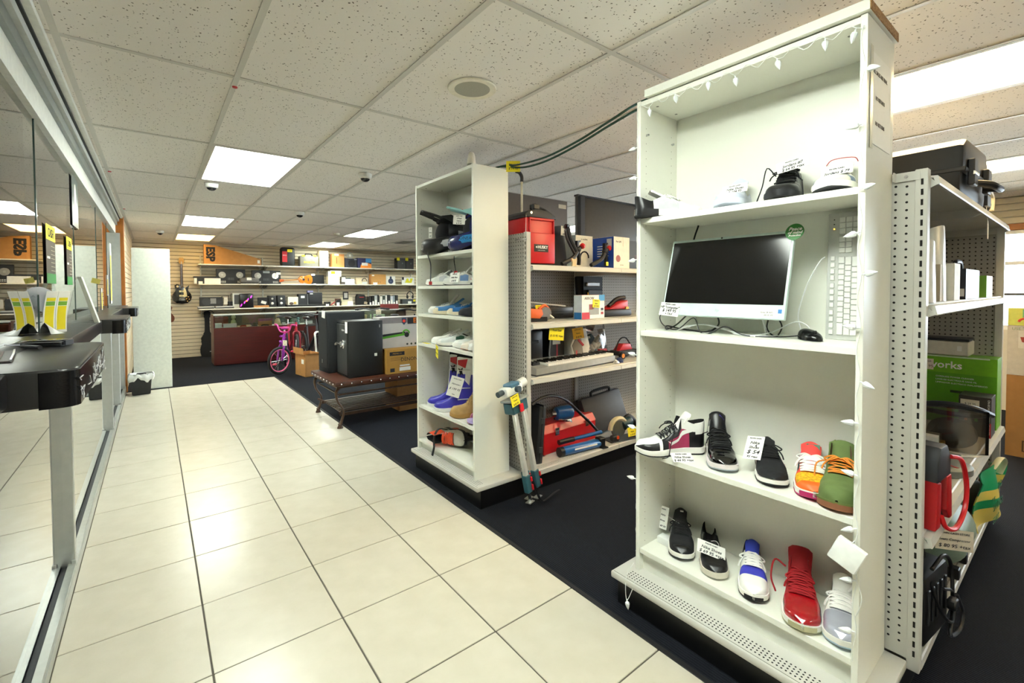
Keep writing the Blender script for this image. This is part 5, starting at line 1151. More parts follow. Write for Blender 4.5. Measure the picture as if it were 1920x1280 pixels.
carton('white narrow box just right of the tan tool box', (2.46, .335, S2), (.12, .06, .145), c('E6E2D6', .6), c('EDE9DD', .6))
t = carton('black case with silver lettering and a white sticker on the middle shelf at right', (2.72, .335, S2), (.36, .11, .13), c('1C1D24', .4), c('20212B', .4)); text('BLACK+', .014, PAPER, t, (-.0012, .06, .09), (R(90), 0, R(-90))); box('sticker', PAPER, (-.0012, -.0004, .005, .035, .012, .045), t); MB().tube(bez([(.1, .05, .13), (.12, .05, .165), (.24, .05, .165), (.26, .05, .13)], 10), .009, 8).build('handle', BLACK, t)
t = carton('green and white small box at the far end of the middle shelf', (3.32, .335, S2), (.22, .08, .11), c('E4E3D6', .6), c('D9DCC8', .6)); box('green_band', c('6FA53A', .5), (-.0012, -.0004, 0, .03, .0, .11), t)
# third shelf
t = carton('lime green power cleaner carton with white lettering', (3.72, .325, S3), (.17, .34, .40), c('6FB51C', .45), c('74BB1E', .45))
text('greenworks', .060, PAPER, t, (-.0016, .285, .345), (R(90), 0, R(-90)), bold=.001)
for i, s_ in enumerate(('CORDLESS POWER CLEANER', 'LAVEUSE ELECTRIQUE SANS FIL', 'LIMPIADOR ELECTRICO INALAMBRICO')): text(s_, .0125, PAPER, t, (-.0022, .255, .275-.018*i), (R(90), 0, R(-90)), align='LEFT')
box('darker_band', c('5AA016', .45), (-.0014, -.0009, .002, .338, .002, .30), t); box('tool_print', c('2A3A1E', .6), (-.0022, -.0015, .06, .19, .185, .20), t); box('plastic_seal', c('C9DCC0', .2), (-.0016, -.0008, .03, .33, .392, .40), t)
g = box('price_tag', c('EADFCB', .7), (-.003, -.002, .265, .338, .31, .375), t); text('Pawn cash', .012, INK, g, (-.004, .30, .36), (R(90), 0, R(-90))); text('$ 54 95', .022, c('6A3040', .7), g, (-.004, .30, .33), (R(90), 0, R(-90)))
t = thing('printer', 'pale grey scanner with a dark lid sitting on the green cartons', 'printer', (3.725, .44, S3+.402), 0)
box('body', c('D9D2C4', .5), (0, .19, 0, .22, 0, .085), t, bev=.006); box('lid', c('2A2D36', .4), (0, .19, .0, .22, .085, .10), t, bev=.004); box('socket', c('F0EEE8', .5), (-.002, 0, .03, .05, .03, .06), t)
t = carton('dark battery charger box with a worn price label', (3.50, .325, S3), (.16, .125, .215), c('33302F', .5), c('3A3634', .5))
text('ON-BOARD BATTERY CHARGER', .013, PAPER, t, (-.0012, .010, .11), (R(90), R(90), R(-90))); box('red_edge', c('B2222A', .5), (-.0010, -.0002, .0, .016, .0, .08), t); text('genius 5', .020, c('C9B48A', .5), t, (-.0012, .07, .115), (R(90), 0, R(-90)))
box('price_label', c('E0D8C4', .7), (-.0016, -.0004, .045, .118, .15, .195), t); text('$ 29 95', .014, INK, t, (-.002, .08, .172), (R(90), 0, R(-90))); box('bottom_label', c('E4E0CC', .7), (-.0016, -.0004, .075, .122, .004, .03), t)
for y, cc in ((.05, '3F7A3A'), (.09, 'B06A52')): box('print_icon', c(cc, .5), (-.0012, -.0004, y, y+.012, .08, .10), t)
t = thing('face_shield', 'clear face shield with a dark brow guard lying on the third shelf at right', 'face shield', (3.16, .43, S3), R(8))
MB().grid(lambda u, v: (-.10+.05*math.cos((v-.5)*2.6)-.10*(math.cos((v-.5)*2.6)), .13*math.sin((v-.5)*2.6), .02+.23*u*(1-.25*abs(v-.5))), 12, 18).solid(.002).build('visor', glassmat('smoky_visor', (.62, .58, .52), 1.5, .05), t, 60)
MB().tube(bez([(-.06, -.135, .20), (-.14, -.08, .235), (-.155, 0, .245), (-.14, .08, .235), (-.06, .135, .20)], 18), .014, 8).build('brow_guard', c('1E222A', .35), t); MB().tube(bez([(-.07, -.13, .02), (-.145, -.08, .012), (-.16, 0, .01), (-.145, .08, .012), (-.07, .13, .02)], 18), .006, 8).build('edge_trim', c('E6E2D8', .4), t)
MB().tube([(.10*math.cos(a), .125*math.sin(a), .19) for a in [i*PI/10 for i in range(20)]], .012, 8, closed=True).build('headband', c('1A1C20', .5), t); MB().ball((-.02, .0, .08), (.075, .095, .075), 14, 10).build('fur_lining', mat('brown_fur', '3B3026', .95, var=.4, scale=60, bump=.6), t)
t = thing('mitre_saw_table', 'round grey steel saw table with a red slot line on the third shelf', 'saw table', (2.74, .43, S3), 0)
SG = c('8C9088', .4, metal=.5)
MB().lathe([(.12, 0), (.128, .005), (.128, .03), (.115, .036), (.001, .036)], 32).build('turntable', SG, t); box('slot_insert', c('B02A2E', .4), (-.10, .09, -.006, .006, .036, .0375), t, rot=(0, 0, R(60))); box('fence', SG, (-.02, .20, .085, .11, .0, .07), t, bev=.004); box('wing', SG, (.10, .24, -.06, .08, .0, .022), t, bev=.003)
t = thing('yellow_box', 'small yellow box with white papers behind the saw table', 'box', (2.98, .44, S3), 0)
box('carton_body', c('E8B41E', .6), (0, .10, 0, .05, 0, .05), t); box('papers', PAPER, (-.02, .08, .01, .06, .05, .085), t, rot=(0, 0, .1))
t = thing('jump_starter', 'black and red battery jump starter with a looped red cable', 'jump starter', (2.02, .318, S3), R(-4))
RD = c('B8141C', .35)
MB().prism([(.02, .15), (.17, .15), (.17, .22), (.13, .265), (.06, .265), (.02, .22)], -.01, .09, 'y', bev=.01).build('top_housing', c('23252A', .5), t)
MB().prism([(.0, .0), (.05, .0), (.055, .15), (.02, .155)], -.012, .085, 'y', bev=.006).build('side_panel', RD, t); MB().prism([(.12, .04), (.16, .0), (.185, .0), (.17, .155), (.12, .155)], -.012, .085, 'y', bev=.006).build('side_panel', RD, t); box('core', c('131417', .6), (.03, .15, .005, .08, .0, .155), t)
MB().tube(bez([(.15, -.012, .22), (.20, -.03, .20), (.245, -.035, .10), (.22, -.035, .02), (.14, -.03, -.02), (.07, -.02, .0), (.05, -.012, .04)], 30), .0075, 8).build('jump_cable', c('D01822', .35), t)
# base deck at right
t = thing('air_pump', 'black corded air pump at the near end of the base deck', 'pump', (2.02, .36, S4), R(-6))
MB().box(0, .24, -.03, .10, .0, .24, bev=.02, seg=2).build('body', c('151619', .4), t); 
for k in range(5): box('vent_fin', c('26282C', .4), (.02+.04*k, .035+.04*k, -.036, -.028, .08, .20), t, bev=.002)
MB().tube(bez([(.06, -.03, .26), (.16, -.035, .28), (.22, -.04, .22), (.20, -.05, .08), (.14, -.06, .02), (.22, -.065, .01), (.27, -.06, .05), (.22, -.055, .13)], 40), .006, 8).build('power_cord', BLACK, t); MB().tube(bez([(.05, -.03, .22), (.08, -.05, .12), (.16, -.06, .06), (.20, -.05, .14), (.12, -.045, .18)], 24), .005, 8).build('power_cord', BLACK, t); MB().box(.15, .19, -.07, -.045, .10, .135, bev=.004).build('plug', BLACK, t)
MB().tube(bez([(.02, .03, .23), (.04, .03, .29), (.14, .03, .30), (.18, .03, .24)], 12), .012, 8).build('handle', BLACK, t)
t = thing('air_compressor', 'grey-green round compressor tank with a handwritten price card', 'compressor', (2.64, .415, S4), 0)
MB().lathe([(.001, -.19), (.06, -.18), (.10, -.14), (.115, -.08), (.115, .12), (.10, .17), (.001, .19)], 28, (.08, 0, .15), Matrix.Rotation(R(90), 3, 'Y')).build('tank', c('7E9080', .4), t)
for x in (.0, .18): box('foot', BLACK, (x-.02, x+.02, -.09, .09, .0, .045), t, bev=.003)
box('motor_head', c('2B2D30', .5), (.0, .16, -.05, .06, .26, .33), t, bev=.01)
g = box('price_tag', c('EFE3CE', .7), (-.062, .062, 0, .001, -.042, .042), t, loc=(-.105, -.085, .20), rot=(0, 0, R(-55)))
for i, (s_, z) in enumerate((('PAWN CASH STORE', .011), ('Sears Compressor', .0135), ('$ 80 95 +tax', .020))): text(s_, z, INK, g, (0, -.0008, .027-.026*i), shear=.15 if i else 0)
t = thing('shopping_bag', 'green and yellow plastic shopping bag with big printed letters on the base deck', 'bag', (3.20, .335, S4), R(-4))
m = MB(); m.grid(lambda u, v: (.0+.50*v, .03*math.sin(3*v*PI)*(u)+.02*math.sin(7*v+4*u), .30*u*(1-.35*abs(v-.45))+.001), 14, 24); m.solid(.004); m.build('film', nodemat('printed_bag', lambda nt, b, tc: (lambda sp, rp: (nt.links.new(tc.outputs['Generated'], sp.inputs[0]), nt.links.new(sp.outputs['Z'], rp.inputs[0]), setattr(rp.color_ramp, 'interpolation', 'CONSTANT'), rp.color_ramp.elements.new(.3), rp.color_ramp.elements.new(.62), [setattr(e, 'color', lin(k)) for e, k in zip(rp.color_ramp.elements, ('E8D36A', '1E9E68', 'E8D36A', '1E9E68'))], [setattr(e, 'position', k) for e, k in zip(rp.color_ramp.elements, (0, .3, .45, .62))], nt.links.new(rp.outputs[0], b.inputs['Base Color'])))(nt.nodes.new('ShaderNodeSeparateXYZ'), nt.nodes.new('ShaderNodeValToRGB')), .3), t, 60)
MB().ball((.25, .09, .09), (.22, .06, .085), 16, 10).build('contents', c('8A8F80', .7), t)
for s_, sz, x, z in (('FLO', .05, .25, .20), ('THE', .035, .12, .15), ('SAVINGS', .052, .22, .105), ('START', .045, .18, .04)): text(s_, sz, c('F1E9B8', .4) if z > .2 else c('167A50', .4), t, (x, -.034, z))
MB().tube(bez([(.22, -.01, .28), (.28, -.03, .33), (.36, -.03, .29), (.38, -.01, .22)], 14), .014, 8, flat=.3).build('handle_loop', c('E4DFC0', .4), t)
t = thing('striped_bag', 'small clear bag of odds and ends at the far end of the base deck', 'bag', (3.74, .36, S4), 0)
MB().grid(lambda u, v: (.07*math.cos(2*PI*v)*(1-.4*u), .06*math.sin(2*PI*v)*(1-.4*u), .20*u), 8, 16, closed_v=True).build('film', glassmat('thin_plastic_bag', (.97, .97, .97), .9), t, 60); box('contents', c('9A8470', .7), (-.035, .035, -.03, .03, .002, .13), t, bev=.01)
# cartons beyond the shelving, by the windows
t = carton('big brown shipping carton on the carpet beyond the right shelving', (5.5, -.15, 0), (.6, .58, .66), CARD, CARD, name='shipping_carton'); box('tape_strip', c('D8CDB4', .4), (-.0016, -.0006, .30, .335, .0, .66), t); text('[ ]', .1, c('5A3C20', .7), t, (-.002, .45, .10), (R(90), 0, R(-90)))
t = carton('pale carton with a red tool picture, stacked on the brown carton', (5.5, -.15, .662), (.5, .58, .40), c('CFC6BA', .6), c('D2CABD', .6)); box('photo_panel', c('E4DED4', .6), (-.0016, -.0006, .42, .52, .22, .36), t); MB().prism([(.43, .25), (.50, .27), (.51, .31), (.46, .31)], -.003, -.0016, 'x').build('tool_print', c('B0463C', .6), t); text('USE THIS KIT', .03, c('7E9A70', .6), t, (-.002, .47, .375), (R(90), 0, R(-90)))
t = carton('colourful yellow, green and red box on top of the pale carton', (5.5, -.15, 1.064), (.4, .58, .14), c('E6D250', .5), c('DDE26A', .5)); box('green_patch', c('7CCB8A', .5), (-.0016, -.0006, .40, .50, .05, .13), t); MB().tube([(-.003, .47+.05*math.cos(a), .03+.03*math.sin(a)) for a in [i*PI/8 for i in range(9)]], .008, 6).build('red_arc', c('D2402E', .5), t)
# ================================================================ BENCH GROUP
t = thing('bench', 'brown studded leather bench with curled iron legs carrying a safe and boxes', 'bench', (1.38, 4.52, 0))
IRON = mat('aged_iron', '4A3527', .45, .4, var=.2, scale=25); LTH = mat('brown_leather', '4B2618', .4, var=.25, scale=9)
box('top', LTH, (0, 1.45, 0, .88, .425, .470), t, bev=.010, seg=2); box('top_frame', IRON, (.02, 1.43, .02, .86, .405, .425), t)
sm = MB().ball((0, 0, 0), .008, 8, 6).mesh('stud', 60); sm.materials.append(CHROME)
for k in range(14): link('stud', sm, None, t, (.06+.1*k, -.001, .445))
for k in range(8): link('stud', sm, None, t, (-.001, .06+.105*k, .445))
for x, y, sx, sy in ((.06, .06, -1, -1), (.06, .82, -1, 1), (1.39, .06, 1, -1), (1.39, .82, 1, 1)):
    l = MB().tube(bez([(x, y, .41), (x+sx*.035, y+sy*.0, .36), (x+sx*.02, y, .27), (x-sx*.035, y, .17), (x-sx*.02, y, .08), (x, y, .03)], 26), [.026-.010*math.sin(PI*i/26) for i in range(27)], 8, flat=.7).build('leg', IRON, t, 60)
    MB().lathe([(.030, 0), (.026, .012), (.017, .03), (.022, .04), (.014, .05)], 12, (x, y, 0)).build('foot', IRON, l)
for y in (.06, .82): MB().cyl((.06, y, .335), (1.39, y, .335), .009, n=8).build('stretcher', IRON, t)
for x in (.06, 1.39): MB().tube(bez([(x, .06, .33), (x, .44, .33), (x, .82, .33)], 8), .009, 8).build('stretcher', IRON, t); MB().tube(bez([(x, .06, .15), (x+.06, .2, .12), (x+.06, .68, .12), (x, .82, .15)], 14), .011, 8).build('stretcher', IRON, t)
for y in (.12, .76): box('shelf_rail', IRON, (.08, 1.37, y-.012, y+.012, .105, .135), t)
sl = MB().box(.10, 1.35, -.011, .011, 0, .010).mesh('shelf_slat', 0); sl.materials.append(IRON)
for k in range(9): link('shelf_slat', sl, None, t, (0, .175+.066*k, .135))
t = thing('safe', 'black steel safe with a round silver dial on the bench', 'safe', (1.557, 4.645, .4705), R(1))
SB = mat('safe_black', '17191B', .45, var=.12, scale=60, bump=.1)
box('cabinet', SB, (0, .365, 0, .36, 0, .58), t, bev=.006, seg=2)
d = box('door', c('2A2D2E', .4), (-.008, 0, .03, .335, .025, .545), t, bev=.004); box('door_gap', DARK, (-.0025, -.001, .018, .345, .013, .557), t)
MB().lathe([(.046, 0), (.046, .008), (.034, .014), (.030, .03), (.022, .034), (.001, .034)], 28, (-.008, .13, .34), Matrix.Rotation(R(-90), 3, 'Y')).build('dial', CHROME, d)
MB().cyl((-.008, .215, .34), (-.05, .215, .34), .012, n=12).cyl((-.05, .245, .335), (-.05, .20, .35), .014, .010, 12).build('handle', c('8A8682', .25, metal=.8), d); box('nameplate', c('A9ABA8', .4), (-.010, -.008, .10, .175, .475, .492), d)
box('paper_tag', PAPER, (-.010, -.009, .01, .075, .46, .575), t); box('sticker', PAPER, (.27, .30, -.001, 0, .205, .235), t); box('sticker', c('9A9C9C', .5), (.325, .335, -.001, 0, .505, .535), t)
t = thing('speaker_cabinet', 'tall black speaker cabinet with a white tag behind the safe', 'speaker', (1.475, 5.06, .4705), R(4))
box('cabinet', mat('speaker_black', '1B1E22', .8, var=.15, scale=90, bump=.3), (0, .42, 0, .29, 0, .655), t, bev=.010, seg=2); box('grille', c('15171A', .9), (-.006, 0, .02, .27, .05, .63), t, bev=.003); box('badge', CHROME, (-.009, -.006, .15, .165, .10, .14), t)
box('paper_tag', PAPER, (-.012, -.010, .12, .21, .585, .66), t, rot=(R(6), 0, 0))
t = carton('brown amplifier carton with black printing on the bench', (1.945, 4.60, .4705), (.55, .36, .262), mat('amp_carton', 'B98A3C', .7, var=.06, scale=10), None, lines=(('DENON', .055, .255, .145, INK),))
box('name_bar', INK, (.03, .20, -.001, 0, .195, .235), t); text('PREMIO 51', .022, c('B98A3C', .6), t, (.115, -.0018, .215)); box('shipping_label', PAPER, (.14, .27, -.001, 0, .025, .065), t); box('shipping_label', PAPER, (.145, .26, -.001, 0, .075, .09), t); box('code_block', INK, (.035, .085, -.001, 0, .02, .06), t)
for i in range(3): box('print_line', c('6E4E22', .7), (.04, .22-.03*i, -.001, 0, .17-.014*i, .173-.014*i), t)
t = carton('long white scooter carton with a green electric scooter picture and orange lettering', (1.925, 4.74, .7335), (1.0, .20, .335), mat('scooter_carton', 'CFCBC8', .5, var=.10, scale=4))
box('photo_strip', c('8D8688', .6), (.0, 1.0, -.001, 0, .27, .335), t); box('logo_bar', INK, (.325, .60, -.0015, -.001, .255, .325), t); text('E90', .075, c('F07A1E', .4, emit=0), t, (.45, -.003, .29), bold=.002)
MB().prism([(.255, .325), (.31, .325), (.305, .27), (.2825, .245), (.26, .27)], -.002, -.0005, 'y').build('shield_logo', c('3A4668', .5), t); MB().cyl((.2825, -.004, .29), (.2825, -.001, .29), .017, n=16).build('shield_dot', c('E8432E', .4), t)
MB().prism([(.0, .10), (.24, .125), (.30, .13), (.30, .155), (.0, .125)], -.002, -.0005, 'y').build('scooter_print', c('57A82A', .5), t); MB().prism([(.0, .125), (.30, .155), (.29, .17), (.0, .15)], -.0022, -.0006, 'y').build('deck_print', c('26262C', .5), t)
MB().cyl((.315, -.003, .135), (.315, -.001, .135), .028, n=20).build('wheel_print', c('1E2024', .5), t); MB().tube([(.305+.04*math.cos(a), -.002, .15+.04*math.sin(a)) for a in [i*PI/8 for i in range(9)]], .008, 6).build('fender_print', c('57A82A', .5), t)
for k in range(4): MB().cyl((.32+.05*k, -.002, .03), (.32+.05*k, -.0005, .03), .012, n=14).build('icon_print', c('3B463C', .5), t)
carton('plain brown carton lying under the bench', (2.17, 4.80, 0), (.5, .5, .10), CARD)
carton('second brown carton standing under the bench', (2.19, 4.90, .146), (.45, .35, .24), mat('cardboard_dark', '9A6A36', .75, var=.08))
t = thing('cardboard_box', 'open brown cardboard box on the carpet in front of the bikes', 'cardboard box', (1.87, 7.62, 0), R(8))
for b_ in ((0, .24, 0, .006, 0, .36), (0, .24, .394, .4, 0, .36), (0, .006, 0, .4, 0, .36), (.234, .24, 0, .4, 0, .36), (0, .24, 0, .4, 0, .006)): box('box_panel', CARD, b_, t)
box('flap', CARD, (-.004, .0, .0, .4, .355, .455), t, rot=(0, R(-4), 0)); box('flap', CARD, (0, .24, -.10, .0, .355, .359), t, rot=(R(-8), 0, 0)); box('flap', CARD, (.24, .30, 0, .4, .34, .344), t); box('label', PAPER, (-.006, -.004, .05, .14, .20, .27), t)
# ================================================================ BICYCLES
def bike(label, loc, head, wr, fr, fork, rim, tire, bars, seat, steer=0, wb=.95, barh=.95, bmx=False, tagc=None):
    t = thing('bicycle', label, 'bicycle', loc, R(head), 'bicycles in front of the display cases')
    def wheel(nm, x, parent, rot=0):
        w = bpy.data.objects.new(nm, None); COL.objects.link(w); w.parent = parent; w.location = (x, 0, wr); w.rotation_euler = (0, 0, rot)
        ring = lambda r, n=40: [(r*math.cos(2*PI*i/n), 0, r*math.sin(2*PI*i/n)) for i in range(n)]
        MB().tube(ring(wr-.022), .022, 10, closed=True).build('tyre', tire, w, 60); MB().tube(ring(wr-.05), .010, 8, closed=True).build('rim', rim, w, 60)
        s_ = MB()
        for i in range(14): a = 2*PI*i/14; s_.tube([(.015*math.cos(a+.5), .02*(-1)**i, .015*math.sin(a+.5)), ((wr-.05)*math.cos(a), 0, (wr-.05)*math.sin(a))], .0014, 4)
        stuffed(s_.build('spokes', CHROME, w, 0)); MB().cyl((0, -.04, 0), (0, .04, 0), .014).build('hub', c('303236', .4), w)
        return w
    st = bpy.data.objects.new('steering', None); COL.objects.link(st); st.parent = t; st.location = (0, 0, 0); st.rotation_euler = (0, 0, R(steer))
    # front assembly as a part with its own pieces
    ring = lambda r, n=40: [(r*math.cos(2*PI*i/n), 0, wr+r*math.sin(2*PI*i/n)) for i in range(n)]
    MB().tube(ring(wr-.022), .022, 10, closed=True).build('tyre', tire, st, 60); MB().tube(ring(wr-.048), .011, 8, closed=True).build('rim', rim, st, 60)
    s_ = MB()
    for i in range(14): a = 2*PI*i/14; s_.tube([(.015*math.cos(a+.5), .02*(-1)**i, wr+.015*math.sin(a+.5)), ((wr-.05)*math.cos(a), 0, wr+(wr-.05)*math.sin(a))], .0014, 4)
    stuffed(s_.build('spokes', CHROME, st, 0)); MB().cyl((0, -.06, wr), (0, .06, wr), .013).build('hub', c('303236', .4), st)
    hz = 2*wr+.10; hx = -.10
    for sg in (-1, 1): MB().tube(bez([(0, sg*.052, wr), (-.03, sg*.052, 2*wr-.05), (-.055, sg*.045, 2*wr+.02), (-.06, 0, 2*wr+.05)], 14), .015 if bmx else .018, 8).build('fork_leg', fork, st, 60)
    MB().cyl((-.06, 0, 2*wr+.04), (hx, 0, hz+.10), .020, n=12).build('head_tube', fr, st)
    MB().cyl((hx, 0, hz+.09), (hx-.015, 0, barh-.10), .014, n=10).build('stem', bars, st)
    bw = .24 if bmx else .30
    if bmx:
        bp = [(hx-.03, -bw, barh), (hx, -.16, barh+.0), (hx+.0, -.10, barh-.10), (hx+.0, 0, barh-.12), (hx+.0, .10, barh-.10), (hx, .16, barh), (hx-.03, bw, barh)]
        MB().cyl((hx, -.135, barh-.04), (hx, .135, barh-.04), .008).build('cross_bar', bars, st)
    else: bp = [(hx-.06, -bw, barh-.02), (hx-.02, -.15, barh), (hx, 0, barh-.03), (hx-.02, .15, barh), (hx-.06, bw, barh-.02)]
    MB().tube(bez(bp, 30), .011, 8).build('handlebar', bars, st, 60)
    for a, b in ((bp[0], bp[1]), (bp[-1], bp[-2])): p = Vector(a); q = p+(Vector(b)-p)*.42; MB().tube([p, q], .016, 8).build('grip', BLACK if not bmx else c('D0409A', .6), st)
    if not bmx:
        for sg in (-1, 1): MB().tube(bez([(hx-.02, sg*.16, barh-.01), (hx+.03, sg*.20, barh-.02), (hx+.02, sg*.27, barh-.03)], 8), .005, 6).build('brake_lever', BLACK, st)
        MB().tube(bez([(hx, .13, barh), (hx+.09, .08, barh-.05), (hx+.05, .02, 2*wr+.15), (-.04, .03, 2*wr)], 18), .003, 5).build('brake_cable', BLACK, st)
    wheel('rear_wheel', -wb, t)
    bb = Vector((-wb*.58, 0, wr*.95)); se = Vector((-wb*.70, 0, hz+.02)); hd = Vector((hx, 0, hz+.06)); h2 = Vector((hx+.015, 0, hz-.02))
    MB().cyl(h2, bb, .019, n=12).build('down_tube', fr, t); MB().cyl(hd, se, .016, n=12).build('top_tube', fr, t); MB().cyl(se, bb, .016, n=12).build('seat_tube', fr, t)
    for sg in (-1, 1): MB().tube([bb+Vector((0, sg*.03, 0)), (-wb, sg*.05, wr)], .010, 8).build('chain_stay', fr, t); MB().tube([se+Vector((0, sg*.02, -.02)), (-wb, sg*.05, wr)], .008, 8).build('seat_stay', fr, t)
    MB().cyl(se, se+Vector((-.02, 0, .12)), .012, n=10).build('seat_post', CHROME, t); MB().ball(se+Vector((-.03, 0, .14)), (.12, .06, .028), 14, 8).build('saddle', seat, t)
    MB().tube([(bb.x+.08*math.cos(i*PI/10), .055, bb.z+.08*math.sin(i*PI/10)) for i in range(20)], .006, 6, closed=True).build('chain_ring', c('50535A', .4, metal=.5), t)
    for sg, dx, dz in ((-1, .12, -.09), (1, -.12, .09)):
        MB().cyl((bb.x, sg*.06, bb.z), (bb.x+dx, sg*.075, bb.z+dz), .009, n=8).build('crank', CHROME, t); box('pedal', c('E03A56', .5) if bmx else BLACK, (-.045, .045, -.03 if sg < 0 else -.03, .03, -.011, .011), t, bev=.003, loc=(bb.x+dx, sg*.125, bb.z+dz))
    if tagc: card(st, .09, .085, tagc, (0, 0, R(90)), [('Bike', .016), ('$ 69', .02)], c('EFE6CC', .7))
    return t
PINK = c('F06FA0', .4); PURP = c('8E1F9C', .35)
bike('small purple and pink kids bike with pink rims in front of the display case', (1.605, 8.14, 0), -110, .228, PURP, PURP, PINK, c('17171A', .7), c('E0409A', .4), c('B02A8C', .5), steer=-40, wb=.72, barh=.80, bmx=True, tagc=(.0, .12, .52))
bike('red framed bicycle leaning between the kids bike and the white forked bike', (1.98, 8.62, 0), -91, .30, c('A3142B', .35), c('8C1226', .35), c('3A3C40', .4), c('141416', .7), BLACK, BLACK, steer=-8, wb=1.0, barh=.93)
bike('mountain bike with a white suspension fork beside the speaker cabinet', (2.26, 8.28, 0), -88, .30, c('2B2D31', .4), c('E8E8E2', .35), c('3A3C40', .4), c('141416', .7), BLACK, BLACK, steer=6, wb=1.0, barh=.97)
bike('mint and white bicycle seen over the scooter carton', (3.10, 7.95, 0), -120, .30, c('BFE0CC', .4), c('DDE8E0', .4), c('C9CCC8', .4), c('141416', .7), BLACK, BLACK, steer=10, wb=1.0, barh=1.04, tagc=(.05, .1, .98))
bike('dark bicycle with a high curved bar near the middle bookcase', (4.05, 8.1, 0), -78, .30, c('2A1D1F', .4), c('2A2C30', .4), c('8E9296', .4), c('141416', .7), BLACK, BLACK, steer=-12, wb=1.0, barh=1.00)
# ================================================================ DISPLAY CASES
MAHO = nodemat('mahogany', lambda nt, b, tc: (lambda w, r, mp: (nt.links.new(tc.outputs['Object'], mp.inputs[0]), setattr(mp.inputs['Scale'], 'default_value', (1, 8, 12)), nt.links.new(mp.outputs[0], w.inputs['Vector']), setattr(w.inputs['Scale'], 'default_value', 3), setattr(w.inputs['Detail'], 'default_value', 6), nt.links.new(w.outputs['Fac'], r.inputs[0]), setattr(r.color_ramp.elements[0], 'color', lin('2C0C0A')), setattr(r.color_ramp.elements[1], 'color', lin('571A14')), nt.links.new(r.outputs[0], b.inputs['Base Color'])))(nt.nodes.new('ShaderNodeTexNoise'), nt.nodes.new('ShaderNodeValToRGB'), nt.nodes.new('ShaderNodeMapping')), .35)
GLC = glassmat('case_glass', (.92, .96, .94), 1.0)
def showcase(label, x0, x1):
    t = thing('display_case', label, 'display case', (x0, 9.75, 0)); w = x1-x0
    box('front_panel', MAHO, (0, w, 0, .02, .02, .69), t); box('side_panel', MAHO, (0, .02, .02, .5, .02, .93), t); box('side_panel', MAHO, (w-.02, w, .02, .5, .02, .93), t); box('case_floor', c('D9CFC0', .6), (.02, w-.02, .02, .5, .67, .69), t); box('base', DARK, (.02, w-.02, .03, .48, 0, .05), t); box('rear_panel', MAHO, (.02, w-.02, .48, .5, .05, .69), t)
    box('front_glass', GLC, (.02, w-.02, .004, .010, .69, .925), t); box('top_glass', GLC, (.0, w, .0, .5, .932, .938), t); box('top_trim', c('DDE0DC', .35, metal=.4), (0, w, -.006, .012, .920, .942), t); box('mirror_back', c('8A9490', .2, metal=.6), (.02, w-.02, .47, .475, .69, .93), t)
    return t
showcase('mahogany display case with a glass front at the left, beside the guitar bag', .845, 2.62)
showcase('mahogany display case behind the bikes toward the middle bookcase', 2.66, 4.60)
rd = random.Random(3); G = 'goods inside the display cases'
def goods(label, x, y, w, d, h, m, cat='box', z=.691, shape='box', m2=None):
    t = thing('display_item', label, cat, (x, y, z), 0, G)
    if shape == 'box': box('body', m, (0, w, 0, d, 0, h*.72), t, bev=.003); box('lid', m2 or m, (-.002, w+.002, -.002, d+.002, h*.72, h), t, bev=.003)
    elif shape == 'figure': MB().lathe([(w*.5, 0), (w*.42, h*.3), (w*.3, h*.55), (w*.15, h*.62)], 14, (w/2, d/2, 0)).build('body', m, t); MB().ball((w/2, d/2, h*.8), (w*.36, w*.32, h*.2), 12, 8).build('head', m2 or m, t)
    else: MB().tube(bez([(0, 0, .01), (w*.4, d*.3, .018), (w, d*.2, .012)], 10), [.012]*11, 8).build('handle', m, t); box('blade', m2 or CHROME, (w, w*1.5, d*.1, d*.3, .008, .014), t)
W8 = c('ECEDEA', .5)
goods('small white box at the left end inside the left display case', .875, 9.78, .10, .08, .085, W8); goods('long white box inside the left display case', 1.0, 9.78, .21, .08, .07, W8)
goods('reddish wooden box at the back left of the left display case', .88, 10.0, .22, .12, .19, c('7E3B28', .5)); goods('pale green glass jar inside the left display case', 1.13, 9.98, .12, .1, .22, c('BFD6B8', .2), 'jar', shape='figure')
goods('red and black folding knife in the left display case', 1.27, 9.80, .10, .06, .04, c('9A2A2E', .4), 'knife', shape='k'); goods('cream card packet in the left display case', 1.37, 9.78, .07, .06, .035, c('E5D9B8', .6))
goods('dark green scope in the left display case', 1.46, 9.82, .11, .06, .07, c('243528', .4), 'scope', shape='figure'); goods('tan tray of trinkets in the left display case', 1.60, 9.86, .22, .16, .13, c('B58A55', .6), m2=c('8E5A7A', .5))
goods('black knife with a silver blade in the left display case', 1.62, 9.79, .13, .06, .04, c('1E2024', .4), 'knife', shape='k'); goods('pale dog figurine in the left display case', 1.86, 9.86, .13, .10, .215, c('DDCFA8', .6), 'figurine', shape='figure', m2=c('C9B487', .6))
goods('tiny white box beside the dog figurine', 1.985, 9.79, .06, .05, .05, W8); goods('green figurine near the right of the left display case', 2.12, 9.95, .12, .1, .16, c('3D5A3A', .6), 'figurine', shape='figure'); goods('pale blue bottle in the left display case', 2.26, 9.85, .08, .08, .14, c('8DB4BE', .3), 'bottle', shape='figure'); goods('low white box right of the green figurine', 2.10, 9.78, .12, .07, .04, W8)
goods('white and black camera box in the left display case', 2.42, 9.80, .14, .08, .09, W8, m2=INK)
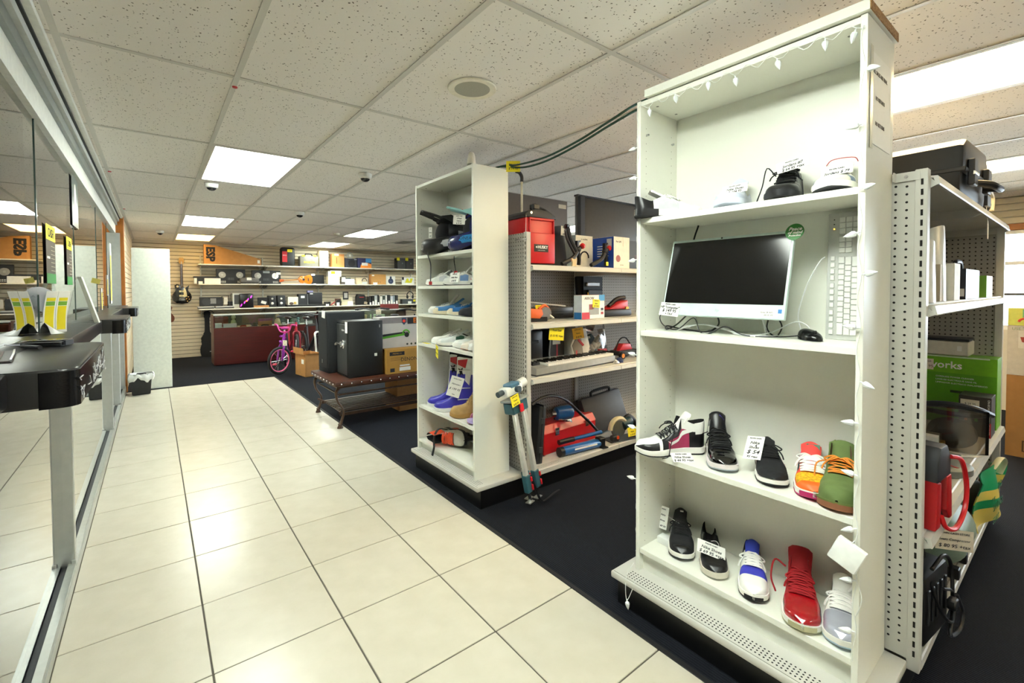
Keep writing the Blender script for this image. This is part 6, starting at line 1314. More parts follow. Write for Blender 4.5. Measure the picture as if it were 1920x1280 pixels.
goods('red and blue toy box in the right display case', 2.70, 9.80, .20, .1, .16, c('C0303A', .5), m2=c('2F5FA8', .5)); goods('yellow and red box in the right display case', 2.95, 9.80, .16, .1, .10, c('E8C22A', .5), m2=c('C02A3A', .5)); goods('beige collectible row in the right display case', 3.2, 9.82, .5, .12, .14, c('CDB98C', .6)); goods('green and white watch box in the right display case', 3.8, 9.80, .3, .1, .14, c('CFE3C8', .5))
t = carton('dark red carton standing on the right display case', (4.12, 9.85, .9385), (.34, .25, .11), c('6E1F1C', .5))
# ================================================================ BACK WALL SHELVES
ZA, ZB, ZC = 1.915, 1.512, 1.003
BS = c('EFEBDD', .4)
for nm, z in (('top', ZA), ('middle', ZB), ('bottom', ZC)):
    for k, (a, b2) in enumerate(((.72, 1.92), (1.925, 3.125), (3.13, 4.33), (4.335, 5.535), (5.54, 6.74))):
        t = thing('wall_shelf', '%s white wall shelf, %s section from the left' % (nm, ('first', 'second', 'third', 'fourth', 'fifth')[k]), 'shelf', (a, 11.05, z), 0, 'white shelves on the slatted back wall')
        box('board', BS, (0, b2-a, 0, .375, -.022, 0), t, bev=.002)
        for x in (.05, b2-a-.05): MB().prism([(.37, -.022), (.02, -.022), (.02, -.035), (.37, -.11)], x-.004, x+.004, 'x').build('bracket', c('C9C7BE', .4), t, 0)
for x in (.78, 1.93, 3.12, 4.34, 5.53): tag(box('shelf_standard', c('D5D2C6', .4), (x-.012, x+.012, 11.40, 11.43, .85, 2.1)), 'slotted metal standard on the back wall at the %s shelf joint' % {.78: 'first', 1.93: 'second', 3.12: 'third', 4.34: 'fourth', 5.53: 'fifth'}[x], 'shelf standard', 'slotted shelf standards')
YB = 11.10
t = thing('guitar_carton', 'long tapered cardboard guitar carton with three big black letters on the top back shelf', 'carton', (.823, YB, ZA))
MB().prism([(0, 0), (1.03, 0), (1.03, .13), (.97, .15), (.20, .385), (.0, .40)], 0, .14, 'y').build('carton_body', CARD, t, 0)
g = text('ESP', .20, INK, t, (.105, -.002, .205), (R(90), R(90), 0), bold=.010, sx=1.0); box('shipping_label', PAPER, (.96, 1.01, -.001, 0, .04, .11), t); box('end_panel', c('A9763E', .75), (-.002, .0, .0, .14, .0, .40), t)
t = thing('backpack', 'black hard backpack with a red label on the top back shelf', 'backpack', (2.245, YB, ZA)); box('shell', c('1A1B1E', .5), (0, .30, 0, .16, 0, .42), t, bev=.05, seg=3); box('red_label', c('C8222E', .5), (.03, .13, -.001, .001, .09, .33), t); text('BAG', .04, PAPER, t, (.08, -.002, .24)); card(t, .10, .06, (.185, -.004, .345), (0, 0, 0), [('$ 45', .03)])
t = thing('watch_case', 'grey tool case with yellow latches and yellow lettering', 'case', (2.645, YB, ZA)); box('shell', c('6A675E', .5), (0, .40, 0, .2, 0, .24), t, bev=.012, seg=2); text('INVICTA', .062, YEL, t, (.20, -.002, .10), bold=.002)
for x in (.07, .32): box('latch', YEL, (x-.03, x+.03, -.01, .02, .225, .262), t, bev=.004)
MB().tube(bez([(.12, .08, .24), (.14, .08, .29), (.26, .08, .29), (.28, .08, .24)], 12), .012, 8).build('handle', BLACK, t); box('paper_tag', PAPER, (.14, .21, -.01, -.008, .25, .31), t, rot=(0, R(20), 0))
t = carton('tall cream carton beside the watch case', (3.075, YB, ZA), (.19, .2, .375), c('EADDB8', .6), lines=(('C', .06, .13, .20, INK),)); box('rear_band', c('D8CBA6', .6), (.0, .19, -.001, 0, .33, .335), t)
t = carton('brown carton with a hand slot and white sticker on the top back shelf', (3.36, YB, ZA), (.28, .2, .32), CARD); box('hand_slot', c('7E5226', .8), (.09, .11, -.001, 0, .09, .24), t); box('sticker', PAPER, (.05, .15, -.001, 0, .28, .318), t); box('flap', c('A8713A', .75), (.16, .28, -.001, .0, .27, .32), t)
t = thing('subwoofer', 'dark cube subwoofer with a round driver on the top back shelf', 'speaker', (3.66, YB, ZA)); box('cabinet', c('2B2D36', .5), (0, .29, 0, .24, 0, .225), t, bev=.006); MB().cyl((.155, -.004, .11), (.155, .0, .11), .085, n=24).build('driver', c('16171B', .5), t); box('label', c('B9BCC4', .5), (.22, .28, -.001, 0, .195, .21), t)
t = thing('desk_fan', 'small round silver fan resting on the subwoofer', 'fan', (3.80, 11.18, ZA+.2255)); MB().tube([(.065*math.cos(i*PI/12), 0, .075+.065*math.sin(i*PI/12)) for i in range(24)], .010, 8, closed=True).build('ring', c('C4C8CA', .3, metal=.5), t); MB().lathe([(.05, 0), (.045, .012), (.01, .016)], 16).build('base', c('9A9EA2', .4), t); MB().cyl((0, -.02, .075), (0, .02, .075), .03, n=14).build('hub', W8, t)
t = carton('navy and orange toy carton on the top back shelf', (3.965, YB, ZA), (.345, .18, .245), c('2C2E5A', .5)); MB().prism([(.06, 0), (.345, 0), (.345, .10), (.2, .14), (.08, .08)], -.0015, 0, 'y').build('orange_print', c('F0902A', .5), t); box('blue_print', c('3F8FD0', .5), (.2, .345, -.002, 0, .14, .24), t); box('white_print', W8, (.1, .25, -.0025, 0, .06, .13), t)
t = thing('laptop', 'thin black laptop lying flat on the top back shelf', 'laptop', (4.475, YB, ZA)); box('base', c('1D1E22', .4), (0, .50, 0, .25, 0, .014), t, bev=.003); box('lid', c('26272B', .4), (0, .50, 0, .25, .015, .024), t, bev=.003)
for k, x in enumerate((5.005, 5.245)): t = thing('speaker_box', 'black speaker box with a yellow tag, %s of the pair on the top shelf' % ('left one', 'right one')[k], 'speaker', (x, YB, ZA), 0, 'pair of black speaker boxes'); box('cabinet', c('141518', .45), (0, .215, 0, .2, 0, .285), t, bev=.004); box('seam', c('5A5F58', .5), (.213, .217, -.002, .2, 0, .285), t); box('price_card', YEL, (-.02, .06, -.004, -.002, .22, .30), t); MB().cyl((.14, -.003, .15), (.14, 0, .15), .02, n=14).build('port', c('3A4A44', .4), t)
# middle back shelf
t = thing('game_console', 'black and white games console stack at the left end of the middle back shelf', 'console', (.64, YB, ZB)); box('console_body', c('26282C', .4), (0, .40, 0, .2, .12, .15), t, bev=.003); box('white_unit', W8, (.18, .46, 0, .2, 0, .115), t, bev=.003); box('black_unit', c('1B1C20', .4), (.06, .18, 0, .2, 0, .115), t, bev=.003); box('paper_tag', PAPER, (.08, .15, -.01, -.008, 0, .05), t); box('white_end', W8, (.01, .055, .0, .2, .0, .115), t)
def dj(label, x, w, h):
    t = thing('dj_controller', label, 'dj controller', (x, YB+.05, ZB), (R(-6), 0, 0), 'dj controllers'); box('panel', c('1A1B1F', .4), (0, w, 0, .05, 0, h), t, bev=.004)
    for xx in (.2*w, .8*w): MB().cyl((xx, -.010, h*.60), (xx, .0, h*.60), .065, n=28).build('platter', c('C8C6BE', .25, metal=.6), t); 
    for xx in (.2*w, .8*w): MB().cyl((xx, -.013, h*.60), (xx, -.010, h*.60), .02, n=14).build('platter_hub', c('8E8C84', .4), t)
    pm_ = MB().box(0, .020, -.004, 0, 0, .014).mesh('pad', 0); pm_.materials.append(c('B9B9B2', .5))
    for i in range(4):
        for j in range(2): link('pad', pm_, None, t, (.12*w+i*.028, 0, h*.08+j*.024)); link('pad', pm_, None, t, (.72*w+i*.028, 0, h*.08+j*.024))
    for i in range(5): box('fader', c('6A6C70', .5), (.40*w+i*.024, .408*w+i*.024, -.006, 0, h*.25, h*.42), t)
    return t
dj('black dj controller with two silver platters at the left of the middle back shelf', 1.03, .53, .315); t = dj('second black dj controller with a white tag on its right platter', 1.68, .57, .30); box('price_tag', PAPER, (.48, .57, -.02, -.018, .21, .26), t); box('display', c('8A8E90', .3), (.22, .35, -.003, 0, .24, .29), t)
t = thing('soundbar', 'grey pill shaped portable speaker in front of the dj controllers', 'speaker', (1.44, 11.06, ZB)); box('grille', c('6E6C6A', .8), (0, .37, 0, .085, .02, .13), t, bev=.035, seg=3); box('stand', CHROME, (.02, .36, .0, .085, 0, .018), t, bev=.003); box('price_tag', PAPER, (.13, .22, -.004, -.002, .08, .14), t)
t = thing('ukulele', 'orange ukulele lying on its side on the middle back shelf', 'ukulele', (2.24, 11.10, ZB), 0)
OR = mat('orange_lacquer', 'D9701E', .2, var=.12, scale=12, coat=.5)
ukp = [(.36, .115), (.40, .175), (.46, .185), (.50, .165), (.55, .20), (.61, .215), (.655, .17), (.665, .105), (.655, .04), (.61, .0), (.55, .012), (.50, .045), (.46, .025), (.40, .04)]
MB().prism([(p.x, p.y) for p in bez([(a, b, 0) for a, b in ukp+ukp[:1]], 56)[:-1]], 0, .06, 'y', bev=.004).build('body', OR, t); MB().cyl((.475, -.002, .105), (.475, .0, .105), .028, n=20).build('sound_hole', c('2A1A10', .8), t); box('bridge', c('3A2014', .5), (.565, .585, -.008, 0, .07, .14), t); MB().prism([(.06, .07), (.40, .09), (.40, .12), (.06, .095)], -.012, .006, 'y').build('neck', c('A8703A', .4), t); MB().prism([(-.03, .045), (.06, .06), (.06, .105), (-.03, .105)], -.010, .006, 'y').build('headstock', c('C25A1C', .4), t); box('price_tag', PAPER, (.64, .72, -.004, -.002, .20, .24), t)
t = thing('laptop', 'open black laptop showing its screen on the middle back shelf', 'laptop', (2.87, 11.12, ZB)); box('screen_lid', c('141518', .25), (.0, .34, .12, .132, .02, .24), t, rot=(R(-8), 0, 0)); box('keyboard_base', c('26282C', .4), (0, .36, -.05, .13, 0, .018), t); box('sticker', PAPER, (.05, .10, -.052, -.05, .002, .016), t)
t = carton('cream carton on the middle back shelf below a yellow tagged box', (3.255, YB, ZB), (.27, .16, .185), c('EADBAF', .6)); t = carton('pale carton with a yellow tag stacked on the cream one', (3.31, YB+.01, ZB+.187), (.26, .14, .14), c('E4E2D4', .6)); box('price_card', YEL, (.02, .11, -.003, -.001, .06, .12), t); box('grey_end', c('B9B7AE', .6), (-.05, 0, 0, .14, .0, .12), t)
t = thing('picture_frame', 'small framed print on the middle back shelf', 'picture frame', (3.59, 11.2, ZB), (R(-8), 0, 0)); box('frame', c('4A4240', .5), (0, .125, 0, .015, 0, .19), t); box('print', W8, (.012, .113, -.002, 0, .06, .178), t)
carton('small white box in front of the framed print', (3.69, YB, ZB), (.19, .12, .13), W8, lines=(('o', .04, .09, .07, INK),)); carton('grey gadget box right of the small white box', (3.72, 11.24, ZB), (.12, .1, .16), c('5A6468', .5))
t = carton('beige headphone carton on the middle back shelf', (3.945, YB, ZB), (.27, .12, .165), c('D9C7A6', .6)); MB().tube([(.18+.06*math.cos(a), -.003, .08+.07*math.sin(a)) for a in [i*PI/10 for i in range(11)]], .010, 6).build('headband_print', c('3A3A40', .5), t); box('print_block', c('C9CCD0', .5), (.12, .25, -.002, 0, .01, .06), t)
t = carton('brown carton with printed icons on the middle back shelf', (4.30, YB, ZB), (.385, .16, .255), mat('light_cardboard', 'CE9A56', .7, var=.06), c('B9824A', .7)); 
for k in range(4): box('icon', c('6A4A26', .7), (.08+.05*k, .095+.05*k, -.001, 0, .05, .065), t)
box('sticker', PAPER, (.05, .16, -.001, 0, .0, .05), t); box('sticker', PAPER, (.02, .08, -.001, 0, .21, .24), t)
t = carton('white carton with a blue headphone picture', (4.69, YB, ZB), (.25, .12, .215), c('E9E8E0', .5)); MB().cyl((.125, -.003, .085), (.125, 0, .085), .07, n=22).build('ear_cup_print', c('2A3A5E', .5), t); box('headband_print', c('2A3A5E', .5), (.10, .15, -.002, 0, .13, .205), t); text('beats', .02, c('8FA0C0', .5), t, (.125, -.005, .08))
t = thing('toy_set', 'black and yellow gadget set at the right of the middle back shelf', 'gadget', (5.13, YB, ZB)); box('blister', W8, (0, .34, 0, .04, 0, .19), t); MB().prism([(.08, .05), (.13, .16), (.17, .16), (.20, .07), (.24, .16), (.30, .16), (.26, .04)], -.01, 0, 'y').build('yellow_figure', c('D8D01E', .5), t); box('black_knob', INK, (.0, .04, -.02, 0, .12, .19), t); box('label', PAPER, (.1, .3, -.012, -.01, .0, .045), t)
# bottom back shelf
t = thing('boombox', 'black stereo radio on the bottom back shelf', 'radio', (.735, YB, ZC+.052)); box('cabinet', c('26272B', .5), (0, .40, 0, .14, 0, .185), t, bev=.006); MB().cyl((.11, -.004, .09), (.11, 0, .09), .075, n=22).build('speaker_cone', c('3A3C40', .6), t); MB().cyl((.33, -.004, .09), (.33, 0, .09), .04, n=18).build('dial', c('303236', .6), t); box('panel', c('8E9090', .4), (.18, .28, -.002, 0, .05, .16), t)
for k, (x, w) in enumerate(((.70, .28), (1.0, .33))): t = thing('laptop', ('grey closed laptop under the stereo radio', 'stack of closed silver laptop beside the stereo radio')[k], 'laptop', (x, 11.07, ZC)); box('base', c('3A3C40', .4), (0, w, 0, .22, 0, .024), t, bev=.003); box('lid', c('C9CBCB', .35), (0, w, 0, .22, .025, .048), t, bev=.003)
t = thing('phone_case', 'black framed phone mount on the bottom back shelf', 'phone mount', (1.12, 11.12, ZC+.05)); MB().tube([(0, 0, 0), (.0, 0, .20), (.12, 0, .21), (.13, 0, .0)], .008, 6).build('frame', BLACK, t); box('phone', c('D8D4C8', .4), (.03, .10, -.004, .01, .03, .18), t, bev=.004); box('stand', BLACK, (.1, .19, 0, .1, 0, .09), t)
t = thing('pc_tower', 'white computer tower behind the gaming tower', 'computer', (1.31, 11.12, ZC)); box('case', c('DADCD8', .5), (0, .17, 0, .28, 0, .31), t, bev=.003); box('drive_bay', c('5A5E62', .5), (.03, .15, -.002, 0, .08, .28), t)
t = thing('gaming_pc', 'black gaming tower with glowing magenta slashes', 'computer', (1.43, 11.06, ZC)); box('case', c('121217', .3), (0, .26, 0, .30, 0, .30), t, bev=.02, seg=2); MAG = mat('magenta_glow', 'E020D0', .4, emit=2.5, ecol='F020E0', var=0)
for k in range(4): MB().prism([(0, 0), (.022, .02), (.030, .06), (.006, .035)], -.003, -.001, 'y').build('light_slash', MAG, t, loc=(.015+.062*k, 0, .03+.058*k))
MB().cyl((.13, -.003, .148), (.13, -.001, .148), .014, n=12).build('logo_light', mat('orange_glow', 'FF5A1E', .4, emit=2.5, var=0), t)
t = carton('flat brown box under the turntable on the bottom back shelf', (1.70, YB, ZC), (.30, .2, .045), mat('pine_box', 'B8834E', .6, var=.1)); t = thing('turntable', 'black record player tilted with a price tag', 'record player', (1.79, 11.12, ZC+.047)); box('body', c('222327', .4), (0, .20, 0, .12, 0, .17), t, bev=.006); box('price_tag', PAPER, (.03, .13, -.004, -.002, .06, .12), t, rot=(0, R(18), 0))
for k, x in enumerate((1.98, 2.16)): t = thing('bookshelf_speaker', '%s of two black bookshelf speakers with white cones' % ('left', 'right')[k], 'speaker', (x, YB, ZC+.01), 0, 'black bookshelf speakers'); box('cabinet', c('1B1C20', .45), (0, .165, 0, .16, 0, .245), t, bev=.01, seg=2); MB().cyl((.08, -.006, .075), (.08, 0, .075), .05, n=22).build('woofer', c('2E3035', .5), t); MB().ball((.08, -.006, .075), (.028, .012, .028), 12, 8).build('cone', c('E2E2DC', .4), t); MB().ball((.08, -.004, .175), (.022, .010, .022), 12, 8).build('tweeter', c('D9D9D4', .4), t)
tag(box('black_slab', c('121316', .35), (2.36, 3.15, 11.06, 11.3, ZC, ZC+.042), bev=.004), 'long flat black receiver slab under the speakers on the bottom shelf', 'receiver')
t = carton('white carton with a small dog picture on the bottom back shelf', (2.375, YB, ZC+.043), (.215, .12, .18), c('E9E2D2', .6)); MB().ball((.075, 0, .03), (.045, .004, .03), 12, 8).build('dog_print', c('5E4A42', .6), t); MB().ball((.15, 0, .04), (.03, .004, .03), 12, 8).build('flower_print', c('D8B45A', .6), t)
t = thing('speaker_small', 'black speaker with a white label beside the large black one', 'speaker', (2.60, YB, ZC+.043)); box('cabinet', c('26272A', .6), (0, .20, 0, .16, 0, .24), t, bev=.006); box('label', W8, (.05, .13, -.002, 0, .15, .20), t); box('edge', c('B9BAB6', .4), (.198, .203, -.002, .0, 0, .24), t)
t = thing('speaker_large', 'large black speaker with a small tag and a purple box on top', 'speaker', (2.82, YB, ZC+.043)); box('cabinet', c('202125', .6), (0, .30, 0, .2, 0, .275), t, bev=.01, seg=2); box('label', W8, (.03, .09, -.002, 0, .235, .255), t); box('purple_box', c('8A86AE', .5), (-.02, .10, .02, .12, .276, .32), t)
def camera_thing(label, x, w, h, m): t = thing('camera', label, 'camera', (x, YB, ZC)); box('body', m, (0, w, 0, .07, 0, h), t, bev=.006); MB().cyl((w*.5, -.04, h*.5), (w*.5, 0, h*.5), h*.36, n=18).build('lens', BLACK, t); box('price_tag', PAPER, (w*.1, w*.6, -.05, -.048, 0, h*.45), t)
camera_thing('dark camera with a white tag right of the black receiver slab', 3.17, .14, .10, c('2B2622', .5)); camera_thing('brown leather cased camera on the bottom back shelf', 3.42, .13, .17, c('5A3A2C', .5))
t = thing('red_device', 'red and black hair tool on the bottom back shelf', 'hair tool', (3.30, 11.08, ZC+.0)); MB().tube([(0, 0, .012), (.10, .01, .09)], .014, 8).build('handle', c('A83A34', .4), t); box('base', BLACK, (-.03, .08, 0, .06, 0, .012), t)
t = thing('digital_frame', 'upright dark photo frame in front of a pale carton on the bottom shelf', 'photo frame', (3.62, 11.16, ZC)); box('frame', c('2B2C30', .4), (0, .13, 0, .02, .14, .33), t); box('picture', c('B9B4B0', .4), (.025, .105, -.003, 0, .18, .30), t); box('stand', c('D9CDB2', .6), (-.02, .24, .03, .14, 0, .20), t); box('small_boxes', W8, (.1, .22, -.05, .0, 0, .10), t)
t = thing('small_bag', 'black soft bag with a red logo on the bottom back shelf', 'bag', (3.93, YB, ZC)); MB().prism([(0, 0), (.25, 0), (.24, .20), (.20, .255), (.03, .265), (.0, .2)], 0, .14, 'y', bev=.02).build('body', c('18181B', .8), t); box('logo', c('A82A30', .5), (.07, .18, -.003, 0, .185, .20), t); card(t, .08, .06, (.22, -.01, .05), (0, R(10), 0), [('$ 25', .022)], c('B9A88C', .7))
cols = ['2E3134', '141518', 'B9BCBE', '141518', 'E4E4DC', '3E4A44', 'ECECE4', '2E3134', 'D9DEE4', '8E9AA0', '26282C']
for k in range(11):
    w = .045+.02*(k % 3); t = thing('slim_console', '%s upright slim media box in the row at the right of the bottom back shelf' % ('first', 'second', 'third', 'fourth', 'fifth', 'sixth', 'seventh', 'eighth', 'ninth', 'tenth', 'last')[k], 'media box', (4.245+.07*k, YB, ZC), 0, 'slim media boxes on the bottom back shelf')
    box('case', c(cols[k], .4), (0, min(w, .066), 0, .2, 0, .21+.012*(k % 4)), t, bev=.004); box('price_tag', PAPER, (.01, .05, -.004, -.002, .0, .06+.03*(k % 3)), t)
t = thing('headphones', 'black over-ear headphones propped on small boxes at the right end of the bottom back shelf', 'headphones', (5.36, 11.12, ZC+.13)); MB().tube([(.09*math.cos(a), 0, .09+.10*math.sin(a)) for a in [R(-10+200*i/16) for i in range(17)]], .012, 8).build('headband', BLACK, t)
for sg in (-1, 1): MB().ball((sg*.075, 0, .055), (.03, .035, .05), 12, 8).build('ear_cup', c('2A2C30', .4), t)
t = carton('small dark boxes under the headphones', (5.13, YB, ZC), (.38, .14, .128), c('3E4446', .5)); box('white_print', W8, (.16, .26, -.002, 0, .01, .07), t); box('price_card', YEL, (.31, .37, -.003, -.001, .06, .11), t)
# ================================================================ GUITARS
t = thing('electric_guitar', 'black electric guitar with cream pickguard hanging on the back wall', 'guitar', (.455, 11.40, 1.11))
half = [(0, 0), (.09, .012), (.145, .06), (.165, .13), (.15, .20), (.105, .245), (.095, .28), (.115, .325), (.12, .37), (.085, .40), (.03, .385)]
lf = [(-x, z) for x, z in half]; rt = [(.03, .345), (.055, .31), (.10, .345), (.125, .385), (.12, .35), (.10, .30), (.098, .27), (.11, .245), (.15, .20), (.165, .13), (.145, .06), (.09, .012)]
MB().prism(lf+rt, -.045, -.002, 'y', bev=.006).build('body', mat('guitar_black', '0E0E11', .12, var=0, coat=.8), t)
CRM = c('E3D7A8', .4)
MB().prism([(.03, .13), (.085, .15), (.075, .24), (.05, .33), (.028, .30)], -.052, -.046, 'y').build('pickguard', CRM, t)
for z in (.16, .25): box('pickup', CRM, (-.045, .03, -.054, -.045, z-.018, z+.018), t, bev=.002); 
box('bridge', CHROME, (-.045, .045, -.056, -.045, .105, .118), t); box('tailpiece', CHROME, (-.05, .05, -.054, -.045, .075, .085), t)
for x, z in ((.09, .05), (.12, .09), (.075, .10), (.105, .14)): MB().cyl((x, -.058, z), (x, -.045, z), .012, n=12).build('knob', c('C9A860', .3), t)
MB().cyl((-.07, -.05, .35), (-.07, -.045, .35), .022, n=14).build('selector_ring', CRM, t)
MB().prism([(-.024, .33), (.024, .33), (.020, .80), (-.020, .80)], -.062, -.035, 'y').build('neck', c('4A2E20', .4), t); MB().prism([(-.02, .80), (.02, .80), (.045, .84), (.04, .915), (.018, .935), (0, .925), (-.018, .935), (-.04, .915), (-.045, .84)], -.060, -.040, 'y').build('headstock', c('C79A4E', .35), t)
for z in (.845, .875, .905):
    for sg in (-1, 1): MB().cyl((sg*.042, -.05, z), (sg*.062, -.05, z), .006, n=8).build('tuner', CHROME, t)
for k in range(6): MB().cyl((-.013+.005*k, -.064, .11), (-.010+.004*k, -.066, .85), .0008, n=4).build('string', CHROME, t)
t = thing('gig_bag', 'black soft guitar bag leaning in the corner beside the display case', 'guitar bag', (.87, 11.30, 0), (R(-4), 0, 0))
MB().prism([(p.x, p.y) for p in bez([(-.10, 0, 0), (.10, 0, 0), (.125, .10, 0), (.12, .20, 0), (.09, .30, 0), (.105, .38, 0), (.07, .45, 0), (.045, .52, 0), (.04, .80, 0), (.06, .86, 0), (.055, .93, 0), (0, .95, 0), (-.05, .93, 0), (-.05, .86, 0), (-.04, .80, 0), (-.045, .52, 0), (-.075, .45, 0), (-.11, .38, 0), (-.09, .30, 0), (-.12, .2, 0), (-.125, .1, 0), (-.10, 0, 0)], 66)[:-1]], -.05, .06, 'y', bev=.012).build('body', c('0F1013', .85), t); box('label', c('9A9C9C', .5), (.03, .07, -.0525, -.05, .10, .115), t); MB().tube(bez([(.0, -.05, .94), (.06, -.06, .96), (.12, -.05, .90), (.11, -.04, .86)], 12), .014, 8, flat=.4).build('strap', c('0F1013', .85), t)
t = thing('acoustic_guitar', 'brown acoustic guitar mostly hidden behind the white panel', 'guitar', (.17, 11.425, .72)); MB().prism([(p.x, p.y) for p in bez([(0, 0, 0), (.13, .03, 0), (.155, .12, 0), (.10, .22, 0), (.12, .32, 0), (.05, .40, 0), (-.05, .40, 0), (-.12, .32, 0), (-.10, .22, 0), (-.155, .12, 0), (-.13, .03, 0), (0, 0, 0)], 44)[:-1]], -.05, .0, 'y').build('body', c('6A3420', .3), t); MB().cyl((0, -.052, .26), (0, -.05, .26), .045, n=20).build('sound_hole', INK, t); box('neck', c('3A2418', .4), (-.024, .024, -.055, -.02, .38, .78), t); box('headstock', c('3A2418', .4), (-.035, .035, -.05, -.03, .78, .92), t)
# ================================================================ LEFT SIDE THINGS
t = thing('wardrobe_door', 'tall white door panel standing at the end of the glass partition', 'door panel', (0, 0, 0)); box('leaf', c('E3E6DA', .45), (-.235, .19, 8.06, 8.10, .005, 1.96), t, bev=.003); box('floor_guide', ALU, (-.2, .17, 8.07, 8.09, 0, .006), t)
t = thing('trash_bin', 'black trash bin with a white plastic liner in front of the white panel', 'trash bin', (-.15, 7.80, 0))
MB().lathe([(.088, 0), (.10, .01), (.118, .25), (.122, .255), (.118, .262), (.112, .255), (.095, .02), (.001, .015)], 4, rot=Matrix.Rotation(R(45), 3, 'Z') @ Matrix.Diagonal((1.35, 1.35, 1))).build('bin', c('1B1D1F', .5), t)
def liner(u, v):
    a = 2*PI*v; q = max(abs(math.cos(a)), abs(math.sin(a))); r = .124/q*(1+.05*math.sin(9*a)); d = u
    return (r*math.cos(a)*(1+.10*math.sin(d*PI)), r*math.sin(a)*(1+.10*math.sin(d*PI)), .27-.075*d*(1+.35*math.sin(5*a+1))+.012*math.sin(13*a))
MB().grid(liner, 8, 48, closed_v=True).build('liner', mat('milky_liner', 'EDEFEA', .35, var=.03, spec=.6), t, 60); MB().grid(lambda u, v: ((.118*(1-u)+.10*u)*math.cos(2*PI*v)*1.05, (.118*(1-u)+.10*u)*math.sin(2*PI*v)*1.05, .275-.10*u), 4, 24, closed_v=True).build('liner_inside', mat('milky_liner', 'EDEFEA', .35), t, 60)
ZK = 1.1825
t = thing('card_reader', 'small black device lying on the nearest counter ledge', 'device', (-.29, 2.20, ZK), R(-22)); box('body', c('101114', .15, coat=.8), (-.055, .055, -.035, .035, 0, .022), t, bev=.003, seg=2); box('lid_line', c('A9ABAE', .3), (-.0555, .0555, -.0355, .0355, .0155, .0165), t); box('clip', c('26282C', .3), (.055, .062, -.02, .02, .004, .02), t)
t = thing('clipboard', 'dark clipboard with a silver edge on the nearest counter ledge', 'clipboard', (-.325, 1.92, ZK), R(8)); box('board', c('2A201E', .4), (-.11, .0, -.16, .16, 0, .004), t); box('pad', c('5A4A46', .5), (-.105, -.02, -.14, .10, .004, .008), t); MB().tube([(0, -.16, .004), (.002, 0, .006), (0, .16, .004)], .004, 6).build('chain', CHROME, t)
t = thing('pen', 'black pen with a curled white cord beside the clipboard', 'pen', (-.318, 2.12, ZK), R(-62)); MB().cyl((-.06, 0, .007), (.06, 0, .009), .006, n=10).build('barrel', BLACK, t); MB().tube(bez([(-.06, 0, .008), (-.10, .02, .006), (-.12, -.02, .01), (-.15, .0, .006)], 16), .002, 5).build('cord', c('D9DAE6', .4), t)
t = thing('pen', 'second black pen farther along the counter', 'pen', (-.36, 2.26, 1.181), R(-70)); MB().cyl((-.05, 0, .006), (.05, 0, .006), .0055, n=10).build('barrel', BLACK, t); box('cap_clip', CHROME, (.02, .05, -.002, .002, .011, .013), t)
def brochure(label, x, y, z, rz, w, h, m, bands, curl=.02, lean=.3, n=2):
    t = thing('brochure', label, 'brochure', (x, y, z), rz)
    for k in range(n):
        MB().grid(lambda u, v, k=k: (w*(k+v)-w*n/2+.002*k, lean*(1-u)*.04+curl*math.sin(u*PI), h*u), 10, 4).solid(.0012).build('leaf', m, t, 50)
        for (b0, b1, mm) in bands: MB().grid(lambda u, v, k=k: (w*(k+.12+.76*v)-w*n/2+.002*k, lean*(1-(b0+(b1-b0)*u))*.04+curl*math.sin((b0+(b1-b0)*u)*PI)-.0015, h*(b0+(b1-b0)*u)), 5, 2).build('print_band', mm, t, 50)
    return t
t = brochure('pair of yellow leaflets curling up from the counter with white backs', -.345, 2.93, 1.181, R(38), .045, .19, PAPER, ((.06, .64, YEL), (.65, .75, c('7FB83A', .6)), (.76, .84, YEL)), .010, .8)
MB().grid(lambda u, v: (-.02-.09*u, .012+.05*v, .19-.10*v+.02*math.sin(u*3)), 6, 6).solid(.001).build('folded_back', c('DDE0EA', .6), t, 50)
t = thing('paper_fold', 'crumpled clear plastic fold at the foot of the yellow leaflets', 'plastic', (-.385, 2.86, 1.181), R(-60)); MB().grid(lambda u, v: (.10*u-.05, .05*v, .05*math.sin(PI*u)*(1-v)), 4, 4).solid(.001).build('sheet', c('B9BBB4', .3), t, 20)
ACR = glassmat('acrylic', (.90, .93, .93), 1.4, .02, .06)
t = thing('acrylic_stand', 'clear acrylic easel with a slanted edge standing on the counter', 'stand', (-.34, 3.70, 1.181), R(-6)); MB().prism([(-.085, 0), (.075, 0), (.06, .004), (-.008, .27), (-.02, .27), (-.07, .004)], -.004, .004, 'y').build('panel', ACR, t, 0); MB().prism([(.06, .0), (.08, .0), (.006, .275), (-.012, .275)], -.02, .02, 'y').build('edge_strip', c('CBD0C6', .3), t, 0); box('yellow_note', c('EDE27A', .6), (-.02, .02, -.022, -.021, .245, .275), t, rot=(0, R(16), 0))
t = thing('pass_tray', 'low silver pass-through tray on the counter under the glass', 'tray', (-.50, 4.05, 1.181)); box('tray', c('A9ACB8', .3, metal=.5), (-.06, .06, -.15, .15, 0, .05), t, bev=.006); box('slot', DARK, (-.03, .03, -.08, .08, .05, .052), t)
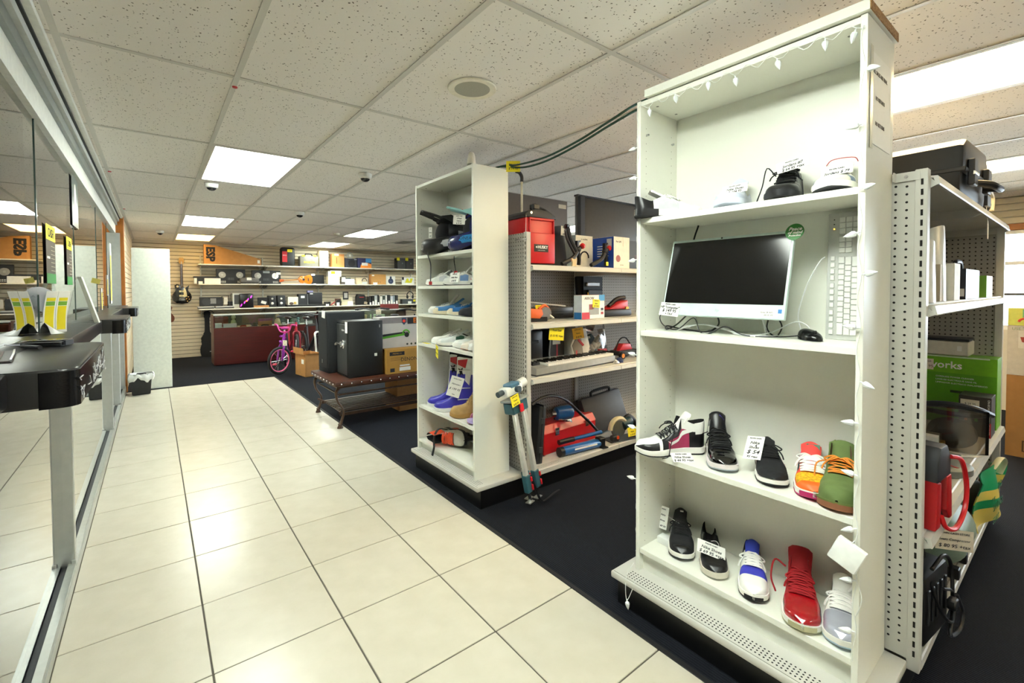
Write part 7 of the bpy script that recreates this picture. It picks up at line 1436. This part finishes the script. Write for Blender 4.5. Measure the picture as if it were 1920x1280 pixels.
def poster(label, y0, y1, z0, z1, x=-.405):
    t = thing('poster', label, 'poster', (x, y0, z0)); w, h = y1-y0, z1-z0
    box('sheet', c('3A2E22', .4), (0, .001, 0, w, 0, h), t); box('yellow_header', YEL, (.001, .0018, 0, w, h*.74, h), t); box('green_footer', c('2E8A3E', .5), (.001, .0018, 0, w, 0, h*.17), t)
    text('CASH', w*.24, INK, t, (.0024, w*.5, h*.86), (R(90), 0, R(90)))
    for k in range(7): box('price_line', c('C9C2AE', .6), (.001, .0018, w*.5, w*.92, h*(.22+.07*k), h*(.23+.07*k)), t)
    box('white_block', PAPER, (.001, .0018, w*.08, w*.38, h*.42, h*.46), t)
    return t
poster('dark poster with yellow header and green footer on the nearer glass pane', 3.10, 3.36, 1.41, 1.70); poster('matching dark poster on the glass pane farther along', 3.76, 3.98, 1.41, 1.70)
t = thing('poster', 'hanging dark photo poster high on the glass near the ceiling rail', 'poster', (-.405, 4.06, 1.80)); box('sheet', c('55605C', .3), (0, .001, 0, .30, 0, .33), t); MB().ball((.002, .15, .17), (.001, .05, .12), 12, 8).build('figure_print', c('D8D2BE', .5), t)
for k, (y, z0, z1, w, lab) in enumerate(((6.0, 1.185, 1.40, .10, 'white and yellow leaflet standing at the far counter'), (6.75, 1.32, 1.55, .09, 'tall yellow leaflet taped to the glass beyond the far counter'), (7.25, 1.22, 1.95, .22, 'long yellow vertical poster on the last glass pane'))):
    t = thing('leaflet', lab, 'leaflet', (-.405, y, z0)); box('sheet', PAPER, (0, .001, 0, w, 0, z1-z0), t); box('yellow_print', YEL, (.001, .002, w*.1, w*.75, (z1-z0)*.05, (z1-z0)*.8), t)
t = thing('sign_reflection', 'red dot-matrix sign glowing behind the glass', 'sign', (-.60, 6.9, 1.80), R(6)); box('housing', c('3A1414', .5), (-.10, .10, 0, .04, 0, .52), t, bev=.004); LED = mat('red_reflection', 'FF3020', .5, emit=6.0, ecol='FF2818', var=0)  # glowing panel stands in for a red reflection in the glass
dm = MB(); rd = random.Random(9)
for i in range(9):
    for j in range(24):
        if rd.random() < .85: dm.box(-.092+i*.021, -.078+i*.021, -.004, 0, .012+j*.021, .026+j*.021)
stuffed(dm.build('reflection_dots', LED, t, 0)); MB().cyl((0, .02, .52), (0, .02, H-1.80-.003), .006, n=8).build('hanger', c('8E9092', .4), t)  # hanging rod is made up to carry the reflection panel
# ================================================================ CEILING THINGS
def dome(label, x, y, rz):
    t = thing('security_camera', label, 'security camera', (x, y, H-.003), R(rz), 'dome cameras on the ceiling'); MB().lathe([(.042, -.042), (.052, -.034), (.056, -.006), (.056, 0)], 24).build('base', c('EDECE6', .4), t); MB().lathe([(.001, -.068), (.02, -.064), (.034, -.054), (.040, -.042)], 20).build('dome', c('1B1D20', .1), t); MB().tube([(-.034, 0, -.040), (-.02, .0, -.053), (.0, .0, -.058)], .006, 6).build('lens_trim', c('CFD0CC', .4), t)
dome('white dome camera nearest the glass, beside the first ceiling light', .445, 5.06, 20); dome('white dome camera to the right, above the aisle', 1.455, 3.865, -20); dome('white dome camera farther down the aisle', 1.49, 6.24, 10); dome('white dome camera in the back left corner', .104, 9.53, 0)
t = thing('ceiling_speaker', 'round cream ceiling speaker above the middle bookcase aisle', 'ceiling speaker', (1.27, 1.917, H-.001)); MB().lathe([(.088, -.005), (.118, -.007), (.122, -.003), (.122, 0)], 40).build('ring', c('EDE6D2', .5), t); MB().lathe([(.001, -.006), (.088, -.005)], 40, caps=False).build('grille', mat('speaker_mesh', 'A9A695', .6, var=.1, scale=400), t)
t = thing('smoke_detector', 'small cream smoke detector on the ceiling toward the back', 'smoke detector', (2.55, 8.17, H-.003)); MB().lathe([(.04, -.03), (.05, -.022), (.055, 0)], 20).build('body', c('E2DBC4', .5), t); MB().lathe([(.001, -.036), (.03, -.034), (.04, -.03)], 16).build('cap', c('D6CDB2', .5), t)
t = thing('ceiling_vent', 'square metal ceiling vent left of the middle bookcase top', 'vent', (4.0, 8.62, H-.004)); box('frame', c('C5C2BA', .4), (0, .58, 0, .58, 0, .004), t)
for k in range(6): box('louver', c('8E8C86', .4), (.06+.012*k*3.2, .08+.012*k*3.2, .06, .52, -.010, 0), t)
for k, (x, y, lab) in enumerate(((.333, 2.60, 'red dot on the ceiling bar nearest the camera'), (-.27, 5.05, 'red dot on the ceiling bar above the counter'), (-.262, 7.24, 'red dot on the ceiling bar near the partition end'), (.976, 7.63, 'red dot beside the second aisle light'))):
    tag(MB().lathe([(.001, -.006), (.011, -.005), (.012, 0)], 14, (x, y, H-.003)).build('ceiling_marker', c('C81E28', .4)), lab, 'marker', 'red dots on the ceiling grid')
# peg hook on the end panel and cables at the back wall
t = thing('peg_hook', 'silver hook sticking out of the end panel behind the middle bookcase', 'hook', (1.93, 2.395, 1.70)); MB().tube([(0, 0, 0), (-.02, -.02, .0), (-.035, -.14, -.004)], .004, 6).build('rod', CHROME, t); MB().ball((-.035, -.145, -.004), .008, 10, 6).build('tip', CHROME, t)
t = thing('corner_bracket', 'small steel bracket joining the tall bookcase to the shelving top', 'bracket', (1.932, .35, 1.715)); box('plate', STEEL, (-.004, 0, -.004, .055, 0, .028), t); box('wing', STEEL, (-.03, 0, .055, .058, 0, .028), t); MB().cyl((-.006, .03, .014), (-.003, .03, .014), .005, n=10).build('screw', CHROME, t)
flush_text()
